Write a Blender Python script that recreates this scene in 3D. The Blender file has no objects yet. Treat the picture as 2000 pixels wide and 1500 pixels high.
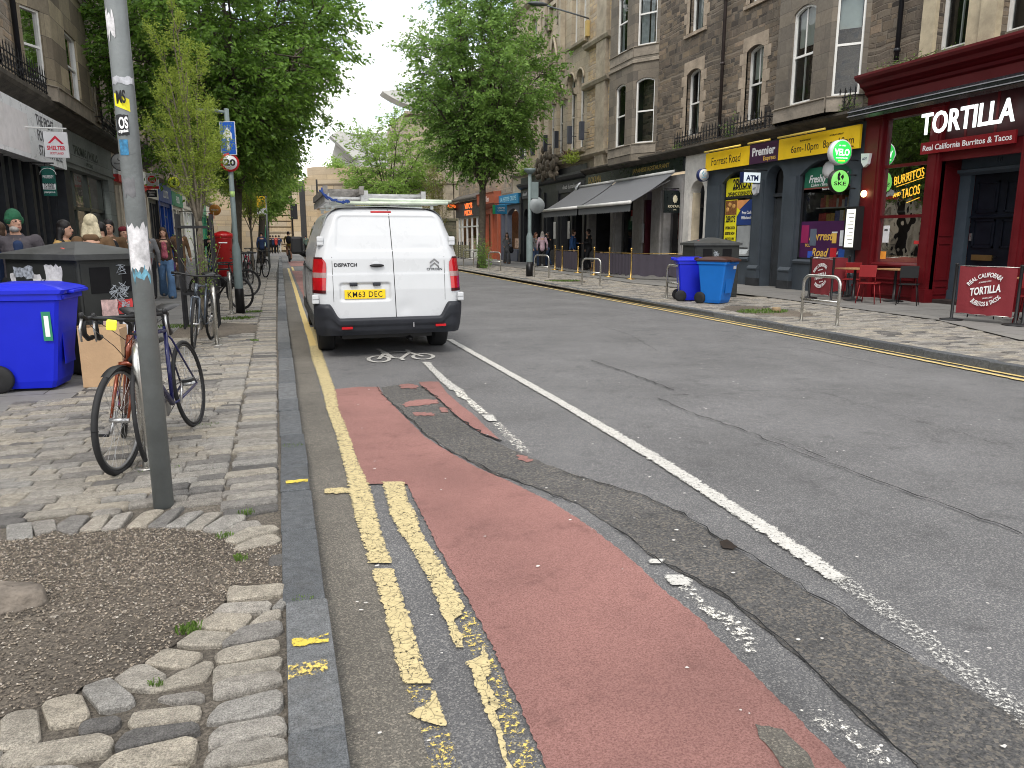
import bpy, bmesh, math, random
import numpy as np
from mathutils import Vector, Matrix
R = math.radians
random.seed(7); rng = np.random.default_rng(7)
SC = bpy.context.scene
COL = SC.collection
# ---------------- camera
FPX = 1450.0; PITCH = math.atan(287/FPX); YAW = math.atan(462/FPX*math.cos(PITCH)); CAMH = 1.58
cam_d = bpy.data.cameras.new("camera"); cam = bpy.data.objects.new("camera", cam_d); COL.objects.link(cam)
cam.location = (0, 0, CAMH); cam.rotation_euler = (math.pi/2-PITCH, 0, -YAW)
cam_d.sensor_width = 36; cam_d.lens = FPX/2000*36; cam_d.clip_start = 0.05; cam_d.clip_end = 3000
SC.camera = cam
# ---------------- sky
SUN_EL, SUN_AZ = 52, 205       # azimuth clockwise from +Y (where the light comes from)
W = bpy.data.worlds.new("World"); SC.world = W; W.use_nodes = True
nt = W.node_tree; nt.nodes.clear()
wo = nt.nodes.new("ShaderNodeOutputWorld"); wb = nt.nodes.new("ShaderNodeBackground"); wb.inputs[1].default_value = 0.12
sky = nt.nodes.new("ShaderNodeTexSky"); sky.sky_type = 'NISHITA'; sky.sun_disc = False
sky.sun_elevation = R(SUN_EL); sky.sun_rotation = R(SUN_AZ)
tcw = nt.nodes.new("ShaderNodeTexCoord"); mpw = nt.nodes.new("ShaderNodeMapping"); mpw.inputs["Scale"].default_value = (1.0, 1.0, 3.2)
mpw.inputs["Location"].default_value = (2.3, 0.4, 0.0)
nzw = nt.nodes.new("ShaderNodeTexNoise"); nzw.inputs["Scale"].default_value = 3.2; nzw.inputs["Detail"].default_value = 7; nzw.inputs["Roughness"].default_value = .55
rpw = nt.nodes.new("ShaderNodeValToRGB"); rpw.color_ramp.elements[0].position = .40; rpw.color_ramp.elements[1].position = .54
rpw.color_ramp.elements[0].color = (.3, .3, .3, 1); rpw.color_ramp.elements[1].color = (1, 1, 1, 1)
mxw = nt.nodes.new("ShaderNodeMix"); mxw.data_type = 'RGBA'; mxw.inputs[7].default_value = (10.0, 9.9, 9.75, 1)
lk = nt.links.new
lk(tcw.outputs["Generated"], mpw.inputs[0]); lk(mpw.outputs[0], nzw.inputs[0]); lk(nzw.outputs[0], rpw.inputs[0])
lk(rpw.outputs[0], mxw.inputs[0]); lk(sky.outputs[0], mxw.inputs[6]); lk(mxw.outputs[2], wb.inputs[0]); lk(wb.outputs[0], wo.inputs[0])
# ---------------- sun through cloud
sl = bpy.data.lights.new("sun", 'SUN'); sl.energy = 1.1; sl.angle = R(16); sl.color = (1, .94, .86)
so = bpy.data.objects.new("sun", sl); COL.objects.link(so)
_a, _e = R(SUN_AZ), R(SUN_EL)
so.rotation_euler = Vector((math.sin(_a)*math.cos(_e), math.cos(_a)*math.cos(_e), math.sin(_e))).to_track_quat('Z', 'Y').to_euler()
SC.view_settings.view_transform = 'Standard'; SC.view_settings.look = 'None'; SC.view_settings.gamma = 1
SC.view_settings.exposure = 0.92
SC.cycles.filter_width = 1.0; SC.cycles.max_bounces = 7; SC.cycles.transparent_max_bounces = 24; SC.cycles.diffuse_bounces = 3; SC.cycles.glossy_bounces = 3
SC.cycles.caustics_reflective = False; SC.cycles.caustics_refractive = False
# ---------------- surveying helpers: a pixel of the photo -> a point on a known plane of the street
_fw = Vector((math.sin(YAW)*math.cos(PITCH), math.cos(YAW)*math.cos(PITCH), -math.sin(PITCH)))
_rt = Vector((math.cos(YAW), -math.sin(YAW), 0)); _up = _rt.cross(_fw)
def _ray(x, y): return _fw*FPX + _rt*(x-1000) - _up*(y-750)
def G(x, y, z=0.0):
    d = _ray(x, y); t = (z-CAMH)/d.z; return (d.x*t, d.y*t)
def PX(x, y, X=14.0):
    d = _ray(x, y); t = X/d.x; return (d.y*t, CAMH+d.z*t)
def PY(x, y, Y):
    d = _ray(x, y); t = Y/d.y; return (d.x*t, CAMH+d.z*t)
# ---------------- materials
MATS = {}
def nn(t, ty, **k):
    n = t.nodes.new(ty)
    for a, v in k.items(): setattr(n, a, v)
    return n
def mat(name, col=(.5, .5, .5), rough=.6, metal=0., var=.12, vs=4., bump=.0, bs=60., spec=.32, emit=None, es=1., coat=0., alpha=None, dirt=0.):
    if name in MATS: return MATS[name]
    m = bpy.data.materials.new(name); m.use_nodes = True; t = m.node_tree; b = t.nodes["Principled BSDF"]
    L = t.links.new
    tc = nn(t, "ShaderNodeTexCoord")
    b.inputs["Roughness"].default_value = rough; b.inputs["Metallic"].default_value = metal
    b.inputs["Specular IOR Level"].default_value = spec
    if coat: b.inputs["Coat Weight"].default_value = coat; b.inputs["Coat Roughness"].default_value = .08
    if var > 0:
        n1 = nn(t, "ShaderNodeTexNoise"); n1.inputs["Scale"].default_value = vs; n1.inputs["Detail"].default_value = 6; n1.inputs["Roughness"].default_value = .65
        L(tc.outputs["Object"], n1.inputs["Vector"])
        mr = nn(t, "ShaderNodeMapRange"); mr.inputs[1].default_value = .3; mr.inputs[2].default_value = .7; mr.inputs[3].default_value = 1-var; mr.inputs[4].default_value = 1+var
        L(n1.outputs[0], mr.inputs[0])
        vm = nn(t, "ShaderNodeVectorMath", operation='SCALE'); vm.inputs[0].default_value = col; L(mr.outputs[0], vm.inputs[3])
        out = vm.outputs[0]
        if dirt > 0:
            n3 = nn(t, "ShaderNodeTexNoise"); n3.inputs["Scale"].default_value = vs*.45; n3.inputs["Detail"].default_value = 8; n3.inputs["Roughness"].default_value = .75
            L(tc.outputs["Object"], n3.inputs["Vector"])
            m3 = nn(t, "ShaderNodeMapRange"); m3.inputs[1].default_value = .5; m3.inputs[2].default_value = .72; m3.inputs[3].default_value = 0; m3.inputs[4].default_value = dirt
            L(n3.outputs[0], m3.inputs[0])
            mx = nn(t, "ShaderNodeMix", data_type='RGBA'); L(m3.outputs[0], mx.inputs[0]); L(out, mx.inputs[6]); mx.inputs[7].default_value = (*[min(.055, x*.5+.004) for x in col], 1)
            out = mx.outputs[2]
        L(out, b.inputs["Base Color"])
        mr2 = nn(t, "ShaderNodeMapRange"); mr2.inputs[1].default_value = .3; mr2.inputs[2].default_value = .7
        mr2.inputs[3].default_value = max(0, rough-.08); mr2.inputs[4].default_value = min(1, rough+.08)
        L(n1.outputs[0], mr2.inputs[0]); L(mr2.outputs[0], b.inputs["Roughness"])
    else: b.inputs["Base Color"].default_value = (*col, 1)
    if bump > 0:
        n2 = nn(t, "ShaderNodeTexNoise"); n2.inputs["Scale"].default_value = bs; n2.inputs["Detail"].default_value = 4
        L(tc.outputs["Object"], n2.inputs["Vector"])
        bp = nn(t, "ShaderNodeBump"); bp.inputs["Strength"].default_value = bump; bp.inputs["Distance"].default_value = .02
        L(n2.outputs[0], bp.inputs["Height"]); L(bp.outputs[0], b.inputs["Normal"])
    if emit is not None:
        b.inputs["Emission Color"].default_value = (*emit, 1); b.inputs["Emission Strength"].default_value = es
    MATS[name] = m
    return m
def masonry(name, h, w, cols, mortar, mw=.012, hv=.35, wv=.35, bump=.6, soot=.35, ground=False, rot=False, fine=.18, sootcol=(.05, .045, .04), crisp=1.):
    """coursed stone: every cell of a warped brick lattice gets its own colour and a raised face"""
    if name in MATS: return MATS[name]
    m = bpy.data.materials.new(name); m.use_nodes = True; t = m.node_tree; b = t.nodes["Principled BSDF"]; L = t.links.new
    b.inputs["Roughness"].default_value = .85; b.inputs["Specular IOR Level"].default_value = .3
    g = nn(t, "ShaderNodeNewGeometry"); sx = nn(t, "ShaderNodeSeparateXYZ"); L(g.outputs["Position"], sx.inputs[0])
    def M(op, a, bb=None, c=None):
        n = nn(t, "ShaderNodeMath", operation=op)
        for i, v in enumerate((a, bb, c)):
            if v is None: continue
            if isinstance(v, (int, float)): n.inputs[i].default_value = v
            else: L(v, n.inputs[i])
        return n.outputs[0]
    def WN(v, off):
        n = nn(t, "ShaderNodeTexWhiteNoise", noise_dimensions='1D'); L(M('ADD', v, off), n.inputs["W"]); return n.outputs["Value"]
    if ground:
        u, v = (sx.outputs[0], sx.outputs[1]) if not rot else (sx.outputs[1], sx.outputs[0])
    else: u, v = M('ADD', sx.outputs[0], sx.outputs[1]), sx.outputs[2]
    wz = nn(t, "ShaderNodeTexNoise"); wz.inputs["Scale"].default_value = 2.3; wz.inputs["Detail"].default_value = 2; L(g.outputs["Position"], wz.inputs["Vector"])
    wob = M('MULTIPLY', M('SUBTRACT', wz.outputs[0], .5), .10*h/.15*crisp)
    v = M('ADD', v, wob)
    n1 = nn(t, "ShaderNodeTexNoise", noise_dimensions='1D'); n1.inputs["Scale"].default_value = 1; n1.inputs["Detail"].default_value = 0
    L(M('MULTIPLY', v, .9/h), n1.inputs["W"])
    vv = M('ADD', M('MULTIPLY', v, 1/h), M('MULTIPLY', n1.outputs[0], hv*2))
    row = M('FLOOR', vv); fy = M('SUBTRACT', vv, row)
    rr = WN(row, .37)
    uu = M('ADD', M('MULTIPLY', u, M('MULTIPLY', M('ADD', M('MULTIPLY', rr, wv*1.2), 1-wv*.6), 1/w)), M('MULTIPLY', rr, 37.3))
    n2 = nn(t, "ShaderNodeTexNoise", noise_dimensions='2D'); n2.inputs["Scale"].default_value = 1; n2.inputs["Detail"].default_value = 0
    cb = nn(t, "ShaderNodeCombineXYZ"); L(M('MULTIPLY', uu, .8), cb.inputs[0]); L(M('MULTIPLY', row, 5.3), cb.inputs[1]); L(cb.outputs[0], n2.inputs["Vector"])
    uu = M('ADD', uu, M('MULTIPLY', n2.outputs[0], wv*2.2))
    cx = M('FLOOR', uu); fx = M('SUBTRACT', uu, cx)
    cid = nn(t, "ShaderNodeCombineXYZ"); L(cx, cid.inputs[0]); L(row, cid.inputs[1])
    wn = nn(t, "ShaderNodeTexWhiteNoise", noise_dimensions='2D'); L(cid.outputs[0], wn.inputs["Vector"])
    ex = M('MULTIPLY', M('MINIMUM', fx, M('SUBTRACT', 1, fx)), w)
    ey = M('MULTIPLY', M('MINIMUM', fy, M('SUBTRACT', 1, fy)), h)
    ed = M('MINIMUM', ex, ey)
    nz = nn(t, "ShaderNodeTexNoise"); nz.inputs["Scale"].default_value = 34; nz.inputs["Detail"].default_value = 4; L(g.outputs["Position"], nz.inputs["Vector"])
    ed = M('ADD', ed, M('MULTIPLY', M('SUBTRACT', nz.outputs[0], .5), mw*1.6))
    mask = nn(t, "ShaderNodeMapRange"); mask.interpolation_type = 'SMOOTHSTEP'
    mask.inputs[1].default_value = mw*.5; mask.inputs[2].default_value = mw*1.6; L(ed, mask.inputs[0])
    cr = nn(t, "ShaderNodeValToRGB"); cr.color_ramp.interpolation = 'LINEAR'
    els = cr.color_ramp.elements
    for i, c in enumerate(cols):
        e = els[0] if i == 0 else (els[-1] if i == len(cols)-1 else els.new(i/(len(cols)-1)))
        e.position = i/(len(cols)-1); e.color = (*c, 1)
    L(wn.outputs["Value"], cr.inputs[0])
    nf = nn(t, "ShaderNodeTexNoise"); nf.inputs["Scale"].default_value = 14; nf.inputs["Detail"].default_value = 8; nf.inputs["Roughness"].default_value = .7; L(g.outputs["Position"], nf.inputs["Vector"])
    sc = nn(t, "ShaderNodeVectorMath", operation='SCALE'); L(cr.outputs[0], sc.inputs[0])
    L(M('ADD', 1-fine*2.2, M('MULTIPLY', nf.outputs[0], fine*4.4)), sc.inputs[3])
    ns = nn(t, "ShaderNodeTexNoise"); ns.inputs["Scale"].default_value = .55; ns.inputs["Detail"].default_value = 7; ns.inputs["Roughness"].default_value = .7; L(g.outputs["Position"], ns.inputs["Vector"])
    sm = nn(t, "ShaderNodeMapRange"); sm.inputs[1].default_value = .44; sm.inputs[2].default_value = .7; sm.inputs[3].default_value = 0; sm.inputs[4].default_value = soot; L(ns.outputs[0], sm.inputs[0])
    m1 = nn(t, "ShaderNodeMix", data_type='RGBA'); L(sm.outputs[0], m1.inputs[0]); L(sc.outputs[0], m1.inputs[6]); m1.inputs[7].default_value = (*sootcol, 1)
    m2 = nn(t, "ShaderNodeMix", data_type='RGBA'); L(mask.outputs[0], m2.inputs[0]); m2.inputs[6].default_value = (*mortar, 1); L(m1.outputs[2], m2.inputs[7])
    L(m2.outputs[2], b.inputs["Base Color"])
    hgt = M('ADD', M('MULTIPLY', mask.outputs[0], .6), M('MULTIPLY', M('ADD', nf.outputs[0], M('MULTIPLY', wn.outputs["Value"], .4)), .5))
    bp = nn(t, "ShaderNodeBump"); bp.inputs["Strength"].default_value = bump; bp.inputs["Distance"].default_value = .03
    L(hgt, bp.inputs["Height"]); L(bp.outputs[0], b.inputs["Normal"])
    MATS[name] = m
    return m
def asphalt(name, c0, c1, spk, scale=1., bump=.5, patch=.15, spk_n=.62):
    if name in MATS: return MATS[name]
    m = bpy.data.materials.new(name); m.use_nodes = True; t = m.node_tree; b = t.nodes["Principled BSDF"]; L = t.links.new
    b.inputs["Roughness"].default_value = .8; b.inputs["Specular IOR Level"].default_value = .35
    g = nn(t, "ShaderNodeNewGeometry")
    def N(s, d=3, r=.6):
        n = nn(t, "ShaderNodeTexNoise"); n.inputs["Scale"].default_value = s; n.inputs["Detail"].default_value = d; n.inputs["Roughness"].default_value = r
        L(g.outputs["Position"], n.inputs["Vector"]); return n.outputs[0]
    def MR(x, a, b_, c=0., d=1.):
        n = nn(t, "ShaderNodeMapRange"); L(x, n.inputs[0])
        for i, v in enumerate((a, b_, c, d)): n.inputs[i+1].default_value = v
        return n.outputs[0]
    ag = N(130*scale, 5, .8); pt = N(.8, 5, .6); sp = nn(t, "ShaderNodeTexVoronoi"); sp.inputs["Scale"].default_value = 170*scale; L(g.outputs["Position"], sp.inputs["Vector"])
    mx = nn(t, "ShaderNodeMix", data_type='RGBA'); L(MR(ag, .40, .60), mx.inputs[0]); mx.inputs[6].default_value = (*c0, 1); mx.inputs[7].default_value = (*c1, 1)
    sep = nn(t, "ShaderNodeSeparateColor"); L(sp.outputs["Color"], sep.inputs[0])
    m2 = nn(t, "ShaderNodeMix", data_type='RGBA'); L(MR(sep.outputs[0], spk_n, 1, 0, .6), m2.inputs[0]); L(mx.outputs[2], m2.inputs[6]); m2.inputs[7].default_value = (*spk, 1)
    vm = nn(t, "ShaderNodeVectorMath", operation='SCALE'); L(m2.outputs[2], vm.inputs[0]); L(MR(pt, .3, .7, 1-patch, 1+patch), vm.inputs[3])
    st = N(3.5, 8, .75); m3 = nn(t, "ShaderNodeMix", data_type='RGBA'); L(MR(st, .54, .74, 0, .6), m3.inputs[0]); L(vm.outputs[0], m3.inputs[6])
    m3.inputs[7].default_value = (*[x*.55 for x in c0], 1)
    L(m3.outputs[2], b.inputs["Base Color"])
    bp = nn(t, "ShaderNodeBump"); bp.inputs["Strength"].default_value = bump; bp.inputs["Distance"].default_value = .008; L(ag, bp.inputs["Height"]); L(bp.outputs[0], b.inputs["Normal"])
    MATS[name] = m
    return m
def worn(name, col, wear=.45, scale=9., dark=.25, crack=.5):
    """thick road paint that has worn away in flecks (holes show the road under it)"""
    if name in MATS: return MATS[name]
    m = bpy.data.materials.new(name); m.use_nodes = True; t = m.node_tree; b = t.nodes["Principled BSDF"]; L = t.links.new
    b.inputs["Roughness"].default_value = .75
    g = nn(t, "ShaderNodeNewGeometry")
    def N(s, d=6, r=.7):
        n = nn(t, "ShaderNodeTexNoise"); n.inputs["Scale"].default_value = s; n.inputs["Detail"].default_value = d; n.inputs["Roughness"].default_value = r
        L(g.outputs["Position"], n.inputs["Vector"]); return n.outputs[0]
    vo = nn(t, "ShaderNodeTexVoronoi", feature='DISTANCE_TO_EDGE'); vo.inputs["Scale"].default_value = 22; L(g.outputs["Position"], vo.inputs["Vector"])
    vr = nn(t, "ShaderNodeMapRange"); vr.inputs[1].default_value = 0; vr.inputs[2].default_value = .05; vr.inputs[3].default_value = 1-crack; vr.inputs[4].default_value = 1; L(vo.outputs[0], vr.inputs[0])
    mr = nn(t, "ShaderNodeMapRange"); mr.inputs[1].default_value = .3; mr.inputs[2].default_value = .7; mr.inputs[3].default_value = 1-dark; mr.inputs[4].default_value = 1.08; L(N(25), mr.inputs[0])
    mm = nn(t, "ShaderNodeMath", operation='MULTIPLY'); L(mr.outputs[0], mm.inputs[0]); L(vr.outputs[0], mm.inputs[1])
    vm = nn(t, "ShaderNodeVectorMath", operation='SCALE'); vm.inputs[0].default_value = col; L(mm.outputs[0], vm.inputs[3]); L(vm.outputs[0], b.inputs["Base Color"])
    a1 = N(scale*7, 5, .8)
    at = nn(t, "ShaderNodeAttribute", attribute_name="wear")
    ad = nn(t, "ShaderNodeMath", operation='SUBTRACT'); L(a1, ad.inputs[0]); L(at.outputs["Fac"], ad.inputs[1])
    al = nn(t, "ShaderNodeMapRange"); al.inputs[1].default_value = wear-.03; al.inputs[2].default_value = wear+.03; L(ad.outputs[0], al.inputs[0])
    L(al.outputs[0], b.inputs["Alpha"])
    MATS[name] = m
    return m
def glass_mat(name="window_glass", tint=(.9, .95, .95), refl=.8, rough=.015):
    if name in MATS: return MATS[name]
    m = bpy.data.materials.new(name); m.use_nodes = True; t = m.node_tree; t.nodes.clear(); L = t.links.new
    o = nn(t, "ShaderNodeOutputMaterial"); tr = nn(t, "ShaderNodeBsdfTransparent"); gl = nn(t, "ShaderNodeBsdfGlossy"); mx = nn(t, "ShaderNodeMixShader"); fr = nn(t, "ShaderNodeFresnel")
    tr.inputs[0].default_value = (*tint, 1); gl.inputs["Roughness"].default_value = rough; fr.inputs[0].default_value = 1.55
    tc = nn(t, "ShaderNodeNewGeometry"); n = nn(t, "ShaderNodeTexNoise"); n.inputs["Scale"].default_value = 1.7; L(tc.outputs["Position"], n.inputs["Vector"])
    bp = nn(t, "ShaderNodeBump"); bp.inputs["Strength"].default_value = .12; bp.inputs["Distance"].default_value = .05; L(n.outputs[0], bp.inputs["Height"]); L(bp.outputs[0], gl.inputs["Normal"])
    ma = nn(t, "ShaderNodeMath", operation='MULTIPLY_ADD'); L(fr.outputs[0], ma.inputs[0]); ma.inputs[1].default_value = refl; ma.inputs[2].default_value = .02
    L(ma.outputs[0], mx.inputs[0]); L(tr.outputs[0], mx.inputs[1]); L(gl.outputs[0], mx.inputs[2]); L(mx.outputs[0], o.inputs[0])
    MATS[name] = m
    return m
def leaf_mat(name, dark, light, trans=.35):
    if name in MATS: return MATS[name]
    m = bpy.data.materials.new(name); m.use_nodes = True; t = m.node_tree; t.nodes.clear(); L = t.links.new
    o = nn(t, "ShaderNodeOutputMaterial"); d = nn(t, "ShaderNodeBsdfPrincipled"); tr = nn(t, "ShaderNodeBsdfTranslucent"); mx = nn(t, "ShaderNodeMixShader")
    at = nn(t, "ShaderNodeAttribute", attribute_name="tint"); cr = nn(t, "ShaderNodeValToRGB"); L(at.outputs["Fac"], cr.inputs[0])
    cr.color_ramp.elements[0].color = (*dark, 1); cr.color_ramp.elements[1].color = (*light, 1)
    d.inputs["Roughness"].default_value = .45; d.inputs["Specular IOR Level"].default_value = .35
    L(cr.outputs[0], d.inputs["Base Color"]); L(cr.outputs[0], tr.inputs[0]); mx.inputs[0].default_value = trans
    L(d.outputs[0], mx.inputs[1]); L(tr.outputs[0], mx.inputs[2]); L(mx.outputs[0], o.inputs[0])
    MATS[name] = m
    return m
def emis(name, col, s=1.): return mat(name, (.02, .02, .02), .5, emit=col, es=s, var=0)
# ---------------- mesh builder
class MB:
    def __init__(s): s.v = []; s.f = []; s.m = []; s.mats = []; s.cur = 0; s.sm = []; s.smooth = False
    def use(s, m):
        if m not in s.mats: s.mats.append(m)
        s.cur = s.mats.index(m); return s
    def add(s, vs, fs):
        o = len(s.v); s.v.extend([tuple(p) for p in vs])
        for f in fs: s.f.append(tuple(i+o for i in f)); s.m.append(s.cur); s.sm.append(s.smooth)
        return s
    def poly(s, pts): return s.add(pts, [tuple(range(len(pts)))])
    def box(s, a, b, mtx=None):
        x0, y0, z0 = a; x1, y1, z1 = b
        vs = [(x0, y0, z0), (x1, y0, z0), (x1, y1, z0), (x0, y1, z0), (x0, y0, z1), (x1, y0, z1), (x1, y1, z1), (x0, y1, z1)]
        if mtx is not None: vs = [tuple(mtx @ Vector(p)) for p in vs]
        fs = [(0, 3, 2, 1), (4, 5, 6, 7), (0, 1, 5, 4), (1, 2, 6, 5), (2, 3, 7, 6), (3, 0, 4, 7)]
        return s.add(vs, fs)
    def bbox(s, c, d, bv=.01, mtx=None):
        """chamfered box: centre, size"""
        bm = bmesh.new(); bmesh.ops.create_cube(bm, size=1.0)
        for v in bm.verts: v.co = Vector((v.co.x*d[0], v.co.y*d[1], v.co.z*d[2]))
        bmesh.ops.bevel(bm, geom=bm.edges[:], offset=bv, segments=2, affect='EDGES', profile=.6)
        M_ = Matrix.Translation(c) @ (mtx if mtx is not None else Matrix())
        s.frombm(bm, M_); bm.free(); return s
    def frombm(s, bm, M_=None):
        bm.verts.index_update()
        s.add([tuple((M_ @ v.co) if M_ is not None else v.co) for v in bm.verts], [tuple(v.index for v in f.verts) for f in bm.faces]); return s
    def tube(s, path, r, n=8, cap=True):
        P = [Vector(p) for p in path]; k = len(P)
        rs = r if isinstance(r, (list, tuple)) else [r]*k
        vs = []; pn = None
        for i, p in enumerate(P):
            t = (P[min(i+1, k-1)]-P[max(i-1, 0)])
            if t.length < 1e-9: t = Vector((0, 0, 1))
            t.normalize()
            if pn is None:
                a = Vector((0, 0, 1)) if abs(t.z) < .9 else Vector((1, 0, 0)); nrm = t.cross(a).normalized()
            else:
                nrm = pn - t*pn.dot(t)
                nrm = nrm.normalized() if nrm.length > 1e-6 else t.orthogonal().normalized()
            pn = nrm; b = t.cross(nrm)
            for j in range(n):
                a = 2*math.pi*j/n; vs.append(p + (nrm*math.cos(a)+b*math.sin(a))*rs[i])
        fs = [(i*n+j, i*n+(j+1) % n, (i+1)*n+(j+1) % n, (i+1)*n+j) for i in range(k-1) for j in range(n)]
        if cap: fs += [tuple(range(n))[::-1], tuple((k-1)*n+j for j in range(n))]
        sm = s.smooth; s.smooth = True; s.add(vs, fs); s.smooth = sm; return s
    def lathe(s, prof, c=(0, 0, 0), n=24, axis='Z', mtx=None):
        vs = []
        for (r, z) in prof:
            for j in range(n):
                a = 2*math.pi*j/n; p = Vector((r*math.cos(a), r*math.sin(a), z))
                if axis == 'Y': p = Vector((p.x, p.z, p.y))
                if axis == 'X': p = Vector((p.z, p.x, p.y))
                if mtx is not None: p = mtx @ p
                vs.append(p+Vector(c))
        k = len(prof)
        fs = [(i*n+j, i*n+(j+1) % n, (i+1)*n+(j+1) % n, (i+1)*n+j) for i in range(k-1) for j in range(n)]
        fs += [tuple(range(n))[::-1], tuple((k-1)*n+j for j in range(n))]
        sm = s.smooth; s.smooth = True; s.add(vs, fs); s.smooth = sm; return s
    def prism(s, pts, z0, z1, fr=None):
        """2d outline extruded; fr(p,q,h)->xyz"""
        fr = fr or (lambda a, b, c: (a, b, c)); n = len(pts)
        vs = [fr(a, b, z0) for a, b in pts]+[fr(a, b, z1) for a, b in pts]
        fs = [tuple(range(n))[::-1], tuple(range(n, 2*n))]+[(i, (i+1) % n, n+(i+1) % n, n+i) for i in range(n)]
        return s.add(vs, fs)
    def grid(s, P):
        """P: rows of points"""
        a = len(P); b = len(P[0])
        return s.add([p for row in P for p in row], [(i*b+j, i*b+j+1, (i+1)*b+j+1, (i+1)*b+j) for i in range(a-1) for j in range(b-1)])
    def ball(s, c, r, n=8, m=12, mtx=None):
        if not isinstance(r, (tuple, list)): r = (r, r, r)
        vs = []
        for i in range(n+1):
            th = math.pi*i/n
            for j in range(m):
                a = 2*math.pi*j/m; p = Vector((r[0]*math.sin(th)*math.cos(a), r[1]*math.sin(th)*math.sin(a), r[2]*math.cos(th)))
                if mtx is not None: p = mtx @ p
                vs.append(p+Vector(c))
        fs = [(i*m+j, (i+1)*m+j, (i+1)*m+(j+1) % m, i*m+(j+1) % m) for i in range(n) for j in range(m)]
        sm = s.smooth; s.smooth = True; s.add(vs, fs); s.smooth = sm; return s
    def text(s, txt, o, ur, uu, h, w=None, ext=.004, bold=.0, shear=0., spacing=1., align='L', curve=None):
        """letters from the built-in font: origin (baseline left), right and up vectors, cap height h, optional width w"""
        vs, fs, wd, hh = glyphs(txt, bold, shear, spacing)
        if not vs: return s
        sc = h/.72; sx_ = (w/wd) if w else sc
        ur = Vector(ur).normalized(); uu = Vector(uu).normalized(); nn_ = ur.cross(uu)
        off = -(wd*sx_)/2 if align == 'C' else 0.
        out = []
        for (x, y, z) in vs:
            X = x*sx_+off; Y = y*sc
            if curve:
                Rr, sg = curve; a = X/Rr; rr = Rr+sg*Y
                X, Y = rr*math.sin(a), sg*(rr*math.cos(a)-Rr)
            out.append(Vector(o)+ur*X+uu*Y+nn_*(ext*(1 if z > 0 else 0)))
        return s.add(out, fs)
    def build(s, name, parent=None, loc=None, world=False, mats=None, mods=None):
        me = bpy.data.meshes.new(name)
        vs = s.v
        if world and parent is not None:
            L_ = parent['_o'] if '_o' in parent else parent.location
            vs = [(p[0]-L_[0], p[1]-L_[1], p[2]-L_[2]) for p in vs]
        me.from_pydata(vs, [], s.f); me.update()
        for m_ in s.mats: me.materials.append(m_)
        if s.mats: me.polygons.foreach_set("material_index", s.m)
        me.polygons.foreach_set("use_smooth", s.sm)
        ob = bpy.data.objects.new(name, me); COL.objects.link(ob)
        if parent is not None: ob.parent = parent
        if loc is not None: ob.location = loc
        return ob
_GC = {}
def glyphs(txt, bold, shear, spacing):
    key = (txt, bold, shear, spacing)
    if key in _GC: return _GC[key]
    cu = bpy.data.curves.new("t", 'FONT'); cu.body = txt; cu.size = 1; cu.offset = bold; cu.extrude = .5; cu.resolution_u = 3; cu.shear = shear; cu.space_character = spacing
    ob = bpy.data.objects.new("t", cu); COL.objects.link(ob)
    dg = bpy.context.evaluated_depsgraph_get(); me = bpy.data.meshes.new_from_object(ob.evaluated_get(dg))
    vs = [tuple(v.co) for v in me.vertices]; fs = [tuple(p.vertices) for p in me.polygons]
    if vs:
        x0 = min(v[0] for v in vs); wd = max(v[0] for v in vs)-x0; vs = [(v[0]-x0, v[1], v[2]) for v in vs]
    else: wd = 1
    bpy.data.objects.remove(ob); bpy.data.curves.remove(cu); bpy.data.meshes.remove(me)
    _GC[key] = (vs, fs, wd, .7)
    return _GC[key]
# ---------------- tagging
def tag(o, label=None, cat=None, group=None, kind=None):
    if label: o['label'] = label
    if cat: o['category'] = cat
    if group: o['group'] = group
    if kind: o['kind'] = kind
    return o
def thing(name, label, cat, loc=(0, 0, 0), rz=0, group=None):
    o = bpy.data.objects.new(name, None); COL.objects.link(o); o.location = loc; o.rotation_euler = (0, 0, rz); o.empty_display_size = .1
    return tag(o, label, cat, group)
def dup(root, loc, rz=None, label=None, group=None):
    r = root.copy(); COL.objects.link(r); r.location = loc
    if rz is not None: r.rotation_euler = (0, 0, rz)
    if label: r['label'] = label
    if group: r['group'] = group
    for ch in list(root.children):
        c = ch.copy(); COL.objects.link(c); c.parent = r
        for g_ in list(ch.children):
            d = g_.copy(); COL.objects.link(d); d.parent = c
    return r
def structure(o): o['kind'] = 'structure'; return o
def jag(pts, amp, step, seed=0, closed=True):
    """an outline broken into short uneven edges"""
    r = random.Random(seed); out = []
    n = len(pts)
    for i in range(n if closed else n-1):
        a = Vector(pts[i]); b = Vector(pts[(i+1) % n]); L_ = (b-a).length; k = max(1, int(L_/step))
        nr = Vector((-(b-a).y, (b-a).x)); nr = nr.normalized() if nr.length > 0 else nr
        for j in range(k):
            out.append(tuple(a.lerp(b, j/k)+nr*(r.uniform(-amp, amp) if j else 0)))
    if not closed: out.append(tuple(pts[-1]))
    return out
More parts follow.
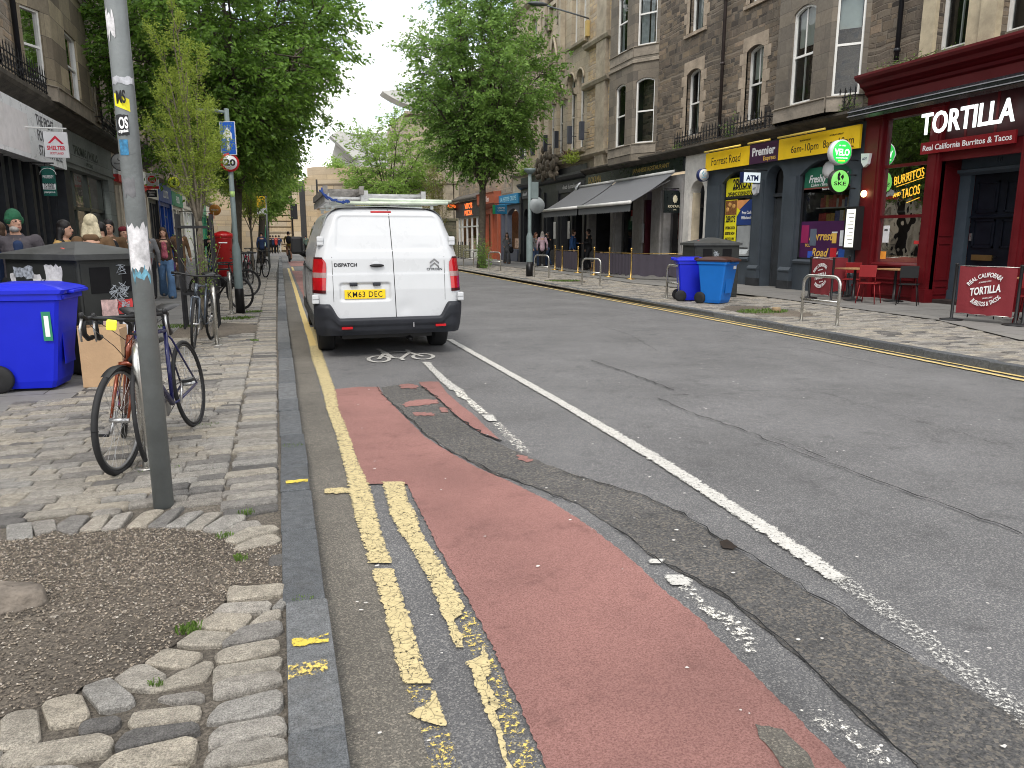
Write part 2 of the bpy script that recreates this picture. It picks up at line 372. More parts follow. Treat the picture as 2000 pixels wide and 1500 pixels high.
# =====================================================================  GROUND
A_ROAD = asphalt("road_asphalt", (.075, .075, .078), (.155, .155, .158), (.36, .35, .33), bump=.9, patch=.2)
A_KERB = asphalt("road_asphalt_gutter", (.07, .064, .055), (.14, .13, .112), (.30, .27, .22), bump=.5, patch=.25)
A_DARK = asphalt("trench_asphalt", (.036, .036, .037), (.115, .112, .108), (.24, .21, .17), scale=.62, bump=1.0, patch=.22)
A_RED = asphalt("red_surfacing", (.17, .078, .066), (.33, .168, .148), (.34, .18, .16), bump=.8, patch=.22)
A_PATH = asphalt("flag_asphalt", (.10, .098, .092), (.19, .185, .175), (.24, .23, .21), scale=.8, bump=.3, patch=.2)
Z_PV = .10
def setattr_f(ob, name, vals):
    a = ob.data.attributes.new(name, 'FLOAT', 'POINT'); a.data.foreach_set("value", np.asarray(vals, dtype=np.float32))
def sheet(name, pts, z, m, parent=None, kind='structure', label=None):
    mb = MB().use(m); mb.poly([(p[0], p[1], z) for p in pts]); o = mb.build(name, parent)
    # counter-clockwise so the sheet faces up
    if o.data.polygons and o.data.polygons[0].normal.z < 0: o.data.flip_normals()
    if parent is None and kind: o['kind'] = kind
    if label: o['label'] = label
    return o
g0 = MB().use(A_PATH); g0.poly([(-900, -400, -.03), (900, -400, -.03), (900, 1500, -.03), (-900, 1500, -.03)]); structure(g0.build("ground"))
rd = MB().use(A_ROAD); rd.poly([(.05, -6, 0), (8.45, -6, 0), (8.45, 62, 0), (40, 72, 0), (40, 80, 0), (-30, 80, 0), (-30, 72, 0), (.25, 62, 0)])
ROAD = structure(rd.build("road"))
Pg = lambda L_, s=1., ox=0, oy=0: [G(ox+x/s, oy+y/s) for x, y in L_]
# gutter strip, slightly browner
gut = jag([(.10, .6), (.36, .6), (.37, 4), (.36, 8), (.38, 16), (.42, 40), (.16, 40), (.11, 8)], .012, .12, 3)
sheet("gutter", gut, .004, A_KERB, ROAD)
# trench repairs
tr = [(745, 757), (800, 750), (850, 762), (868, 790), (905, 830), (975, 868), (1060, 905), (1160, 940), (1250, 965), (1336, 1006), (1420, 1064), (1488, 1104), (1552, 1140), (1608, 1176),
      (1780, 1284), (2000, 1412), (2120, 1520), (1940, 1660), (1792, 1500), (1720, 1436), (1640, 1364), (1560, 1284), (1496, 1232), (1424, 1172), (1280, 1092), (1235, 1055), (1130, 985), (1040, 950), (960, 925), (880, 880), (830, 850), (790, 812), (755, 780)]
sheet("trench_patch", jag(Pg(tr), .012, .05, 5), .005, A_DARK, ROAD, label="long dark asphalt trench repair beside the red cycle lane")
# red cycle lane
red = [(651, 762), (700, 757), (740, 757), (750, 775), (790, 815), (830, 855), (870, 880), (930, 915), (1000, 945), (1080, 985), (1150, 1030), (1220, 1085), (1250, 1110), (1290, 1150),
       (1370, 1215), (1440, 1290), (1520, 1370), (1590, 1440), (1650, 1500), (1760, 1620), (1120, 1640), (1065, 1500), (1040, 1440), (1000, 1350), (950, 1240), (900, 1150), (850, 1060), (795, 948),
       (760, 948), (716, 947), (698, 900), (680, 850), (660, 800)]
sheet("cycle_lane", jag(Pg(red), .006, .02, 8), .009, A_RED, ROAD, label="worn red cycle lane surfacing")
sl_ = [(860, 492), (925, 489), (990, 490), (1040, 560), (1130, 640), (1210, 700), (1300, 790), (1400, 880), (1290, 840), (1150, 750), (1050, 660), (960, 580), (880, 520)]
sheet("cycle_lane", jag(Pg(sl_, 3.333, 560, 600), .005, .025, 9), .010, A_RED, ROAD, label="narrow sliver of red surfacing")
for i, q in enumerate([[(735, 510), (790, 503), (850, 512), (848, 535), (740, 532)], [(750, 640), (800, 615), (900, 605), (980, 606), (992, 632), (900, 640), (775, 656)],
                       [(820, 692), (900, 688), (972, 700), (965, 712), (830, 710)], [(985, 655), (1040, 665), (1055, 690), (1000, 690)], [(1500, 968), (1550, 975), (1600, 1008), (1560, 1018), (1510, 1000)]]):
    sheet("cycle_lane", jag(Pg(q, 3.333, 560, 600), .02, .03, 20+i), .0095, A_RED, ROAD, label="faded dab of red surfacing")
hole = [(1474, 1420), (1500, 1424), (1528, 1430), (1540, 1444), (1556, 1458), (1576, 1476), (1588, 1500), (1640, 1570), (1570, 1560), (1520, 1492), (1480, 1440)]
sheet("pothole", jag(Pg(hole), .006, .02, 31), .0125, A_KERB, ROAD, label="bare pothole in the red surfacing")
sheet("cycle_lane", jag([(.62, 19), (1.95, 19), (1.95, 37), (.66, 37)], .02, .3, 11), .009, A_RED, ROAD, label="far stretch of red cycle lane")
sheet("cycle_lane", jag([(.7, 43), (2.0, 43), (2.0, 52), (.7, 52)], .02, .3, 12), .009, A_RED, ROAD, label="farthest stretch of red cycle lane")
# painted markings
YEL = worn("yellow_paint", (.52, .43, .225), wear=.41, scale=7, dark=.22, crack=.55)
YEL2 = worn("yellow_paint_far", (.62, .47, .19), wear=.30, scale=5, dark=.2, crack=.1)
WHT = worn("white_paint", (.52, .51, .475), wear=.415, scale=9, dark=.2, crack=.1)
WSP = worn("white_flecks", (.66, .64, .58), wear=.54, scale=6, dark=.2, crack=0)
YSP = worn("yellow_flecks", (.66, .5, .12), wear=.565, scale=7, dark=.2, crack=0)
KYL = worn("kerb_dab_paint", (.58, .45, .06), wear=.45, scale=3, dark=.15, crack=0)
def strip(name, rows, z, m, label=None, jit=.004, step=.02, edge=.10, world=False, seed=1, parent=None, base=0.):
    """rows of (left point, right point) on the ground; edges crumble"""
    r = random.Random(seed)
    A = [Vector((*(a), z)) for a, b in rows]; B = [Vector((*(b), z)) for a, b in rows]
    mb = MB().use(m); P = []; W_ = []
    for i in range(len(A)-1):
        k = max(1, int((A[i+1]-A[i]).length/step))
        for j in range(k+(1 if i == len(A)-2 else 0)):
            t = j/k; a = A[i].lerp(A[i+1], t); b = B[i].lerp(B[i+1], t); d = (b-a).normalized() if (b-a).length > 0 else Vector((1, 0, 0))
            a = a+d*r.gauss(0, jit); b = b+d*r.gauss(0, jit)
            row = [a, a.lerp(b, .15), a.lerp(b, .5), a.lerp(b, .85), b]
            P.append(row); W_ += [edge+base, base, base, base, edge+base]
    mb.grid(P); o = mb.build(name, parent if parent is not None else ROAD)
    if o.data.polygons and o.data.polygons[0].normal.z < 0: o.data.flip_normals()
    setattr_f(o, "wear", W_)
    if label: o['label'] = label
    return o
def px_rows(L_, z=0.): return [(G(a, y, z), G(b, y, z)) for y, a, b in L_]
y1 = [(640, 598, 616), (662, 601, 620), (700, 608, 633), (735, 620, 645), (760, 628, 655), (800, 637, 662), (850, 655, 682), (900, 668, 698), (950, 680, 722), (1000, 690, 735), (1050, 705, 747), (1104, 720, 767)]
strip("yellow_line", px_rows(y1), .013, YEL, "cracked yellow kerbside line", seed=1)
strip("yellow_line", px_rows([(1115, 724, 770), (1160, 740, 783), (1200, 752, 798), (1260, 766, 815), (1300, 775, 828), (1341, 787, 845)]), .013, YEL, "cracked yellow kerbside line", seed=2)
strip("yellow_line", px_rows([(1355, 842, 848), (1375, 843, 858), (1382, 825, 860), (1400, 796, 868), (1415, 830, 873), (1424, 858, 875)]), .013, YEL, "broken fragment of yellow line", seed=3)
strip("yellow_line", px_rows([(944, 745, 790), (980, 755, 798), (1010, 762, 815), (1040, 778, 822), (1060, 793, 832), (1100, 815, 860), (1140, 838, 884), (1160, 845, 894), (1190, 858, 908), (1205, 862, 905), (1214, 868, 888), (1250, 882, 905), (1270, 889, 905)]), .013, YEL, "ragged second yellow line", seed=4)
strip("yellow_line", px_rows([(1268, 942, 950), (1285, 938, 955), (1300, 907, 957), (1312, 920, 960), (1330, 925, 950), (1352, 928, 960), (1380, 945, 976), (1395, 947, 972), (1410, 955, 972), (1440, 970, 982), (1475, 978, 990), (1500, 985, 998), (1560, 1005, 1020)]), .013, YEL, "ragged second yellow line, near end", seed=5)
strip("yellow_line", [(G(634, 968), G(634, 957)), (G(655, 968), G(655, 955)), (G(690, 966), G(690, 956))], .0125, YEL, "short yellow tick across the gutter", seed=6, edge=.2)
strip("yellow_line", px_rows([(1345, 790, 845), (1378, 800, 850)]), .0124, YSP, "flecks of old yellow paint", seed=7)
strip("yellow_line", px_rows([(1425, 815, 876), (1460, 825, 890), (1560, 850, 920)]), .0124, YSP, "flecks of old yellow paint", seed=8)
strip("yellow_line", px_rows([(1200, 890, 925), (1260, 905, 955), (1330, 945, 985), (1420, 975, 1025), (1500, 1000, 1060), (1560, 1020, 1085)]), .0124, YSP, "flecks of old yellow paint", seed=9)
strip("yellow_line", [((.39, 11.2), (.49, 11.2)), ((.40, 16), (.50, 16)), ((.44, 24), (.54, 24)), ((.48, 40), (.58, 40))], .0138, YEL2, "far yellow kerbside line", seed=10, step=.1)
strip("yellow_line", [((.68, 37.2), (.78, 37.2)), ((.70, 42), (.80, 42))], .013, YEL2, "far second yellow line", seed=11, step=.1)
strip("white_line", [((2.45, 11.3), (2.55, 11.3)), ((2.49, 6.5), (2.60, 6.5)), ((2.47, 4.46), (2.59, 4.46)), ((2.41, 3.22), (2.53, 3.22)), ((2.37, 2.62), (2.48, 2.62))], .013, WHT, "solid white cycle lane edge line", seed=12, edge=.12, jit=.006)
strip("white_line", [((2.36, 2.64), (2.49, 2.64)), ((2.34, 2.26), (2.46, 2.26)), ((2.23, 1.62), (2.36, 1.62)), ((2.1, 1.1), (2.24, 1.1))], .013, WHT, "worn near end of the white line", seed=13, base=.13, edge=.12, jit=.008)
Z3 = lambda L_: [(600+y/3.333, 560+a/3.333, 560+b/3.333) for y, a, b in L_]
strip("white_line", px_rows(Z3([(362, 880, 935), (400, 915, 965), (440, 955, 1010), (480, 990, 1055), (520, 1035, 1110), (545, 1060, 1150)])), .013, WHT, "short worn inner white line", seed=14, base=.03)
strip("white_line", px_rows(Z3([(545, 1080, 1155), (590, 1110, 1185), (610, 1165, 1210), (640, 1180, 1250), (700, 1250, 1320)])), .013, WSP, "fading inner white line", seed=15, base=-.06)
strip("white_line", px_rows(Z3([(708, 1265, 1345), (730, 1280, 1365), (750, 1310, 1375)])), .0131, WHT, "white fleck of inner line", seed=16, edge=.2)
strip("white_line", px_rows(Z3([(760, 1330, 1400), (820, 1380, 1460), (880, 1430, 1530), (960, 1520, 1620)])), .013, WSP, "scattered white flecks", seed=17)
Z5 = lambda L_: [(1000+y/2.5, 1200+a/2.5, 1200+b/2.5) for y, a, b in L_]
strip("white_line", px_rows(Z5([(240, 160, 245), (262, 175, 235)])), .0131, WHT, "white fleck beside the red lane", seed=18, edge=.15)
strip("white_line", px_rows(Z5([(318, 240, 340), (345, 255, 378), (368, 275, 372)])), .0131, WHT, "white blot beside the red lane", seed=19, edge=.15)
strip("white_line", px_rows(Z5([(370, 290, 390), (460, 380, 450), (560, 500, 680), (700, 640, 700)])), .013, WSP, "scattered white flecks beside the red lane", seed=20)
strip("white_line", px_rows(Z5([(980, 880, 1060), (1250, 1200, 1420)])), .013, WSP, "scattered white flecks near the pothole", seed=21, base=.03)
# cycle symbol
bs = lambda x, y: G(560+x/3.333, 600+y/3.333)
def ground_line(mb, pts, w, z):
    for i in range(len(pts)-1):
        a = Vector((*pts[i], z)); b = Vector((*pts[i+1], z)); d = (b-a); n_ = Vector((-d.y, d.x, 0)).normalized()*w/2
        mb.poly([a-n_, b-n_, b+n_, a+n_])
cy = MB().use(WHT)
for (cx, cy_, rx, ry) in ((600, 343, 68, 20), (888, 326, 66, 18)):
    ring = [bs(cx+rx*math.cos(a*2*math.pi/28), cy_+ry*math.sin(a*2*math.pi/28)) for a in range(29)]
    for i in range(28): ground_line(cy, ring[i:i+2], .05, .0131+.0001*(i % 2))
for k_, q in enumerate([[(600, 343), (640, 300), (590, 276)], [(640, 300), (790, 293)], [(615, 296), (690, 335), (745, 338)], [(745, 338), (800, 300), (780, 282)], [(800, 300), (888, 326)], [(690, 335), (640, 300)], [(780, 284), (820, 286)], [(745, 338), (760, 350)]]):
    ground_line(cy, [bs(*p) for p in q], .055, .0134+.0001*k_)
o_ = cy.build("cycle_symbol", ROAD); setattr_f(o_, "wear", [0.02]*len(cy.v))
for f_ in o_.data.polygons:
    if f_.normal.z < 0: pass
# double yellow on the far side
for xo, s_, yb in ((0, 50, 5.2), (-.19, 51, 6.3)):
    strip("yellow_line", [((8.0+xo, 5.2), (8.08+xo, 5.2)), ((8.1+xo, 8), (8.18+xo, 8)), ((8.14+xo, 12), (8.22+xo, 12)), ((8.2+xo, 18.5), (8.28+xo, 18.5)), ((8.26+xo, 27), (8.34+xo, 27)), ((8.3+xo, 36), (8.38+xo, 36))], .013, YEL2, "one of the double yellow lines on the far kerb", seed=s_, step=.06, jit=.006)
# cracks
CRK = mat("tar_crack", (.012, .012, .012), .9, var=0)
def crack(pts, w=.012, seed=0, nm="crack"):
    P = jag(pts, .02, .07, seed, closed=False); r = random.Random(seed); mb = MB().use(CRK); rows = []
    for i, p in enumerate(P):
        w_ = w*r.uniform(.25, 1.1); rows.append([(p[0]-w_/2, p[1]-w_/3, .0142), (p[0]+w_/2, p[1]+w_/3, .0142)])
    mb.grid(rows); o = mb.build(nm, ROAD)
Z6 = lambda L_: [G(1100+x/2.222, 500+y/2.222) for x, y in L_]
crack(Z6([(410, 620), (540, 680), (780, 760), (1000, 850), (1230, 930), (1400, 995), (1650, 1085), (1990, 1215)]), .013, 1)
crack(Z6([(410, 620), (470, 608), (545, 606)]), .02, 2); crack(Z6([(120, 455), (250, 500), (480, 585)]), .018, 3)
crack(Z6([(900, 790), (1040, 840), (1140, 885)]), .010, 4); crack(Z6([(1130, 600), (1500, 710), (1950, 840)]), .006, 5)
crack([G(*p) for p in [(1200, 1036), (1280, 1092), (1424, 1172), (1496, 1232), (1560, 1284), (1640, 1364), (1720, 1436), (1792, 1500)]], .010, 6)
crack([G(*p) for p in [(1100, 925), (1250, 968), (1336, 1006), (1420, 1064), (1488, 1104), (1608, 1176), (1780, 1284)]], .012, 7)
crack([G(560+x/3.333, 600+y/3.333) for x, y in [(880, 520), (960, 580), (1050, 660), (1150, 750), (1290, 840), (1400, 880)]], .02, 8)
crack([G(560+x/3.333, 600+y/3.333) for x, y in [(590, 525), (640, 590), (760, 690), (900, 830), (1050, 940), (1300, 1060), (1500, 1140), (1700, 1220), (1850, 1290)]], .012, 9)
crack([G(1180, 640), G(1230, 655), G(1290, 690)], .01, 10)
crack(Z6([(930, 400), (1060, 405), (1200, 440), (1400, 480)]), .012, 12); crack(Z6([(760, 590), (1000, 590), (1280, 580)]), .008, 13)
HOLE = mat("hole_dark", (.02, .014, .01), .95, var=.4, vs=30)
sheet("pothole", jag(Pg([(1405, 1062), (1420, 1058), (1440, 1072), (1432, 1078), (1410, 1074)]), .004, .015, 3), .0145, HOLE, ROAD, label="small deep hole on the trench edge")
# chewing gum, litter specks
gm = MB().use(mat("gum", (.55, .53, .5), .8, var=.3, vs=20)); rr = random.Random(5)
for i in range(420):
    x = rr.uniform(.2, 8); y = 1.4+14*rr.random()**1.8; r_ = rr.uniform(.004, .013); k = 7; a0 = rr.random()*6
    gm.poly([(x+r_*rr.uniform(.5, 1.2)*math.cos(a0+j*2*math.pi/k), y+.7*r_*rr.uniform(.5, 1.2)*math.sin(a0+j*2*math.pi/k), .0152+.0001*(i % 5)) for j in range(k)])
tag(gm.build("gum_spots"), "small pale gum spots and grit scattered over the road", "litter", kind='stuff')
# manhole cover behind the van
mh = MB().use(mat("cover_iron", (.42, .43, .45), .45, metal=.6, var=.3, vs=30)); mh.box((2.72, 14.0, .001), (3.25, 14.5, .018)); mh.use(mat("cover_grid", (.12, .12, .13), .6)); 
for i in range(6): mh.box((2.76+i*.08, 14.04, .018), (2.79+i*.08, 14.46, .021))
tag(mh.build("manhole_cover"), "square steel manhole cover in the road behind the van", "manhole cover")
# =====================================================================  PAVEMENTS
def sett_mat(name, cols, dirt=.5):
    m = bpy.data.materials.new(name); m.use_nodes = True; t = m.node_tree; b = t.nodes["Principled BSDF"]; L = t.links.new
    b.inputs["Roughness"].default_value = .72; b.inputs["Specular IOR Level"].default_value = .4
    g = nn(t, "ShaderNodeNewGeometry"); at = nn(t, "ShaderNodeAttribute", attribute_name="tint"); cr = nn(t, "ShaderNodeValToRGB"); L(at.outputs["Fac"], cr.inputs[0])
    els = cr.color_ramp.elements
    for i, c in enumerate(cols):
        e = els[0] if i == 0 else (els[-1] if i == len(cols)-1 else els.new(i/(len(cols)-1)))
        e.position = i/(len(cols)-1); e.color = (*c, 1)
    def N(s, d=5, r=.7):
        n = nn(t, "ShaderNodeTexNoise"); n.inputs["Scale"].default_value = s; n.inputs["Detail"].default_value = d; n.inputs["Roughness"].default_value = r; L(g.outputs["Position"], n.inputs["Vector"]); return n.outputs[0]
    def MR(x, a, b_, c, d):
        n = nn(t, "ShaderNodeMapRange"); L(x, n.inputs[0])
        for i, v in enumerate((a, b_, c, d)): n.inputs[i+1].default_value = v
        return n.outputs[0]
    grain = N(160, 3, .8); mid = N(22, 6, .7)
    v1 = nn(t, "ShaderNodeVectorMath", operation='SCALE'); L(cr.outputs[0], v1.inputs[0]); L(MR(grain, .36, .64, .55, 1.5), v1.inputs[3])
    v2 = nn(t, "ShaderNodeVectorMath", operation='SCALE'); L(v1.outputs[0], v2.inputs[0]); L(MR(mid, .3, .7, .66, 1.3), v2.inputs[3])
    m3 = nn(t, "ShaderNodeMix", data_type='RGBA'); L(MR(N(5), .52, .75, 0, dirt), m3.inputs[0]); L(v2.outputs[0], m3.inputs[6]); m3.inputs[7].default_value = (.09, .077, .06, 1)
    L(m3.outputs[2], b.inputs["Base Color"])
    bp = nn(t, "ShaderNodeBump"); bp.inputs["Strength"].default_value = 1; bp.inputs["Distance"].default_value = .02
    ad = nn(t, "ShaderNodeMath", operation='MULTIPLY_ADD'); L(grain, ad.inputs[0]); ad.inputs[1].default_value = .5; L(mid, ad.inputs[2]); L(ad.outputs[0], bp.inputs["Height"]); L(bp.outputs[0], b.inputs["Normal"])
    MATS[name] = m
    return m
SETT = sett_mat("granite_sett", [(.10, .096, .092), (.23, .215, .195), (.31, .285, .24), (.37, .33, .265), (.27, .26, .24), (.34, .315, .275), (.18, .172, .162)])
WHIN = sett_mat("whinstone_kerb", [(.085, .092, .10), (.13, .138, .145), (.18, .186, .19)], .3)
JOINT = asphalt("joint_dirt", (.06, .051, .041), (.165, .145, .118), (.25, .22, .18), scale=.7, bump=1.2, patch=.3)
class Stones:
    def __init__(s, m): s.mb = MB().use(m); s.t = []
    def stone(s, pts, zt, zl, tint, inset=.010, r=None, cut=.25):
        """pts: ground polygon; corners cut, edge rolled over to a flat top"""
        n = len(pts); P = [Vector((p[0], p[1])) for p in pts]
        A = sum(P[i].x*P[(i+1) % n].y-P[(i+1) % n].x*P[i].y for i in range(n))
        if A < 0: P.reverse()
        Q = []
        for i in range(n):
            a, b, c = P[i-1], P[i], P[(i+1) % n]; k1 = min(.3, .013/max((a-b).length, .001)); k2 = min(.3, .013/max((c-b).length, .001))
            Q += [b.lerp(a, k1), b.lerp(c, k2)]
        if r: Q = [q+Vector((r.uniform(-.003, .003), r.uniform(-.003, .003))) for q in Q]
        C = sum(Q, Vector((0, 0)))/len(Q); m = len(Q)
        def ins(d): return [q+(C-q).normalized()*min(d*(1.25 if (C-q).length > .12 else 1), (C-q).length*.5) for q in Q]
        tz = (lambda: zt+(r.uniform(-.0015, .0015) if r else 0))
        tl = Vector((r.uniform(-.016, .016), r.uniform(-.016, .016))) if r else Vector((0, 0))
        zz = lambda q, z: z+(q-C).dot(tl)
        r1 = [(q.x, q.y, zl) for q in ins(-.009)]; r2 = [(q.x, q.y, zz(q, zt-.007)) for q in ins(-.005)]; r3 = [(q.x, q.y, zz(q, tz())) for q in ins(inset*.25)]
        vs = r1+r2+r3+[(C.x, C.y, zt+.001)]
        fs = [(i, (i+1) % m, m+(i+1) % m, m+i) for i in range(m)]+[(m+i, m+(i+1) % m, 2*m+(i+1) % m, 2*m+i) for i in range(m)]+[(2*m+i, 2*m+(i+1) % m, 3*m) for i in range(m)]
        s.mb.smooth = False; s.mb.add(vs, fs); s.t += [tint]*len(vs)
    def build(s, name, parent=None):
        o = s.mb.build(name, parent); setattr_f(o, "tint", s.t); return o
RING = [[(40, 75), (180, 55), (188, 140), (45, 155)], [(190, 60), (320, 45), (325, 100), (210, 120)], [(335, 75), (430, 22), (520, 25), (460, 100), (415, 125), (340, 95)], [(465, 105), (560, 30), (645, 15), (590, 100)],
 [(597, 103), (680, 18), (775, -2), (700, 86)], [(746, 80), (830, 5), (905, -20), (960, -15), (850, 78)], [(868, 80), (985, -5), (1075, -30), (970, 80)], [(975, 85), (1095, 3), (1190, -10), (1083, 82)],
 [(1088, 92), (1205, 8), (1295, 0), (1187, 95)], [(1195, 100), (1315, 22), (1430, 18), (1430, 40), (1300, 110), (1222, 112)], [(1270, 125), (1380, 55), (1500, 42), (1525, 70), (1350, 140)],
 [(1325, 160), (1450, 92), (1600, 78), (1625, 100), (1390, 170)], [(1375, 200), (1500, 140), (1600, 122), (1640, 150), (1600, 175), (1410, 215)], [(1580, 255), (1680, 240), (1685, 298), (1580, 303)],
 [(1340, 470), (1360, 432), (1420, 437), (1660, 420), (1650, 475), (1340, 513)], [(1252, 583), (1320, 527), (1585, 517), (1558, 570), (1340, 583)], [(1597, 548), (1650, 500), (1678, 502), (1670, 540), (1610, 558)],
 [(1157, 663), (1255, 597), (1470, 607), (1400, 690), (1200, 676)], [(1462, 648), (1560, 577), (1640, 562), (1640, 605), (1500, 663)], [(1042, 763), (1140, 692), (1358, 702), (1290, 770), (1150, 773)],
 [(1303, 770), (1420, 672), (1640, 634), (1645, 693), (1450, 748)], [(848, 873), (970, 792), (1188, 822), (1090, 898), (960, 888)], [(1270, 820), (1340, 787), (1610, 737), (1620, 790), (1420, 848), (1290, 868)],
 [(670, 970), (760, 907), (850, 887), (968, 950), (880, 1033), (740, 1008)], [(885, 1033), (1060, 922), (1220, 857), (1243, 890), (1200, 968), (960, 1028)], [(1262, 905), (1640, 847), (1625, 905), (1262, 998)],
 [(1262, 1002), (1330, 982), (1625, 937), (1630, 993), (1262, 1083)], [(927, 1080), (1150, 1042), (1190, 1070), (1180, 1100), (1000, 1103)], [(482, 1025), (600, 975), (660, 972), (783, 1075), (760, 1110), (600, 1143)],
 [(252, 1125), (350, 1077), (460, 1067), (518, 1165), (500, 1208), (310, 1253)], [(7, 1205), (90, 1162), (210, 1152), (233, 1300), (200, 1350), (7, 1383)], [(472, 1260), (500, 1222), (695, 1192), (680, 1250), (475, 1298)],
 [(772, 1200), (800, 1162), (1150, 1122), (1168, 1170), (1140, 1208), (775, 1243)], [(1237, 1190), (1300, 1112), (1600, 1042), (1648, 1060), (1640, 1130), (1480, 1188), (1237, 1223)],
 [(1245, 1288), (1300, 1242), (1640, 1187), (1668, 1250), (1650, 1278), (1240, 1368)], [(692, 1340), (760, 1282), (1148, 1232), (1140, 1288), (700, 1383)], [(22, 1438), (60, 1392), (600, 1297), (638, 1330), (620, 1398), (200, 1478), (12, 1483)],
 [(602, 1478), (700, 1402), (1100, 1322), (1143, 1340), (1110, 1438), (900, 1498), (580, 1518)], [(1217, 1438), (1260, 1382), (1600, 1312), (1668, 1330), (1678, 1398), (1210, 1493)], [(-160, 1540), (200, 1495), (440, 1485), (450, 1560), (-100, 1620)],
 [(760, 1535), (1000, 1485), (1100, 1495), (1090, 1600), (760, 1610)], [(1200, 1530), (1480, 1480), (1675, 1440), (1690, 1520), (1300, 1610)], [(-180, 1255), (-20, 1215), (-15, 1330), (-160, 1390)], [(-140, 1400), (0, 1385), (5, 1475), (-120, 1520)]]
st = Stones(SETT); rs = random.Random(3)
for q in RING:
    P = [G(x/3., 1000+y/3., Z_PV) for x, y in q]; c_ = (sum(p[0] for p in P)/len(P), sum(p[1] for p in P)/len(P)); P = [(c_[0]+(p[0]-c_[0])*1.045, c_[1]+(p[1]-c_[1])*1.045) for p in P]
    dark = q[0] in ((692, 1340), (472, 1260), (1580, 255))
    st.stone(P, Z_PV+rs.uniform(-.004, .006), .055, .02 if dark else rs.uniform(.28, 1), .013, rs)
# edge of the ring as seen from outside, used to keep the coursed setts out of it
ringpoly = [G(x/3., 1000+y/3., Z_PV) for x, y in [(-700, 60), (40, 60), (190, 45), (430, 10), (520, 5), (680, -5), (960, -45), (1200, -30), (1440, 0), (1525, 30), (1660, 70), (1690, 150), (1690, 1700), (-700, 1800)]]
def inside(x, y, poly):
    c = False; n = len(poly)
    for i in range(n):
        x1, y1_ = poly[i]; x2, y2 = poly[(i+1) % n]
        if (y1_ > y) != (y2 > y) and x < (x2-x1)*(y-y1_)/(y2-y1_)+x1: c = not c
    return c
def xl(y): return -3.1 if y < 6.3 else (-2.35 if y < 7.6 else (-1.9 if y < 10 else -1.62))
y = 2.0
while y < 34:
    d = rs.uniform(.098, .125); a = -.04*max(0, 1-(y-4)/6)
    # band beside the kerb
    def put(x0, x1, y, d, tint=None):
        sk = lambda x: .05*max(0, 1-(y-3.5)/6)*(x+.5)+.012*math.sin(x*3+y*1.7)
        if inside((x0+x1)/2, y+d/2+sk((x0+x1)/2), ringpoly): return
        j = lambda: rs.uniform(-.006, .006)
        if y > 14: j = lambda: rs.uniform(-.004, .004)
        P = [(x0+.007+j(), y+.007+j()+sk(x0)), (x1-.007+j(), y+.007+j()+sk(x1)), (x1-.007+j(), y+d-.007+j()+sk(x1)), (x0+.007+j(), y+d-.007+j()+sk(x0))]
        # tree pits further along
        if ((x0+x1)/2+1.1)**2/.62+(y-12.9)**2/1.1 < 1: return
        st.stone(P, Z_PV+rs.uniform(-.006, .005), .07, tint if tint is not None else rs.random(), .011, rs)
    put(-.37+rs.uniform(-.02, .02), -.075, y, d)
    x = -.385
    while x > xl(y):
        w = rs.uniform(.19, .34) if rs.random() < .8 else rs.uniform(.12, .2)
        put(max(x-w, xl(y)-.02), x, y, d); x -= w
    y += d
structure(st.build("cobbled_pavement"))
# dirt bed the setts sit in
bed = MB().use(JOINT)
xs = np.linspace(-3.4, -.04, 60); ys = np.concatenate([np.linspace(-1, 6, 150), np.linspace(6.06, 40, 200)])
nz_ = lambda x, y: .004*math.sin(13*x+5*y)+.003*math.sin(29*x-17*y)+.003*math.sin(7*y+3)
bed.smooth = True
bed.grid([[(x, y, .084+nz_(x, y)-.006) for x in xs] for y in ys]); bo = bed.build("pavement_bed")
if bo.data.polygons[0].normal.z < 0: bo.data.flip_normals()
structure(bo)
# kerb stones
kb = Stones(WHIN); rk = random.Random(9); y = -.9
js = [-.9, -.1, .6, 1.25, 2.12, 2.98, 3.78, 4.42, 4.95, 5.75, 6.6, 7.1, 7.9, 8.7, 9.6]
while js[-1] < 62: js.append(js[-1]+rk.uniform(.55, 1.0))
for a, b in zip(js, js[1:]):
    xo = .0 if a < 12 else (a-12)*.0045; j = rk.uniform(-.006, .006)
    kb.stone([(-.055+xo+j, a+.006), (.112+xo+j, a+.006), (.116+xo+j, b-.006), (-.05+xo+j, b-.006)], Z_PV+rk.uniform(-.002, .004), -.01, rk.random(), .014, rk)
structure(kb.build("kerb"))
for (px, py, n) in ((603, 1255, 0), (598, 1310, 1), (578, 942, 2)):
    c = G(px, py, Z_PV); e = .03 if n != 1 else .045
    strip("kerb_paint_dab", [((c[0]-.06, c[1]-e), (c[0]-.06, c[1]+e)), ((c[0]+.07, c[1]-e), (c[0]+.075, c[1]+e))], Z_PV+.0075, KYL if n != 1 else YSP, "yellow paint dab on kerb stone", seed=60+n, edge=.1, base=0 if n != 1 else -.06)
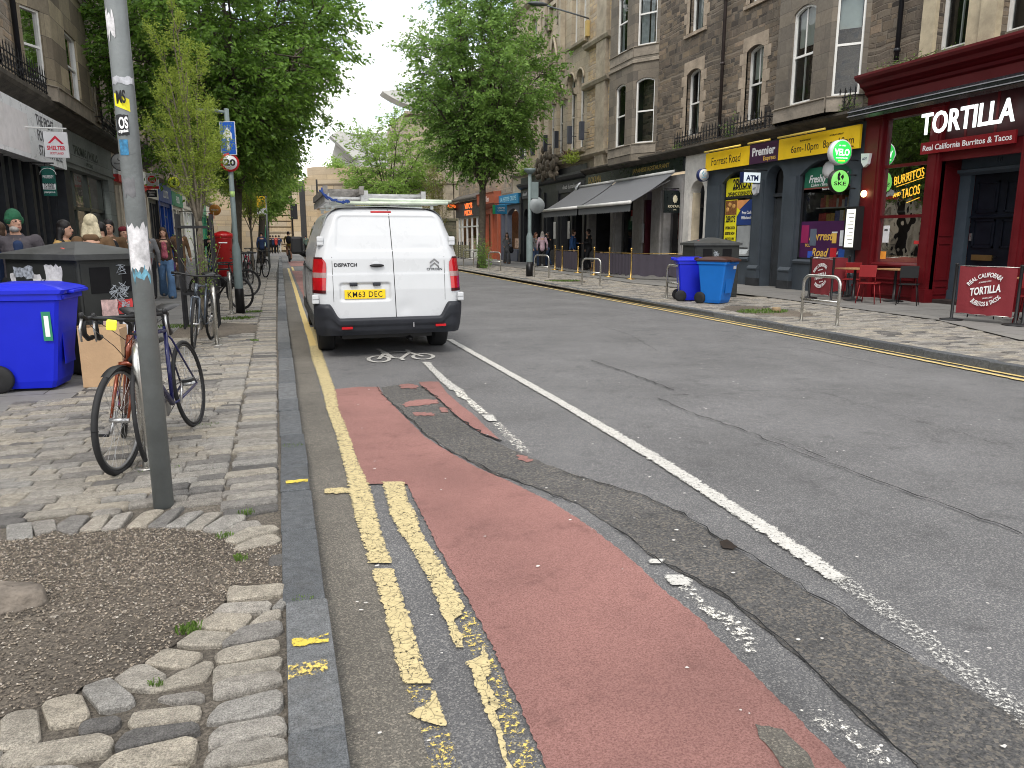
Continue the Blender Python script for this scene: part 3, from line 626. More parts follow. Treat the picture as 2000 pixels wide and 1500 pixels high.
# flagged footway
FLAG = masonry("flagstones", .75, .9, [(.16, .158, .152), (.21, .205, .195), (.185, .18, .17), (.235, .228, .21)], (.06, .055, .048), mw=.007, hv=.3, wv=.5, bump=.25, soot=.25, ground=True, fine=.12, crisp=.15)
sheet("footway", [(-30, -6), (-3.05, -6), (-3.05, 6.3), (-2.33, 6.35), (-2.33, 7.6), (-1.9, 7.65), (-1.9, 10), (-1.62, 10.1), (-1.62, 62), (-30, 62)], Z_PV+.001, FLAG)
sheet("footway", [(-1.62, 34), (-.03, 34), (.2, 62), (-1.62, 62)], Z_PV-.004, FLAG)
sheet("footway", [(10.35, -6), (40, -6), (40, 70), (9.0, 70), (9.0, 39), (11.2, 39), (11.0, 22), (11.6, 16), (11.3, 10.5), (10.2, 8)], Z_PV+.022, FLAG)
# far side: setts, kerb
st2 = Stones(SETT); y = 4.6
def xr(y): return 10.2 if y < 8 else (10.2+(y-8)*.42 if y < 11 else (11.45 if y < 16 else 11.1))
while y < 38.8:
    d = rs.uniform(.105, .135); x = 8.28
    while x < xr(y):
        w = rs.uniform(.19, .33)
        if not ((x-9.35)**2/.5+(y-12.9)**2/1.6 < 1 or (x-9.4)**2/.4+(y-24)**2/1.2 < 1):
            j = lambda: rs.uniform(-.008, .008)
            st2.stone([(x+.006+j(), y+.005+j()), (x+w-.006+j(), y+.005+j()), (x+w-.006+j(), y+d-.005+j()), (x+.006+j(), y+d-.005+j())], .108+rs.uniform(-.009, .006), .07, rs.random(), .011, rs)
        x += w
    y += d
structure(st2.build("cobbled_pavement"))
b2 = MB().use(JOINT); b2.poly([(8.2, -6, .082), (11.9, -6, .082), (11.9, 70, .082), (8.2, 70, .082)]); structure(b2.build("pavement_bed"))
kb2 = Stones(WHIN); y = 3.5
while y < 62:
    l = rk.uniform(.6, 1.1); xo = max(0, y-6)*.004
    xk = 8.12+max(0, y-6)*.013
    kb2.stone([(xk, y+.006), (xk+.15, y+.006), (xk+.15, y+l-.006), (xk, y+l-.006)], .112, -.01, rk.random()*.5, .014, rk); y += l
structure(kb2.build("kerb"))
# ---------- the gravelled tree pit in front
pit = [G(x/3., 1000+y/3., .09) for x, y in [(-600, 175), (45, 165), (190, 150), (330, 110), (400, 130), (590, 108), (850, 88), (1080, 92), (1260, 125), (1385, 200), (1410, 225), (1600, 190), (1680, 180), (1690, 250), (1695, 400), (1660, 412), (1420, 425), (1350, 425), (1330, 510), (1250, 590),
       (1150, 665), (1040, 765), (845, 880), (670, 975), (480, 1020), (440, 1060), (350, 1070), (210, 1145), (90, 1155), (0, 1200), (-200, 1260), (-700, 1400)]]
GRV = asphalt("pit_earth", (.060, .050, .041), (.17, .145, .115), (.27, .23, .18), scale=.6, bump=1.2, patch=.35)
sheet("gravel_bed", jag(pit, .004, .05, 4), .088, GRV)
PEB = sett_mat("pebble", [(.07, .06, .05), (.18, .15, .12), (.28, .235, .18), (.37, .31, .24), (.5, .46, .4)], .2)
pb = MB().use(PEB); pt_ = []; rp = random.Random(12)
oc = [(1, 0, 0), (0, 1, 0), (-1, 0, 0), (0, -1, 0), (0, 0, 1), (0, 0, -1)]; of = [(0, 1, 4), (1, 2, 4), (2, 3, 4), (3, 0, 4), (1, 0, 5), (2, 1, 5), (3, 2, 5), (0, 3, 5)]
cnt = 0
bbx = (min(p[0] for p in pit), max(p[0] for p in pit), min(p[1] for p in pit), max(p[1] for p in pit))
pb.smooth = False
while cnt < 17000:
    x = rp.uniform(-2.4, bbx[1]); y = rp.uniform(bbx[2], bbx[3])
    if not inside(x, y, pit): cnt += .05; continue
    dens = .55+.45*math.sin(x*3+1)*math.sin(y*2.6+.5)
    if rp.random() > dens+.25: cnt += .3; continue
    s_ = rp.uniform(.003, .0068)*(1.0 if rp.random() < .97 else 1.8); a = rp.uniform(0, 6.3); ca, sa = math.cos(a), math.sin(a)
    sx_, sy_, sz_ = s_*rp.uniform(.8, 1.5), s_*rp.uniform(.6, 1), s_*rp.uniform(.4, .7)
    pb.add([(x+(p[0]*sx_)*ca-(p[1]*sy_)*sa, y+(p[0]*sx_)*sa+(p[1]*sy_)*ca, .090+p[2]*sz_+rp.uniform(0, .004)) for p in oc], of)
    pt_ += [rp.random()**1.3]*6; cnt += 1
o_ = pb.build("gravel"); setattr_f(o_, "tint", pt_); tag(o_, "brown pea gravel filling the round tree pit", "gravel", kind='stuff')
# rough stump of stone in the pit
sg = MB().use(mat("old_stump", (.17, .145, .12), .9, var=.45, vs=9, bump=1., bs=22)); sg.smooth = True
sp = [G(x/3., 1000+y/3., .15) for x, y in [(-170, 420), (0, 410), (190, 405), (235, 420), (255, 465), (170, 480), (60, 500), (-180, 520)]]
cx_ = sum(p[0] for p in sp)/8; cy_2 = sum(p[1] for p in sp)/8
rows = []
for sc_, z_ in ((1.12, .085), (1.06, .12), (1.0, .148), (.8, .158), (.3, .162), (0.02, .163)):
    rows.append([(cx_+(p[0]-cx_)*sc_+rp.uniform(-.01, .01), cy_2+(p[1]-cy_2)*sc_+rp.uniform(-.01, .01), z_+rp.uniform(-.004, .004)) for p in jag(sp, .012, .08, 2)])
for r_ in rows: r_.append(r_[0])
sg.grid(rows); tag(sg.build("tree_stump"), "low weathered grey stump lying in the gravel pit", "stump")
# grass tufts
GR = leaf_mat("grass_blade", (.06, .11, .02), (.17, .28, .06))
gb = MB().use(GR); gt = []
def tuft(px, py, n, sp_, h, z=Z_PV, flat=False):
    c = (px, py) if flat else G(px, py, z)
    for i in range(n):
        a = rp.uniform(0, 6.3); r_ = sp_*math.sqrt(rp.random()); x, y = c[0]+r_*math.cos(a)*1.6, c[1]+r_*math.sin(a); hh = h*rp.uniform(.4, 1); la = rp.uniform(0, 6.3); le = hh*rp.uniform(.2, .8)
        w = .0025*max(1, y/4); dx, dy = math.cos(la+1.57)*w, math.sin(la+1.57)*w
        gb.add([(x-dx, y-dy, z-.01), (x+dx, y+dy, z-.01), (x+math.cos(la)*le*.4+dx*.6, y+math.sin(la)*le*.4+dy*.6, z+hh*.7), (x+math.cos(la)*le, y+math.sin(la)*le, z+hh*.9)], [(0, 1, 2), (0, 2, 3)]); gt.extend([rp.random()]*4)
for a in ((368, 1228, 90, .03, .03), (480, 1000, 50, .03, .02), (440, 1045, 60, .03, .02), (470, 1090, 40, .02, .03), (305, 1335, 30, .02, .02), (590, 1168, 30, .03, .012), (570, 870, 40, .05, .012), (497, 665, 40, .04, .03), (305, 915, 60, .09, .012), (410, 830, 40, .06, .02)): tuft(*a)
for a in ((-.8, 14.6, 300, .22, .05), (-1.7, 13.6, 300, .25, .04), (9.3, 12.8, 500, .35, .06), (9.3, 24, 400, .4, .05), (-.5, 15.8, 150, .1, .05)): tuft(*a, flat=True)
o_ = gb.build("grass"); setattr_f(o_, "tint", gt); tag(o_, "tufts of grass between paving stones and in the tree pits", "grass", kind='stuff')
# earth patches of the other pits
for nm, cx, cy2, rx, ry in (("tree_pit", -1.1, 12.9, .8, 1.05), ("tree_pit", 9.35, 12.9, .7, 1.25), ("tree_pit", 9.4, 24, .62, 1.1), ("tree_pit", 9.6, 36, .6, .9)):
    sheet(nm, jag([(cx+rx*math.cos(i*math.pi/10), cy2+ry*math.sin(i*math.pi/10)) for i in range(20)], .02, .08, 3), .097, GRV)
sb = MB().use(mat("cut_wood", (.3, .22, .13), .9, var=.3, vs=20)); sb.lathe([(.09, 0), (.085, .08), (.08, .1), (.0, .102)], (9.55, 12.7, .09), 12)
tag(sb.build("cut_stump"), "small sawn stump in the pit on the far pavement", "stump")
# =====================================================================  BUILDING KIT
RUB = masonry("rubble_stone", .135, .30, [(.05, .042, .036), (.17, .137, .105), (.24, .185, .125), (.08, .07, .06), (.20, .165, .125), (.105, .087, .07), (.29, .22, .155)], (.19, .16, .125), mw=.011, hv=.55, wv=.6, bump=1.0, soot=.5)
RUBL = masonry("rubble_stone_pale", .17, .36, [(.22, .19, .15), (.36, .29, .21), (.44, .33, .23), (.27, .23, .19), (.35, .29, .22)], (.30, .265, .22), mw=.012, hv=.5, wv=.5, bump=.9, soot=.45)
GOLD = masonry("golden_rubble", .17, .36, [(.33, .25, .155), (.46, .34, .2), (.52, .40, .25), (.38, .30, .21), (.43, .36, .27)], (.33, .285, .225), mw=.012, hv=.5, wv=.5, bump=.8, soot=.3)
ASH = masonry("ashlar_grey", .34, .75, [(.125, .11, .092), (.17, .15, .122), (.21, .18, .14), (.145, .127, .105)], (.11, .095, .08), mw=.006, hv=.1, wv=.3, bump=.3, soot=.55, crisp=.1)
TAN = masonry("ashlar_tan", .36, .8, [(.40, .34, .25), (.46, .385, .28), (.43, .37, .285), (.37, .32, .245)], (.20, .17, .13), mw=.006, hv=.1, wv=.3, bump=.3, soot=.32, crisp=.1, sootcol=(.12, .105, .085))
MARG = mat("margin_stone", (.36, .295, .225), .85, var=.3, vs=2.5, bump=.4, bs=30, dirt=.45)
MARGG = mat("margin_stone_grey", (.27, .235, .19), .85, var=.3, vs=2.5, bump=.4, bs=30, dirt=.55)
SOOTY = mat("sooty_cornice", (.075, .066, .054), .9, var=.5, vs=3, bump=.6, bs=25)
WFR = mat("white_window_paint", (.74, .74, .71), .45, var=.08, dirt=.15)
GLS = glass_mat(); GLD = glass_mat("shop_glass", (.86, .9, .9), .75, .01)
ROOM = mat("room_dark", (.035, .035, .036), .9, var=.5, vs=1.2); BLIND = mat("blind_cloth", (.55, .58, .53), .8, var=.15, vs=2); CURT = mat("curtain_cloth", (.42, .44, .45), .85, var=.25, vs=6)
IRON = mat("cast_iron", (.018, .018, .02), .55, var=.3, vs=10); PIPE = mat("pipe_iron", (.045, .035, .033), .5, var=.3, vs=6); SLATE = mat("slate", (.08, .085, .095), .7, var=.25, vs=3, bump=.5)
class Fr:
    """a facade plane: u along it, z up, n out of it"""
    def __init__(s, A, B, out):
        s.o = Vector((*A, 0)); d = Vector((*B, 0))-s.o; s.L = d.length; s.u = d.normalized(); n = Vector((-s.u.y, s.u.x, 0))
        if n.dot(Vector((*out, 0))) < 0: n = -n
        s.n = n
    def p(s, u, z, n=0.): q = s.o+s.u*u+s.n*n; return (q.x, q.y, z)
def right_fr(X=14.0): return Fr((X, 0), (X, 1), (-1, 0))
def left_fr(X=-5.6): return Fr((X, 0), (X, 1), (1, 0))
def fbox(mb, fr, u0, u1, z0, z1, n0, n1):
    vs = [fr.p(u0, z0, n0), fr.p(u1, z0, n0), fr.p(u1, z0, n1), fr.p(u0, z0, n1), fr.p(u0, z1, n0), fr.p(u1, z1, n0), fr.p(u1, z1, n1), fr.p(u0, z1, n1)]
    mb.add(vs, [(0, 3, 2, 1), (4, 5, 6, 7), (0, 1, 5, 4), (1, 2, 6, 5), (2, 3, 7, 6), (3, 0, 4, 7)]); return mb
def fprof(mb, fr, u0, u1, prof):
    """a moulding: profile of (n,z) swept from u0 to u1"""
    n = len(prof); vs = [fr.p(u0, z, a) for a, z in prof]+[fr.p(u1, z, a) for a, z in prof]
    mb.add(vs, [tuple(range(n)), tuple(range(n, 2*n))[::-1]]+[(i, (i+1) % n, n+(i+1) % n, n+i) for i in range(n)]); return mb
def arcpts(u0, u1, z, rise, k=8):
    """points of a segmental (or round) head from u0 to u1 springing at z"""
    w = u1-u0
    if rise <= 0: return [(u0, z), (u1, z)]
    Rr = (w*w/4+rise*rise)/(2*rise); c = (u0+u1)/2; a = math.asin(min(1, w/2/Rr))
    if rise > w/2: Rr = w/2; return [(c-Rr*math.cos(math.pi*i/k), z+rise*math.sin(math.pi*i/k)) for i in range(k+1)]
    return [(c+Rr*math.sin(-a+2*a*i/k), z+rise-Rr+Rr*math.cos(-a+2*a*i/k)) for i in range(k+1)]
def wall(mb, fr, u0, u1, z0, z1, holes=(), rev=.24, n=0.):
    us = sorted({u0, u1, *[h[0] for h in holes], *[h[1] for h in holes]}); zs = sorted({z0, z1, *[h[2] for h in holes], *[h[3] for h in holes]})
    us = [u for u in us if u0 <= u <= u1]; zs = [z for z in zs if z0 <= z <= z1]
    for i in range(len(us)-1):
        for j in range(len(zs)-1):
            cu, cz = (us[i]+us[i+1])/2, (zs[j]+zs[j+1])/2
            if any(h[0] < cu < h[1] and h[2] < cz < h[3] for h in holes): continue
            mb.poly([fr.p(us[i], zs[j], n), fr.p(us[i+1], zs[j], n), fr.p(us[i+1], zs[j+1], n), fr.p(us[i], zs[j+1], n)])
    for h in holes:
        a, b, c, d = h[:4]; rise = h[4] if len(h) > 4 else 0
        P = [fr.p(b, c, n), fr.p(a, c, n)]+[fr.p(u, z, n) for u, z in arcpts(a, b, d-rise, rise)]
        Q = [fr.p(b, c, n-rev), fr.p(a, c, n-rev)]+[fr.p(u, z, n-rev) for u, z in arcpts(a, b, d-rise, rise)]
        m = len(P)
        mb.add(P+Q, [(i, (i+1) % m, m+(i+1) % m, m+i) for i in range(m)])
        if rise > 0:
            A_ = arcpts(a, b, d-rise, rise)
            for (ua, za), (ub, zb) in zip(A_, A_[1:]): mb.poly([fr.p(ua, za, n), fr.p(ub, zb, n), fr.p(ub, d, n), fr.p(ua, d, n)])
def margins(mb, fr, h, w=.17, step=.34, proud=.012, lintel=.3, r=None, sill=True):
    """dressed stones round an opening, long and short alternating"""
    a, b, c, d = h[:4]; rise = h[4] if len(h) > 4 else 0; z = c; k = 0
    while z < d-.01:
        z1 = min(z+step, d); e = w+(.15 if k % 2 else 0)
        fbox(mb, fr, a-e, a, z+.004, z1-.004, -.05, proud); fbox(mb, fr, b, b+e, z+.004, z1-.004, -.05, proud); z = z1; k += 1
    A_ = arcpts(a, b, d-rise, rise)
    n = len(A_)
    for (ua, za), (ub, zb) in zip(A_, A_[1:]):
        mb.add([fr.p(ua, za, -.05), fr.p(ub, zb, -.05), fr.p(ub, d+lintel, -.05), fr.p(ua, d+lintel, -.05), fr.p(ua, za, proud), fr.p(ub, zb, proud), fr.p(ub, d+lintel, proud), fr.p(ua, d+lintel, proud)],
               [(4, 5, 6, 7), (0, 1, 5, 4), (2, 3, 7, 6)])
    fbox(mb, fr, a-w, a, d+.002, d+lintel, -.05, proud); fbox(mb, fr, b, b+w, d+.002, d+lintel, -.05, proud)
    if sill: fprof(mb, fr, a-w-.05, b+w+.05, [(-.2, c-.14), (.07, c-.14), (.07, c-.04), (-.2, c+.01)])
def window(parent, fr, h, rev=.2, mull=True, cover=None, fm=None, split=.5, bar=.055, open_=0, name="window", room=True, n=0.):
    """sash window: frame (part), glass pane, room behind, blind or curtain as sub-parts"""
    a, b, c, d = h[:4]; rise = h[4] if len(h) > 4 else 0; fm = fm or WFR; mb = MB().use(fm); n0 = n-rev
    A_ = arcpts(a, b, d-rise, rise); Ai = arcpts(a+bar, b-bar, d-rise-(bar if rise == 0 else bar*.6), max(0, rise-bar*.4))
    if rise == 0: Ai = [(a+bar, d-bar), (b-bar, d-bar)]
    # outer rim
    P = [(a, c)]+A_+[(b, c)]; Q = [(a+bar, c+bar*1.3)]+Ai+[(b-bar, c+bar*1.3)]; m = len(P)
    vs = [fr.p(u, z, n0+.05) for u, z in P]+[fr.p(u, z, n0+.05) for u, z in Q]+[fr.p(u, z, n0-.03) for u, z in Q]
    mb.add(vs, [(i, (i+1) % m, m+(i+1) % m, m+i) for i in range(m)]+[(m+i, m+(i+1) % m, 2*m+(i+1) % m, 2*m+i) for i in range(m)])
    zm = c+(d-c)*split
    fbox(mb, fr, a+bar, b-bar, zm-.03, zm+.025, n0-.03, n0+.03)
    zt = d-rise if rise else d-bar
    if mull == 2 or mull is True:
        uc = (a+b)/2; fbox(mb, fr, uc-.014, uc+.014, zm+.025, d-bar, n0-.02, n0+.012); fbox(mb, fr, uc-.014, uc+.014, c+bar*1.3, zm-.03, n0-.05, n0-.012)
    w = mb.build(name, parent, world=True)
    g = MB().use(GLS); uu = [(a+bar*.5, c+bar), *[(x, y-.01) for x, y in Ai], (b-bar*.5, c+bar)]
    g.poly([fr.p(u, z, n0-.01) for u, z in uu]); g.build("pane", w)['label'] = "window glass"
    w_ = w.children[-1]; w_.location = (0, 0, 0)
    L_ = parent.location; me = w_.data
    for v in me.vertices: v.co = (v.co.x-L_[0], v.co.y-L_[1], v.co.z-L_[2])
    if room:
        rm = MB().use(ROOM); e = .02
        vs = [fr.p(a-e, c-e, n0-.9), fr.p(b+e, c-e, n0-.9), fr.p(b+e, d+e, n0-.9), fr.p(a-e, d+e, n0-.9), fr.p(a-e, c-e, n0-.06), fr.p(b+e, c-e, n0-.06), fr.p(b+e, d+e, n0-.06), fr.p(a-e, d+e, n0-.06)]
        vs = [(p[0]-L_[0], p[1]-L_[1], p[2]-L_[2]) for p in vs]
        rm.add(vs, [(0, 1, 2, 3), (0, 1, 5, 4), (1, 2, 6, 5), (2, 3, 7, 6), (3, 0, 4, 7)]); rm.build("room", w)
    if cover:
        kind, t = cover; cm = MB().use(BLIND if kind == 'blind' else CURT)
        if kind == 'blind':
            zb = d-(d-c)*t; fbox(cm, fr, a+bar, b-bar, zb, d-.02, n0-.12, n0-.105)
        else:
            for s_, (x0, x1) in enumerate(((a+bar, a+(b-a)*t*.5), (b-(b-a)*t*.5, b-bar))):
                k = 10; rows = []
                for i in range(k+1):
                    u = x0+(x1-x0)*i/k; dn = .025*math.sin(i*2.1); rows.append([fr.p(u, c+.03, n0-.13+dn), fr.p(u, d-.03, n0-.13+dn)])
                cm.grid(rows)
        cm.v = [(p[0]-L_[0], p[1]-L_[1], p[2]-L_[2]) for p in cm.v]
        cm.build("blind" if kind == 'blind' else "curtain", w)
    return w
def railing(parent, fr, u0, u1, z0, h=.5, n=.35, step=.13, fancy=True, name="railing"):
    mb = MB().use(IRON); P = lambda u, z: fr.p(u, z, n)
    for z in (z0+.05, z0+h*.72): fbox(mb, fr, u0, u1, z-.012, z+.012, n-.01, n+.01)
    k = int((u1-u0)/step)
    for i in range(k+1):
        u = u0+(u1-u0)*i/max(k, 1)
        fbox(mb, fr, u-.011, u+.011, z0, z0+h, n-.009, n+.009)
        mb.add([P(u-.035, z0+h), P(u, z0+h+.10), P(u+.035, z0+h), P(u, z0+h-.03)], [(0, 1, 2, 3)])
        fbox(mb, fr, u-.028, u+.028, z0+h*.45, z0+h*.5, n-.012, n+.012)
        if fancy and i < k:
            c = u+(u1-u0)/max(k, 1)/2
            mb.tube([fr.p(c+.05*math.cos(a), z0+h*.38+.08*math.sin(a), n) for a in np.linspace(0, 6.28, 9)], .007, 4, cap=False)
    for u in (u0, u1):
        fbox(mb, fr, u-.01, u+.01, z0+h*.7, z0+h*.74, 0, n)
    return mb.build(name, parent, world=True)
def pipe(parent, fr, u, z0, z1, r=.05, n=.1, m=None):
    mb = MB().use(m or PIPE); mb.tube([fr.p(u, z0, n), fr.p(u, z1, n)], r, 10)
    z = z0+.3
    while z < z1: mb.tube([fr.p(u, z, n), fr.p(u, z+.08, n)], r*1.35, 10); z += 1.9
    return mb.build("drainpipe", parent, world=True)
def bldg(name, label, loc): return thing(name, label, "building", loc)
FR = right_fr()
rb = random.Random(21)
# ============================ corner-less tenement with the burrito shop (nearest, right)
b0 = bldg("tenement_building", "nearest right hand tenement with a dark red restaurant front at street level", (14, 12, 0))
RED = mat("red_shop_paint", (.10, .005, .008), .42, var=.12, vs=3, dirt=.2); RED2 = mat("red_shop_paint_bright", (.2, .01, .014), .4, var=.1, vs=3, dirt=.12)
BLG = mat("blue_grey_paint", (.055, .075, .095), .5, var=.15, dirt=.2); NAVY = mat("navy_door_paint", (.006, .008, .014), .35, var=.3)
w = MB().use(RUB); W1 = (12.95, 13.78, 5.55, 8.3, .12); W2 = (11.25, 12.22, 5.55, 8.3, .12); W3 = (12.95, 13.78, 9.6, 12.2, .12)
wall(w, FR, 6, 15.5, 4.6, 17, [W1, W2, W3]); w.poly([(14, 15.5, 4.6), (16, 15.5, 4.6), (16, 15.5, 17), (14, 15.5, 17)]); w.build("wall", b0, world=True)
mg = MB().use(mat("cream_margin", (.43, .37, .26), .8, var=.25, vs=2.5, bump=.3, dirt=.3))
for h in (W1, W2, W3):
    mg = MB().use(MATS["cream_margin"]); fbox(mg, FR, h[0]-.36, h[0]-.002, h[2]-.1, h[3]+.3, -.1, .10); fbox(mg, FR, h[1]+.002, h[1]+.36, h[2]-.1, h[3]+.3, -.1, .10)
    fbox(mg, FR, h[0]-.001, h[1]+.001, h[3]-.12, h[3]+.3, -.1, .10)
    fprof(mg, FR, h[0]-.4, h[1]+.4, [(-.2, h[2]-.22), (.16, h[2]-.22), (.16, h[2]-.12), (-.2, h[2]-.02)])
    mg.build("window_surround", b0, world=True)
mg = MB().use(MATS["cream_margin"]); fbox(mg, FR, 12.22, 12.6, 5.3, 9, .1, .16); mg.build("bay_pier", b0, world=True)
window(b0, FR, W1, mull=True, split=.62); window(b0, FR, W2, mull=False, split=.6); window(b0, FR, W3)
pipe(b0, FR, 14.75, 5.45, 17, .055, .12, mat("black_pipe", (.015, .016, .02), .4))
# red shopfront: everything below z 5.35
sf = MB().use(RED)
fprof(sf, FR, 6, 15.62, [(-.05, 5.0), (.12, 5.0), (.22, 5.08), (.30, 5.12), (.34, 5.2), (.46, 5.26), (.5, 5.32), (.5, 5.37), (-.05, 5.42)])
fbox(sf, FR, 6, 15.55, 4.62, 5.0, -.05, .10)
fprof(sf, FR, 6, 15.58, [(.10, 4.9), (.16, 4.94), (.20, 5.0), (.10, 5.0)])
for (u0, u1, n1) in ((14.98, 15.5, .12), (13.28, 13.58, .10), (11.12, 11.36, .10)):
    fbox(sf, FR, u0, u1, .12, 4.62, -.1, n1); fbox(sf, FR, u0-.03, u1+.03, .12, .42, -.1, n1+.04); fbox(sf, FR, u0-.03, u1+.03, 4.35, 4.5, -.1, n1+.03)
    fbox(sf, FR, u0+.07, u1-.07, .55, 4.2, n1, n1+.018)
# stall riser with panels, window frames
fbox(sf, FR, 13.58, 14.98, .12, .92, -.08, .02); fprof(sf, FR, 13.58, 14.98, [(-.1, .9), (.1, .9), (.1, .94), (.02, .99), (-.1, .99)])
for z0, z1 in ((.2, .52), (.58, .86)):
    fbox(sf, FR, 13.66, 14.9, z0, z0+.035, .02, .05); fbox(sf, FR, 13.66, 14.9, z1-.035, z1, .02, .05); fbox(sf, FR, 13.66, 13.7, z0+.035, z1-.035, .02, .05); fbox(sf, FR, 14.86, 14.9, z0+.035, z1-.035, .02, .05)
for u in (13.58, 14.9): fbox(sf, FR, u, u+.08, .99, 4.62, -.1, .03)
for z in (2.02, 3.18): fbox(sf, FR, 13.66, 14.9, z, z+.07, -.08, .02)
fbox(sf, FR, 13.62, 14.95, 4.3, 4.62, -.08, .06)
fbox(sf, FR, 6, 11.12, .12, .92, -.08, .02); fbox(sf, FR, 6, 11.12, 4.3, 4.62, -.08, .06); fbox(sf, FR, 10.95, 11.12, .99, 4.3, -.1, .03); fbox(sf, FR, 6, 10.95, 3.18, 3.25, -.08, .02)
fbox(sf, FR, 11.36, 13.28, 3.2, 3.5, -.05, .03); sf.use(mat('added_sign_backing', (.04, .006, .008), .55, var=.3)); fbox(sf, FR, 11.36, 13.58, 3.52, 4.6, -.02, -.005); sf.use(RED)  # opaque panel added before the glass to stop it mirroring the letters
for u in (12.05, 12.75): fbox(sf, FR, u, u+.06, 3.5, 4.62, -.06, .0)
# recess: side panels and soffit
for u, s_ in ((13.28, -1), (11.36, 1)):
    sf.add([(14, u, .12), (14.62, u, .12), (14.62, u, 3.3), (14, u, 3.3)], [(0, 1, 2, 3)])
    for z0, z1 in ((.3, .5), (.62, 1.45), (1.6, 3.1)):
        for (x0, x1, a, b_) in ((14.12, 14.5, z0, z0+.03), (14.12, 14.5, z1-.03, z1), (14.12, 14.15, z0+.03, z1-.03), (14.47, 14.5, z0+.03, z1-.03)):
            y0_, y1_ = (u-.02, u) if s_ < 0 else (u, u+.02); sf.box((x0, y0_, a), (x1, y1_, b_))
sf.poly([(14, 11.36, 3.3), (14.62, 11.36, 3.3), (14.62, 13.28, 3.3), (14, 13.28, 3.3)])
sfo = sf.build("shopfront", b0, world=True); sfo['label'] = "dark red painted timber shopfront"
FRd = right_fr(14.62)
df = MB().use(BLG)
for a, b_ in ((13.0, 13.28), (11.36, 11.6)): fbox(df, FRd, a, b_, .12, 2.95, -.05, .07); fbox(df, FRd, a-.02, b_, .12, .4, -.05, .1)
fbox(df, FRd, 11.36, 13.28, 2.95, 3.3, -.05, .07); fprof(df, FRd, 11.36, 13.28, [(.07, 2.9), (.16, 2.96), (.18, 3.02), (.07, 3.04)])
dfo = df.build("door_frame", b0, world=True)
dd = MB().use(NAVY); fbox(dd, FRd, 11.6, 13.0, .14, 2.95, -.12, -.06); 
for u0, u1 in ((11.72, 12.22), (12.38, 12.9)):
    for z0, z1 in ((.35, .95), (1.35, 1.95), (2.1, 2.75)):
        fbox(dd, FRd, u0, u1, z0, z0+.035, -.06, -.03); fbox(dd, FRd, u0, u1, z1-.035, z1, -.06, -.03); fbox(dd, FRd, u0, u0+.035, z0, z1, -.06, -.03); fbox(dd, FRd, u1-.035, u1, z0, z1, -.06, -.03)
        fbox(dd, FRd, u0+.08, u1-.08, z0+.08, z1-.08, -.06, -.045)
fprof(dd, FRd, 11.6, 13.0, [(-.06, 2.05), (-.01, 2.02), (-.01, 1.99), (-.06, 1.99)])
do = dd.build("door", b0, world=True); do['label'] = "navy blue panelled street door"
br = MB().use(mat("brass_plate", (.35, .24, .10), .35, metal=.8)); fbox(br, FRd, 12.35, 12.85, 1.08, 1.2, -.055, -.02); 
L0 = b0.location; br.v = [(p[0]-L0[0], p[1]-L0[1], p[2]-L0[2]) for p in br.v]; br.build("letter_box", do)
hn = MB().use(mat("steel_handle", (.6, .6, .6), .3, metal=.9)); fbox(hn, FRd, 12.9, 12.94, 1.5, 1.66, -.055, -.0); hn.v = [(p[0]-L0[0], p[1]-L0[1], p[2]-L0[2]) for p in hn.v]; hn.build("handle", do)
nm = MB().use(BLG).text("20", FRd.p(12.45, 3.12, .075), (0, -1, 0), (0, 0, 1), .12, ext=.01, bold=.01); nm.build("house_number", b0, world=True)
# glass of the burrito shop and its interior
for (u0, u1, z0, z1) in ((13.66, 14.9, .99, 2.02), (13.66, 14.9, 2.09, 3.18), (13.66, 14.9, 3.25, 4.3), (6, 10.95, .99, 3.18), (6, 10.95, 3.25, 4.3), (11.36, 13.28, 3.5, 4.62)):
    gl = MB().use(GLD); gl.poly([FR.p(u0, z0, -.03), FR.p(u1, z0, -.03), FR.p(u1, z1, -.03), FR.p(u0, z1, -.03)]); gl.build("shop_window", b0, world=True)
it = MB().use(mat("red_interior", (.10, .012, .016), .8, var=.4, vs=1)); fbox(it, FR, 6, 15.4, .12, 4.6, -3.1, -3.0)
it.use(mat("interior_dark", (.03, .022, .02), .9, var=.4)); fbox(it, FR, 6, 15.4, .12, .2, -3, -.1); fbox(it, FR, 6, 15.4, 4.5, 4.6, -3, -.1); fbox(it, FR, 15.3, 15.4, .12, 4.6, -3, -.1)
it.use(mat("counter_wood", (.42, .27, .13), .6, var=.25)); fbox(it, FR, 13.66, 14.9, 1.0, 1.14, -.55, -.12); fbox(it, FR, 12, 14.8, .2, 1.1, -1.8, -1.6)
it.use(mat("interior_steel", (.4, .4, .4), .3, metal=.7)); fbox(it, FR, 12.5, 14.2, 1.85, 1.9, -1.8, -1.5); it.use(RED2); fbox(it, FR, 13.2, 14.9, 1.3, 1.9, -2.4, -2.3)
it.build("shop_interior", b0, world=True)
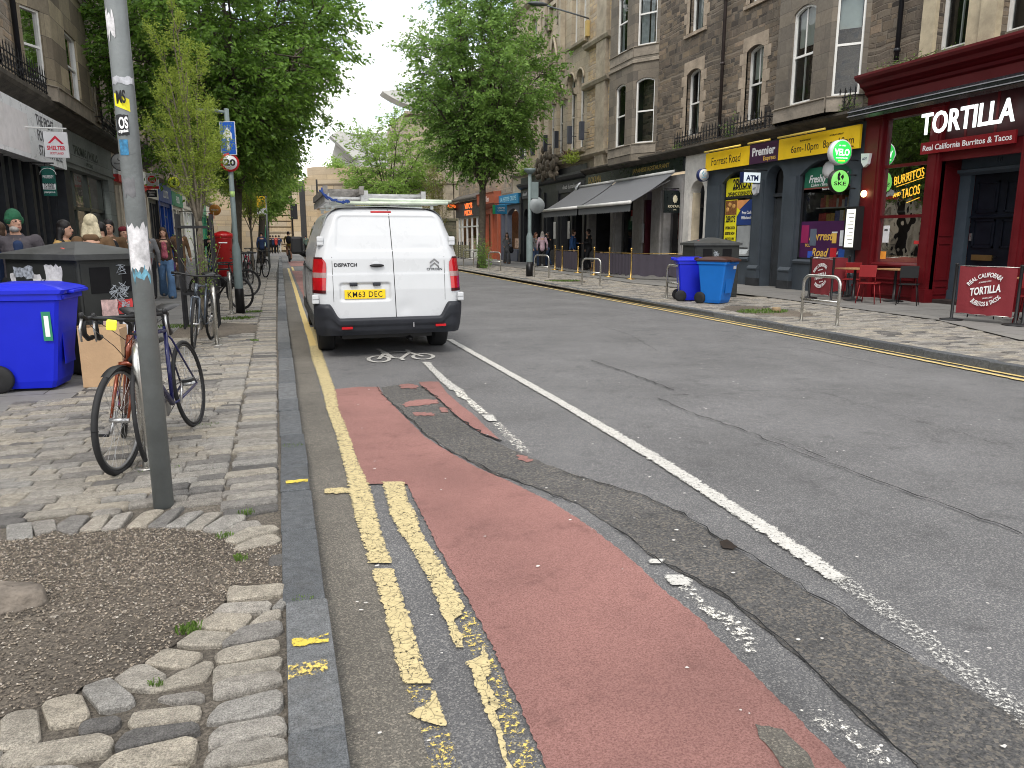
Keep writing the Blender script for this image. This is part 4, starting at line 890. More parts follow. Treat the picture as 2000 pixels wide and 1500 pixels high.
# ============================ rubble tenement over the convenience store and the restaurant
b1 = bldg("tenement_building", "dark rubble tenement with canted bays above the yellow convenience store and grey restaurant awnings", (14, 22, 0))
w = MB().use(RUB)
HB = [(23.45, 24.35, 5.05, 7.22, .12), (20.0, 20.85, 5.05, 7.2, .12), (23.45, 24.35, 8.45, 10.7), (20.0, 20.85, 8.45, 10.7), (23.45, 24.35, 11.8, 13.9), (20.0, 20.85, 11.8, 13.9)]
wall(w, FR, 15.5, 30.65, 4.3, 16.5, HB); w.poly([(14, 30.65, 4.3), (17, 30.65, 4.3), (17, 30.65, 16.5), (14, 30.65, 16.5)]); w.build("wall", b1, world=True)
for h in HB: mg = MB().use(MARG); margins(mg, FR, h, .2, .34); mg.build("window_surround", b1, world=True)
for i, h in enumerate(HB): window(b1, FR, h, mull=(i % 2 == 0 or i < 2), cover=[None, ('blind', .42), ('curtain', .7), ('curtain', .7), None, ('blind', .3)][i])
def bay(parent, ub0, ub1, ua, z0, z1, m, storeys, cov, band=None, proj=.62, X=14.0, side=-1, w_front=None, w_cant=None, mg_m=None, zs=None):
    """canted bay: front face between ub0 and ub1, roots ua beyond each end"""
    F0 = Fr((X+side*proj, ub0), (X+side*proj, ub1), (side, 0)); C0 = Fr((X, ub0-ua), (X+side*proj, ub0), (side*.7, -1)); C1 = Fr((X+side*proj, ub1), (X, ub1+ua), (side*.7, 1))
    mb = MB().use(m); Lf = F0.L; Lc = C0.L; hf, hc = [], []
    for (a, b_, rise) in storeys:
        wf = w_front or Lf*.52; wc = w_cant or min(.85, Lc*.66)
        hf.append((Lf/2-wf/2, Lf/2+wf/2, a, b_, rise)); hc.append((Lc/2-wc/2, Lc/2+wc/2, a, b_, rise))
    wall(mb, F0, 0, Lf, z0, z1, hf, .14); wall(mb, C0, 0, Lc, z0, z1, hc, .14); wall(mb, C1, 0, Lc, z0, z1, hc, .14)
    mb.poly([(X, ub0-ua, z0), (X+side*proj, ub0, z0), (X+side*proj, ub1, z0), (X, ub1+ua, z0)])
    mb.build("bay_wall", parent, world=True)
    for fr_, L_ in ((F0, Lf), (C0, Lc), (C1, Lc)):
        for (a, b_, rise) in storeys:
            t = MB().use(mg_m or MARGG); fprof(t, fr_, .02, L_-.02, [(.002, a-.36), (.02, a-.36), (.02, a-.03), (.06, a-.02), (.06, a+.0), (.002, a+.02)]); t.build("bay_apron", parent, world=True)
        for zb in (band or []): t = MB().use(mg_m or MARGG); fprof(t, fr_, -.02, L_+.02, [(.0, zb), (.05, zb+.02), (.05, zb+.12), (.0, zb+.15)]); t.build("bay_trim", parent, world=True)
    for i, h in enumerate(hf): window(parent, F0, h, rev=.1, mull=cov[i][2], cover=cov[i][0])
    for i, h in enumerate(hc): window(parent, C0, h, rev=.1, mull=cov[i][3], cover=cov[i][1]); window(parent, C1, h, rev=.1, mull=False)
bay(b1, 16.42, 18.5, .62, 4.75, 16.5, ASH, [(5.02, 7.45, .14), (8.5, 10.8, 0), (11.8, 13.9, 0)], [(('blind', .4), ('blind', .34), True, False), (None, ('curtain', .6), True, False), (None, None, True, False)], [8.0], w_front=.86, w_cant=.64)
bay(b1, 27.35, 29.5, .9, 4.5, 16.5, ASH, [(5.12, 7.5, .12), (8.65, 10.9, 0), (11.9, 14, 0)], [(None, None, False, False), (('curtain', .5), ('curtain', .9), False, False), (None, None, False, False)], [8.05], w_front=.9, w_cant=.8, proj=.6)
pipe(b1, FR, 21.98, 4.75, 16.5, .055, .12)
cr_ = MB().use(SOOTY)
fprof(cr_, FR, 15.62, 32.95, [(-.05, 4.36), (.1, 4.36), (.16, 4.43), (.34, 4.5), (.42, 4.56), (.42, 4.62), (-.05, 4.72)]); cr_.build("cornice", b1, world=True)
railing(b1, FR, 15.7, 19.2, 4.66, .45, .36, .17); railing(b1, FR, 19.25, 24.4, 4.66, .45, .36, .17)
# --- convenience store front
GRYB = mat("blue_grey_shop_paint", (.052, .064, .078), .5, var=.18, vs=2, dirt=.3); DKG = mat("dark_plinth", (.03, .032, .036), .6, var=.4, vs=5)
s1 = MB().use(GRYB); SH = [(20.05, 21.72, .95, 3.6, .32), (18.62, 19.42, .12, 3.62, .34), (15.95, 17.92, .95, 3.6, .36)]
wall(s1, FR, 15.52, 22.62, .12, 4.36, SH, .34, n=.06)
for u0, u1 in ((15.52, 15.85), (17.98, 18.42), (19.5, 19.92), (21.8, 22.55)):
    fbox(s1, FR, u0+.02, u1-.02, .62, 3.25, .0, .12); fbox(s1, FR, u0-.02, u1+.02, .12, .62, .0, .17); fprof(s1, FR, u0-.03, u1+.03, [(.0, .62), (.19, .62), (.19, .66), (.12, .74), (.0, .74)])
for u0, u1 in ((15.95, 17.92), (20.05, 21.72)): fprof(s1, FR, u0, u1, [(-.3, .86), (.10, .86), (.12, .92), (.06, .97), (-.3, .99)])
o_ = s1.build("shopfront", b1, world=True); o_['label'] = "blue grey painted convenience store front"
for u0, u1 in ((15.49, 15.88), (17.95, 18.45), (19.47, 19.95), (21.77, 22.58)): pl_ = MB().use(DKG); fbox(pl_, FR, u0-.02, u1+.02, .1, .36, .0, .19); pl_.build("plinth", b1, world=True)
for h in SH[:1]+SH[2:]:
    g1 = MB().use(GLD); A_ = arcpts(h[0], h[1], h[3]-h[4], h[4]); g1.poly([FR.p(h[1], h[2], -.08), FR.p(h[0], h[2], -.08)]+[FR.p(u, z, -.08) for u, z in A_]); g1.build("shop_window", b1, world=True)
for h in SH[:1]+SH[2:]:
    fr_ = MB().use(mat("charcoal_frame", (.02, .021, .024), .45))
    for u in (h[0], h[1]-.06): fbox(fr_, FR, u, u+.06, h[2], h[3]-h[4]+.05, -.13, -.05)
    fbox(fr_, FR, h[0], h[1], 2.78, 2.86, -.13, -.06); fbox(fr_, FR, h[0], h[1], h[2], h[2]+.07, -.13, -.05)
    fr_.build("window_frame", b1, world=True)
dr = MB().use(mat("grey_door", (.055, .06, .066), .5, var=.2)); fbox(dr, FR, 18.62, 19.42, .12, 2.72, -.34, -.30); fbox(dr, FR, 18.62, 19.42, 2.75, 2.85, -.34, -.22); fbox(dr, FR, 18.64, 18.7, .14, 2.7, -.3, -.27); fbox(dr, FR, 19.34, 19.4, .14, 2.7, -.3, -.27)
dr.use(ROOM); fbox(dr, FR, 18.62, 19.42, 2.85, 3.62, -.40, -.36); o_ = dr.build("door", b1, world=True); o_['label'] = "narrow grey door between the store windows"
i1 = MB().use(mat("shop_inside", (.10, .11, .12), .9, var=.4)); fbox(i1, FR, 15.6, 22.5, .12, 4.3, -2.2, -2.1); fbox(i1, FR, 15.6, 22.5, 4.2, 4.3, -2.1, -.3); fbox(i1, FR, 15.6, 15.7, .12, 4.2, -2.1, -.3); fbox(i1, FR, 18.2, 18.3, .12, 4.2, -2.1, -.4); fbox(i1, FR, 22.5, 22.58, .12, 4.2, -2.1, -.4)
pal = [(.5, .1, .08), (.1, .35, .5), (.55, .5, .45), (.1, .3, .2), (.5, .3, .1), (.15, .15, .3), (.6, .6, .6), (.05, .35, .38)]
for j in range(4):
    z0 = 1.12+j*.42; i1.use(mat("shelf", (.4, .4, .4), .6)); fbox(i1, FR, 16.05, 17.85, z0-.03, z0, -.85, -.5)
    u = 16.08
    while u < 17.7:
        w_ = rb.uniform(.08, .2); i1.use(mat("goods_%d" % rb.randrange(8), pal[rb.randrange(8)], .5, var=.3, vs=14)); fbox(i1, FR, u, u+w_*.9, z0, z0+rb.uniform(.15, .34), -.8, -.55); u += w_
i1.build("shop_interior", b1, world=True)
# posters and vinyls fixed inside the glass belong to the shopfront
YV = mat("yellow_vinyl", (.78, .70, .02), .5, var=.03); BKT = mat("black_letters", (.012, .012, .012), .6, var=0); WHTX = mat("white_letters", (.8, .8, .8), .5, var=0)
def panel(parent, fr, u0, u1, z0, z1, n, m, name="poster", th=.01, texts=(), label=None, cat=None, group=None, tm=None, extra=None):
    """flat printed board; texts: (string, centre-u fraction, z fraction, cap height, width fraction, material)"""
    mb = MB().use(m); fbox(mb, fr, u0, u1, z0, z1, n-th, n)
    ur = Vector(fr.p(1, 0))-Vector(fr.p(0, 0)); flip = Vector((0, 0, 1)).cross(fr.n).dot(ur) < 0
    ud = -ur if flip else ur; W_ = u1-u0
    for (s_, cx, cz, h, wf, tmm, *rest) in texts:
        c = u0+W_*((1-cx) if flip else cx); mb.use(tmm)
        mb.text(s_, fr.p(c, z0+(z1-z0)*cz-h/2, n+.001), ud, (0, 0, 1), h, W_*wf if wf else None, ext=.004, bold=rest[0] if rest else .012, align='C', shear=rest[1] if len(rest) > 1 else 0)
    if extra: extra(mb)
    if cat: ob = mb.build(name); tag(ob, label, cat, group)
    else:
        ob = mb.build(name, parent, world=True)
        if label: ob['label'] = label
    return ob
panel(b1, FR, 20.12, 21.66, 2.86, 3.42, -.062, YV, "window_poster", texts=[("2BRO'S", .55, .68, .30, .62, BKT, .03), ("BREAKFAST  BURGERS  WINGS  PIZZA  FRIES", .55, .36, .04, .6, BKT), ("OPENING SOON IN-STORE", .52, .12, .13, .9, BKT, .02)], label="yellow poster reading 2BRO'S opening soon")
panel(b1, FR, 21.0, 21.66, 1.0, 2.75, -.062, YV, "window_poster", texts=[("2BRO'S", .5, .66, .2, .8, BKT, .03), ("OPENING SOON", .5, .5, .09, .82, BKT, .02), ("REGISTER NOW", .5, .4, .09, .82, BKT, .02), ("AND FOLLOW", .5, .3, .09, .78, BKT, .02), ("FOR EXCLUSIVE OFFERS", .5, .23, .035, .8, BKT)], label="tall yellow poster under the burger picture",
      extra=lambda mb: (mb.use(mat("burger_brown", (.22, .09, .03), .5, var=.6, vs=18)), fbox(mb, FR, 21.02, 21.64, 2.28, 2.73, -.063, -.055), mb.use(mat("burger_bun", (.6, .33, .1), .5, var=.4, vs=12)), [mb.ball(FR.p(u, z, -.055), (.012, .1, .075), 5, 10) for u, z in ((21.18, 2.55), (21.4, 2.6), (21.52, 2.45))]))
ATMB = mat("atm_blue", (.02, .05, .2), .4); ORG = mat("atm_orange", (.75, .33, .12), .5)
panel(b1, FR, 20.12, 21.0, 1.95, 2.72, -.062, ATMB, "window_poster", texts=[("Free Cash", .6, .5, .1, .55, WHTX), ("Withdrawals", .6, .3, .1, .62, WHTX)], label="blue and orange cash machine poster",
      extra=lambda mb: (mb.use(ORG), mb.prism([(21.0, 2.72), (20.35, 2.72), (21.0, 2.35)], -.063, -.055, lambda a, b, c: FR.p(a, b, c)), mb.use(YV), mb.prism([(21.0, 2.5), (20.8, 2.4), (21.0, 2.2)], -.055, -.051, lambda a, b, c: FR.p(a, b, c))))
# cash machine
am = MB().use(mat("atm_grey", (.42, .44, .45), .4, metal=.3)); fbox(am, FR, 20.15, 20.92, .8, 1.93, -.25, -.05); fbox(am, FR, 20.1, 20.97, .62, .82, -.25, .05); fprof(am, FR, 20.2, 20.87, [(-.08, 1.0), (.08, 1.0), (.08, 1.06), (-.02, 1.2), (-.08, 1.2)])
am.use(mat("atm_screen", (.05, .07, .09), .15)); fbox(am, FR, 20.32, 20.8, 1.3, 1.58, -.08, -.06); am.use(mat("atm_slot", (.03, .03, .03), .4)); fbox(am, FR, 20.3, 20.8, 1.22, 1.26, -.08, -.05)
ao = am.build("cash_machine", b1, world=True)
panel(b1, FR, 20.28, 20.82, 1.64, 1.88, -.06, mat("atm_sign_white", (.7, .85, .82), .4, emit=(.5, .7, .65), es=.35), "cash_machine_sign", texts=[("ATM", .5, .5, .14, .66, mat("atm_teal", (.02, .12, .16), .4), .03)])
# right store window vinyls
GRV_ = mat("green_vinyl", (.02, .14, .08), .5, var=.1); PURP = mat("purple_vinyl", (.06, .012, .07), .5, var=.1); SCR = mat("gold_letters", (.8, .5, .1), .5)
panel(b1, FR, 16.0, 17.85, 2.9, 3.42, -.062, GRV_, "window_vinyl", texts=[("Freshly Ground", .5, .45, .2, .8, WHTX, .02, .3), ("Cakes / Breads / Coffee", .5, .13, .08, .7, WHTX, .0, .3)], label="green vinyl reading Freshly Ground",
      extra=lambda mb: (mb.use(WHTX), mb.lathe([(.0, 0), (.22, 0), (.22, .01), (0, .01)], FR.p(16.95, 3.33, -.057), 20, 'X')))
panel(b1, FR, 16.0, 17.85, 2.78, 2.9, -.06, mat("brick_red_vinyl", (.2, .05, .04), .5), "window_vinyl", texts=[("Now In Store", .55, .5, .05, .3, WHTX)])
def vin(mb):
    for (u0, u1, z0, z1, c) in ((17.52, 17.82, 1.42, 1.9, (.3, .02, .1)), (17.2, 17.45, 1.35, 1.8, (.12, .15, .2)), (16.05, 16.3, 1.35, 1.75, (.75, .78, .8)), (16.05, 16.3, 1.0, 1.28, (.03, .1, .4)), (16.38, 16.62, 1.0, 1.3, (.55, .02, .03)), (17.3, 17.5, 1.0, 1.2, (.04, .1, .5))):
        mb.use(mat("vinyl_%d_%d" % (c[0]*100, c[2]*100), c, .5)); fbox(mb, FR, u0, u1, z0, z1, -.061, -.055)
    mb.use(SCR); fbox(mb, FR, 16.42, 16.58, 1.42, 1.68, -.061, -.055); mb.use(WHTX); fbox(mb, FR, 16.4, 16.6, 1.68, 1.72, -.061, -.053)
panel(b1, FR, 16.0, 17.85, 1.0, 2.0, -.062, PURP, "window_vinyl", texts=[("Forrest", .45, .62, .24, .5, SCR, .02, .3), ("Road", .45, .18, .22, .36, SCR, .02, .3), ("TO...", .17, .36, .08, .12, SCR), ("ATM", .82, .17, .07, .1, WHTX)], label="purple vinyl reading Forrest Road", extra=vin)
# --- white doorway
WPL = mat("white_plaster", (.62, .60, .56), .7, var=.12, dirt=.35); CRM = mat("cream_jamb", (.55, .47, .34), .7, dirt=.3)
wd = MB().use(WPL); wall(wd, FR, 22.62, 24.12, .12, 4.36, [(22.78, 23.72, .12, 3.5, .42)], .4, n=.05); wd.use(CRM); fbox(wd, FR, 23.6, 23.71, .14, 3.1, -.3, -.05)
o_ = wd.build("doorway", b1, world=True); o_['label'] = "white arched doorway beside the yellow store sign"
dk = MB().use(mat("black_door", (.012, .014, .018), .35, var=.3)); fbox(dk, FR, 22.78, 23.72, .12, 3.5, -.48, -.40)
for z0, z1 in ((.3, 1.1), (1.3, 2.3)): fbox(dk, FR, 22.95, 23.5, z0, z1, -.40, -.38)
fbox(dk, FR, 22.78, 23.72, 2.6, 2.7, -.4, -.3); dk.build("door", b1, world=True)
# --- restaurant front
BLF = mat("black_fascia", (.010, .014, .014), .3, var=.2); GYP = mat("grey_render", (.27, .262, .255), .8, var=.18, dirt=.3)
s2 = MB().use(GYP); SK = [(24.3, 25.55, .7, 3.3, .25), (26.55, 27.0, .12, 3.4, 0), (28.15, 29.75, .8, 3.4, .2), (30.3, 32.7, .12, 3.2, .2)]
wall(s2, FR, 24.12, 32.95, .12, 3.78, SK, .4, n=.05)
for u in (24.15, 25.7, 27.15, 29.85): fbox(s2, FR, u+.02, u+.14, .8, 3.6, .0, .11)
fbox(s2, FR, 25.6, 28.1, 3.3, 3.5, .05, .12)
s2.use(mat("maroon_door", (.05, .008, .012), .4)); fbox(s2, FR, 26.9, 27.05, .12, 3.0, -.3, .1)
o_ = s2.build("shopfront", b1, world=True); o_['label'] = "grey rendered restaurant front under the awnings"
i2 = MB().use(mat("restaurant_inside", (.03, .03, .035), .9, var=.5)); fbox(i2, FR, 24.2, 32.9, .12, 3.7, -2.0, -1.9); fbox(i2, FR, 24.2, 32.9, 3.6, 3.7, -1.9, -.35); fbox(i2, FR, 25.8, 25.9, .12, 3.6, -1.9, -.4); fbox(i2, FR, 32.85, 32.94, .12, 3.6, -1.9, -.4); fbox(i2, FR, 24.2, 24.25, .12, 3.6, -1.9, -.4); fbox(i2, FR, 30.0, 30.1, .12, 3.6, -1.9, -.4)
i2.use(mat("red_poster", (.22, .03, .03), .6, var=.5, vs=5)); fbox(i2, FR, 24.4, 25.4, 1.5, 3.1, -.5, -.48); i2.use(mat("parchment", (.5, .45, .36), .7, var=.2)); fbox(i2, FR, 24.55, 25.0, .95, 1.9, -.46, -.44); i2.use(emis("violet_tube", (.35, .15, .9), 2.5)); fbox(i2, FR, 24.4, 25.4, 3.12, 3.15, -.5, -.47); fbox(i2, FR, 26.6, 26.95, 2.75, 2.78, -.42, -.4)
i2.use(mat("to_let_red", (.5, .03, .04), .5)); fbox(i2, FR, 28.9, 29.4, 2.45, 2.7, -.5, -.48); i2.use(WHTX); fbox(i2, FR, 28.9, 29.4, 2.25, 2.45, -.5, -.48); i2.use(mat("brown_goods", (.2, .12, .07), .7, var=.4))
for u in (24.5, 25.1): i2.lathe([(.1, 0), (.16, .2), (.1, .42), (.05, .48)], FR.p(u, .8, -.55), 12)
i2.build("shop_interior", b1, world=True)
for h in (SK[0], SK[2]): g2 = MB().use(GLD); g2.poly([FR.p(h[1], h[2], -.25), FR.p(h[0], h[2], -.25)]+[FR.p(u, z, -.25) for u, z in arcpts(h[0], h[1], h[3]-h[4], h[4])]); g2.build("shop_window", b1, world=True)
sb_ = MB().use(DKG); fbox(sb_, FR, 24.25, 25.6, .12, .72, .05, .14); sb_.build("plinth", b1, world=True); sb_ = MB().use(DKG); fbox(sb_, FR, 28.1, 29.8, .12, .82, .05, .14); sb_.build("plinth", b1, world=True)
nt_ = MB().use(mat("menu_case", (.25, .25, .25), .4)); fbox(nt_, FR, 26.95, 27.25, 1.35, 2.1, .12, .2); nt_.build("menu_case", b1, world=True)
# ============================ sandstone building with arched windows
b2_ = bldg("sandstone_building", "ornate sandstone building with paired round arched windows above the charcoal pub front", (14, 37, 0))
AR = [(33.75, 34.55, 5.75, 9.22, .4), (34.85, 35.75, 5.75, 9.22, .42), (36.4, 37.3, 5.75, 9.1, .42), (37.65, 38.5, 5.75, 9.0, .4), (39.2, 39.75, 5.9, 8.9, .27), (40.3, 40.9, 5.9, 8.85, .3)]
UP = [(33.65, 34.35, 10.55, 13.6), (34.7, 35.4, 10.55, 13.6), (39.2, 39.8, 10.8, 13.2), (40.4, 41.3, 10.8, 13.2), (42.2, 43.2, 6.0, 8.4, .2), (42.2, 43.2, 10, 12.4)]
w = MB().use(TAN); wall(w, FR, 30.66, 44.8, 4.0, 15.6, AR+UP, .3, n=-.04); w.poly([(14.04, 30.66, 4), (15, 30.66, 4), (15, 30.66, 15.6), (14.04, 30.66, 15.6)]); w.build("wall", b2_, world=True)
gq = MB().use(GOLD)
for (u0, u1, z0, z1) in ((32.15, 33.3, 5.6, 8.1), (32.15, 33.2, 8.45, 13.5), (41.1, 42.0, 5.9, 8.4), (41.5, 42.1, 8.9, 12.8), (30.75, 31.0, 5.2, 15)): gq = MB().use(GOLD); fbox(gq, FR, u0, u1, z0, z1, -.1, -.02); gq.build("rubble_panel", b2_, world=True)
tr_ = MB().use(mat("sandstone_trim", (.36, .31, .235), .85, var=.3, vs=2, bump=.4, dirt=.45))
fbox(tr_, FR, 31.05, 32.05, 4.5, 15.6, -.04, .12)          # corner pier
for zz in (8.15, 9.85): fprof(tr_, FR, 30.7, 33.4, [(-.03, zz), (.16, zz+.05), (.22, zz+.18), (.22, zz+.25), (-.03, zz+.3)])
for a_, b__, rise in [(h[0], h[1], h[4]) for h in AR]:
    zt = 8.2
    fprof(tr_, FR, a_-.22, a_-.02, [(-.03, zt), (.12, zt+.05), (.16, zt+.3), (-.03, zt+.34)]); fprof(tr_, FR, b__+.02, b__+.22, [(-.03, zt), (.12, zt+.05), (.16, zt+.3), (-.03, zt+.34)])
for h in AR:
    A_ = arcpts(h[0]-.05, h[1]+.05, h[3]-h[4], h[4]+.06, 12); tr_.tube([FR.p(u, z, .0) for u, z in A_], .05, 6)
for (u0, u1, z) in ((33.5, 35.9, 5.5), (36.2, 38.7, 5.5), (33.4, 35.6, 10.3), (38.9, 41.5, 10.55)): fprof(tr_, FR, u0, u1, [(-.03, z), (.14, z+.03), (.16, z+.14), (-.03, z+.2)])
for z, d_ in ((13.9, .25), (5.1, .22)): fprof(tr_, FR, 30.7, 44.8, [(-.03, z), (d_*.6, z+.06), (d_, z+.16), (d_, z+.24), (-.03, z+.3)])
fprof(tr_, FR, 30.66, 44.8, [(-.03, 15.4), (.4, 15.5), (.5, 15.7), (.5, 15.8), (-.03, 15.9)])
# carved tabernacle between the upper windows
fbox(tr_, FR, 36.2, 36.5, 9.6, 15.4, -.03, .22); fbox(tr_, FR, 38.5, 38.8, 9.6, 15.4, -.03, .22)
fbox(tr_, FR, 36.9, 38.2, 12.9, 13.1, -.03, .15); fbox(tr_, FR, 36.9, 37.05, 11.9, 12.9, -.03, .15); fbox(tr_, FR, 38.05, 38.2, 11.9, 12.9, -.03, .15)
tr_.tube([FR.p(37.1, 9.7, .03), FR.p(37.15, 10.6, .05), FR.p(37.55, 11.5, .06), FR.p(37.95, 10.6, .05), FR.p(38.0, 9.7, .03)], .07, 6)
tr_.build("stone_trim", b2_, world=True)
cvm = MB().use(mat("carved_stone", (.16, .135, .105), .9, var=.5, vs=5, bump=.8)); r_ = random.Random(4)
for (u0, u1, z0, z1, n_) in ((36.6, 38.4, 13.3, 15.2, 46), (36.6, 36.85, 11.9, 12.5, 6), (38.3, 38.5, 11.9, 12.5, 6)):
    for i in range(n_):
        u, z = r_.uniform(u0, u1), r_.uniform(z0, z1); cvm.ball(FR.p(u, z, r_.uniform(.0, .12)), (r_.uniform(.06, .16), r_.uniform(.07, .2), r_.uniform(.1, .3)), 5, 7)
# figure group over the pub door
for i in range(60):
    u = r_.uniform(36.3, 39.4); t_ = abs(u-37.8)/1.6; z = 4.6+r_.random()*(1.6-1.0*t_); cvm.ball(FR.p(u, z, .2+r_.uniform(0, .25)), (r_.uniform(.08, .2), r_.uniform(.08, .2), r_.uniform(.12, .28)), 5, 7)
cvm.build("carving", b2_, world=True)
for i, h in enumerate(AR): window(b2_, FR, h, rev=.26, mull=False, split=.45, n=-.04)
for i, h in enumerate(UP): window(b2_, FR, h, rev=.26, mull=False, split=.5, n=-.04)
for u in (33.0, 34.5, 36.3, 37.9, 39.9, 41.8): sp_ = MB().use(mat("speaker_grey", (.045, .05, .065), .5)); fbox(sp_, FR, u-.1, u+.1, 5.95, 6.75, .25, .45); sp_.tube([FR.p(u, 6.3, 0), FR.p(u, 6.3, .3)], .02, 6); sp_.build("wall_light", b2_, world=True)
CHA = mat("charcoal_pub_paint", (.022, .024, .028), .45, var=.25, dirt=.15)
s3 = MB().use(CHA); SP = [(33.3, 34.3, .12, 3.3, .4), (35.0, 36.2, .12, 3.3, .5), (37.3, 38.3, .9, 3.2, .4), (39.2, 40.6, .9, 3.3, .5), (41.3, 42.3, .12, 3.2, .4)]
wall(s3, FR, 32.96, 42.9, .12, 4.95, SP, .4, n=.05)
for u in (32.98, 34.5, 36.5, 38.6, 40.8, 42.6): fbox(s3, FR, u, u+.28, .12, 3.9, 0, .14); fbox(s3, FR, u-.04, u+.32, .12, .6, 0, .2)
fprof(s3, FR, 32.96, 42.95, [(.05, 4.3), (.2, 4.38), (.3, 4.5), (.3, 4.6), (.05, 4.66)])
s3.use(mat("pub_sign_grey", (.05, .052, .058), .5)); fbox(s3, FR, 33.1, 36.8, 3.75, 4.2, .05, .12); fbox(s3, FR, 39.5, 42.5, 3.75, 4.2, .05, .12)
s3.use(mat("silver_letters", (.5, .5, .5), .4)); s3.text("dead dumpling", FR.p(35.9, 3.92, .125), (0, -1, 0), (0, 0, 1), .2, 1.9, bold=.01); s3.text("dead", FR.p(42.3, 3.92, .125), (0, -1, 0), (0, 0, 1), .2, .7, bold=.01)
o_ = s3.build("pub_front", b2_, world=True)
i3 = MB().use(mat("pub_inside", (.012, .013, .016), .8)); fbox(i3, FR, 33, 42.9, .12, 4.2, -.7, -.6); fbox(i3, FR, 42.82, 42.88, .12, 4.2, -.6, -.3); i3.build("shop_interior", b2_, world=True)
for u in (34.75, 36.75): ma = MB().use(mat("plaque_white", (.5, .5, .48), .5)); fbox(ma, FR, u, u+.28, 1.5, 2.35, .15, .17); ma.build("menu_board", b2_, world=True)
# ============================ small end shops of the right row
b3 = bldg("tenement_building", "farther right hand stone tenement above the orange and blue little shops", (14, 50, 0))
w = MB().use(RUBL); HF = [(44.9+i*3.4, 45.9+i*3.4, z, z+2.1) for i in range(4) for z in (5.9, 9.0)]
wall(w, FR, 44.8, 58.9, 4.3, 12.6, HF, .25); w.poly([(14, 58.9, 4.3), (22, 58.9, 4.3), (22, 58.9, 12.6), (14, 58.9, 12.6)]); w.poly([(14, 44.8, 12.6), (22, 44.8, 12.6), (22, 58.9, 12.6), (14, 58.9, 12.6)]); w.build("wall", b3, world=True)
for h in HF: mg = MB().use(MARGG); margins(mg, FR, h, .18, .4); mg.build("window_surround", b3, world=True)
mg = MB().use(MARGG); fprof(mg, FR, 44.8, 59, [(-.03, 12.4), (.3, 12.5), (.3, 12.7), (-.03, 12.7)]); mg.build("cornice", b3, world=True)
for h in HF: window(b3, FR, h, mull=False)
ch = MB().use(RUBL); ch.box((15, 46, 12.6), (16, 48.4, 15.2)); ch.build("chimney", b3, world=True); ch = MB().use(RUBL); ch.box((15, 52, 12.6), (16, 54, 15)); ch.build("chimney", b3, world=True)
rf = MB().use(SLATE); rf.add([(14.2, 44.9, 12.6), (14.2, 58.8, 12.6), (18, 58.8, 15), (18, 44.9, 15)], [(0, 1, 2, 3)]); rf.build("roof", b3, world=True)
BLU = mat("bright_blue_fascia", (.03, .22, .42), .5, var=.1); ORR = mat("terracotta_paint", (.36, .095, .05), .55, var=.12, dirt=.15); SLB = mat("slate_blue_paint", (.09, .10, .13), .5, var=.1, dirt=.2)
s4 = MB().use(SLB); wall(s4, FR, 42.95, 47.1, .12, 3.6, [(43.3, 45.6, .85, 3.3, .35), (46.1, 46.8, .12, 3.2, .2)], .3, n=.05); fbox(s4, FR, 43.2, 45.7, .15, .82, .05, .18)
s4.use(BLU); fbox(s4, FR, 43.0, 47.0, 3.55, 4.15, .02, .2); s4.use(mat("pale_blue_letters", (.35, .6, .7), .5)); s4.text("LA PETITE CREPE", FR.p(45.0, 3.76, .205), (0, -1, 0), (0, 0, 1), .26, 3.3, bold=.01, align='C')
o_ = s4.build("shopfront", b3, world=True); o_['label'] = "blue fascia shopfront with an arched window"
s5 = MB().use(ORR); wall(s5, FR, 47.1, 51.3, .12, 3.5, [(47.7, 48.6, .12, 3.2), (49.2, 50.9, .9, 3.1)], .3, n=.05); fprof(s5, FR, 47.1, 51.4, [(.02, 3.45), (.35, 3.6), (.5, 3.75), (.5, 4.35), (.55, 4.45), (.02, 4.5)])
for u in (47.15, 48.7, 51.0): fbox(s5, FR, u, u+.3, .12, 3.5, 0, .2)
s5.use(mat("pink_letters", (.75, .55, .5), .5)); s5.text("boodles", FR.p(49.2, 3.88, .51), (0, -1, 0), (0, 0, 1), .36, 1.9, bold=.02, align='C')
o_ = s5.build("shopfront", b3, world=True); o_['label'] = "terracotta orange shopfront"
OEM = emis("orange_neon_letters", (1., .16, .03), 1.1)
s6 = MB().use(mat("anthracite_fascia", (.03, .03, .034), .5)); fbox(s6, FR, 51.5, 58.7, 3.05, 4.2, .02, .3)
s6.use(OEM); s6.text("VITO'S", FR.p(54.6, 3.65, .305), (0, -1, 0), (0, 0, 1), .38, 2.3, bold=.03, align='C'); s6.text("PIZZA", FR.p(54.6, 3.18, .305), (0, -1, 0), (0, 0, 1), .34, 2.3, bold=.03, align='C')
s6.use(WFR); 
for u in (51.6, 53.0, 54.5, 56.0, 57.5, 58.5): fbox(s6, FR, u-.08, u+.08, .12, 3.05, 0, .12)
for z in (.12, .6, 2.3, 2.95): fbox(s6, FR, 51.5, 58.6, z, z+(.4 if z < .3 else .1), 0, .10)
s6.use(mat("pantile", (.12, .11, .10), .8, var=.3)); fprof(s6, FR, 51.4, 58.8, [(.0, 4.6), (.7, 4.2), (.7, 4.28), (0, 4.7)])
for i in range(24): s6.tube([FR.p(51.5+i*.31, 4.66, .05), FR.p(51.5+i*.31, 4.28, .74)], .07, 6)
o_ = s6.build("shopfront", b3, world=True); o_['label'] = "white framed shopfront with glowing orange letters"
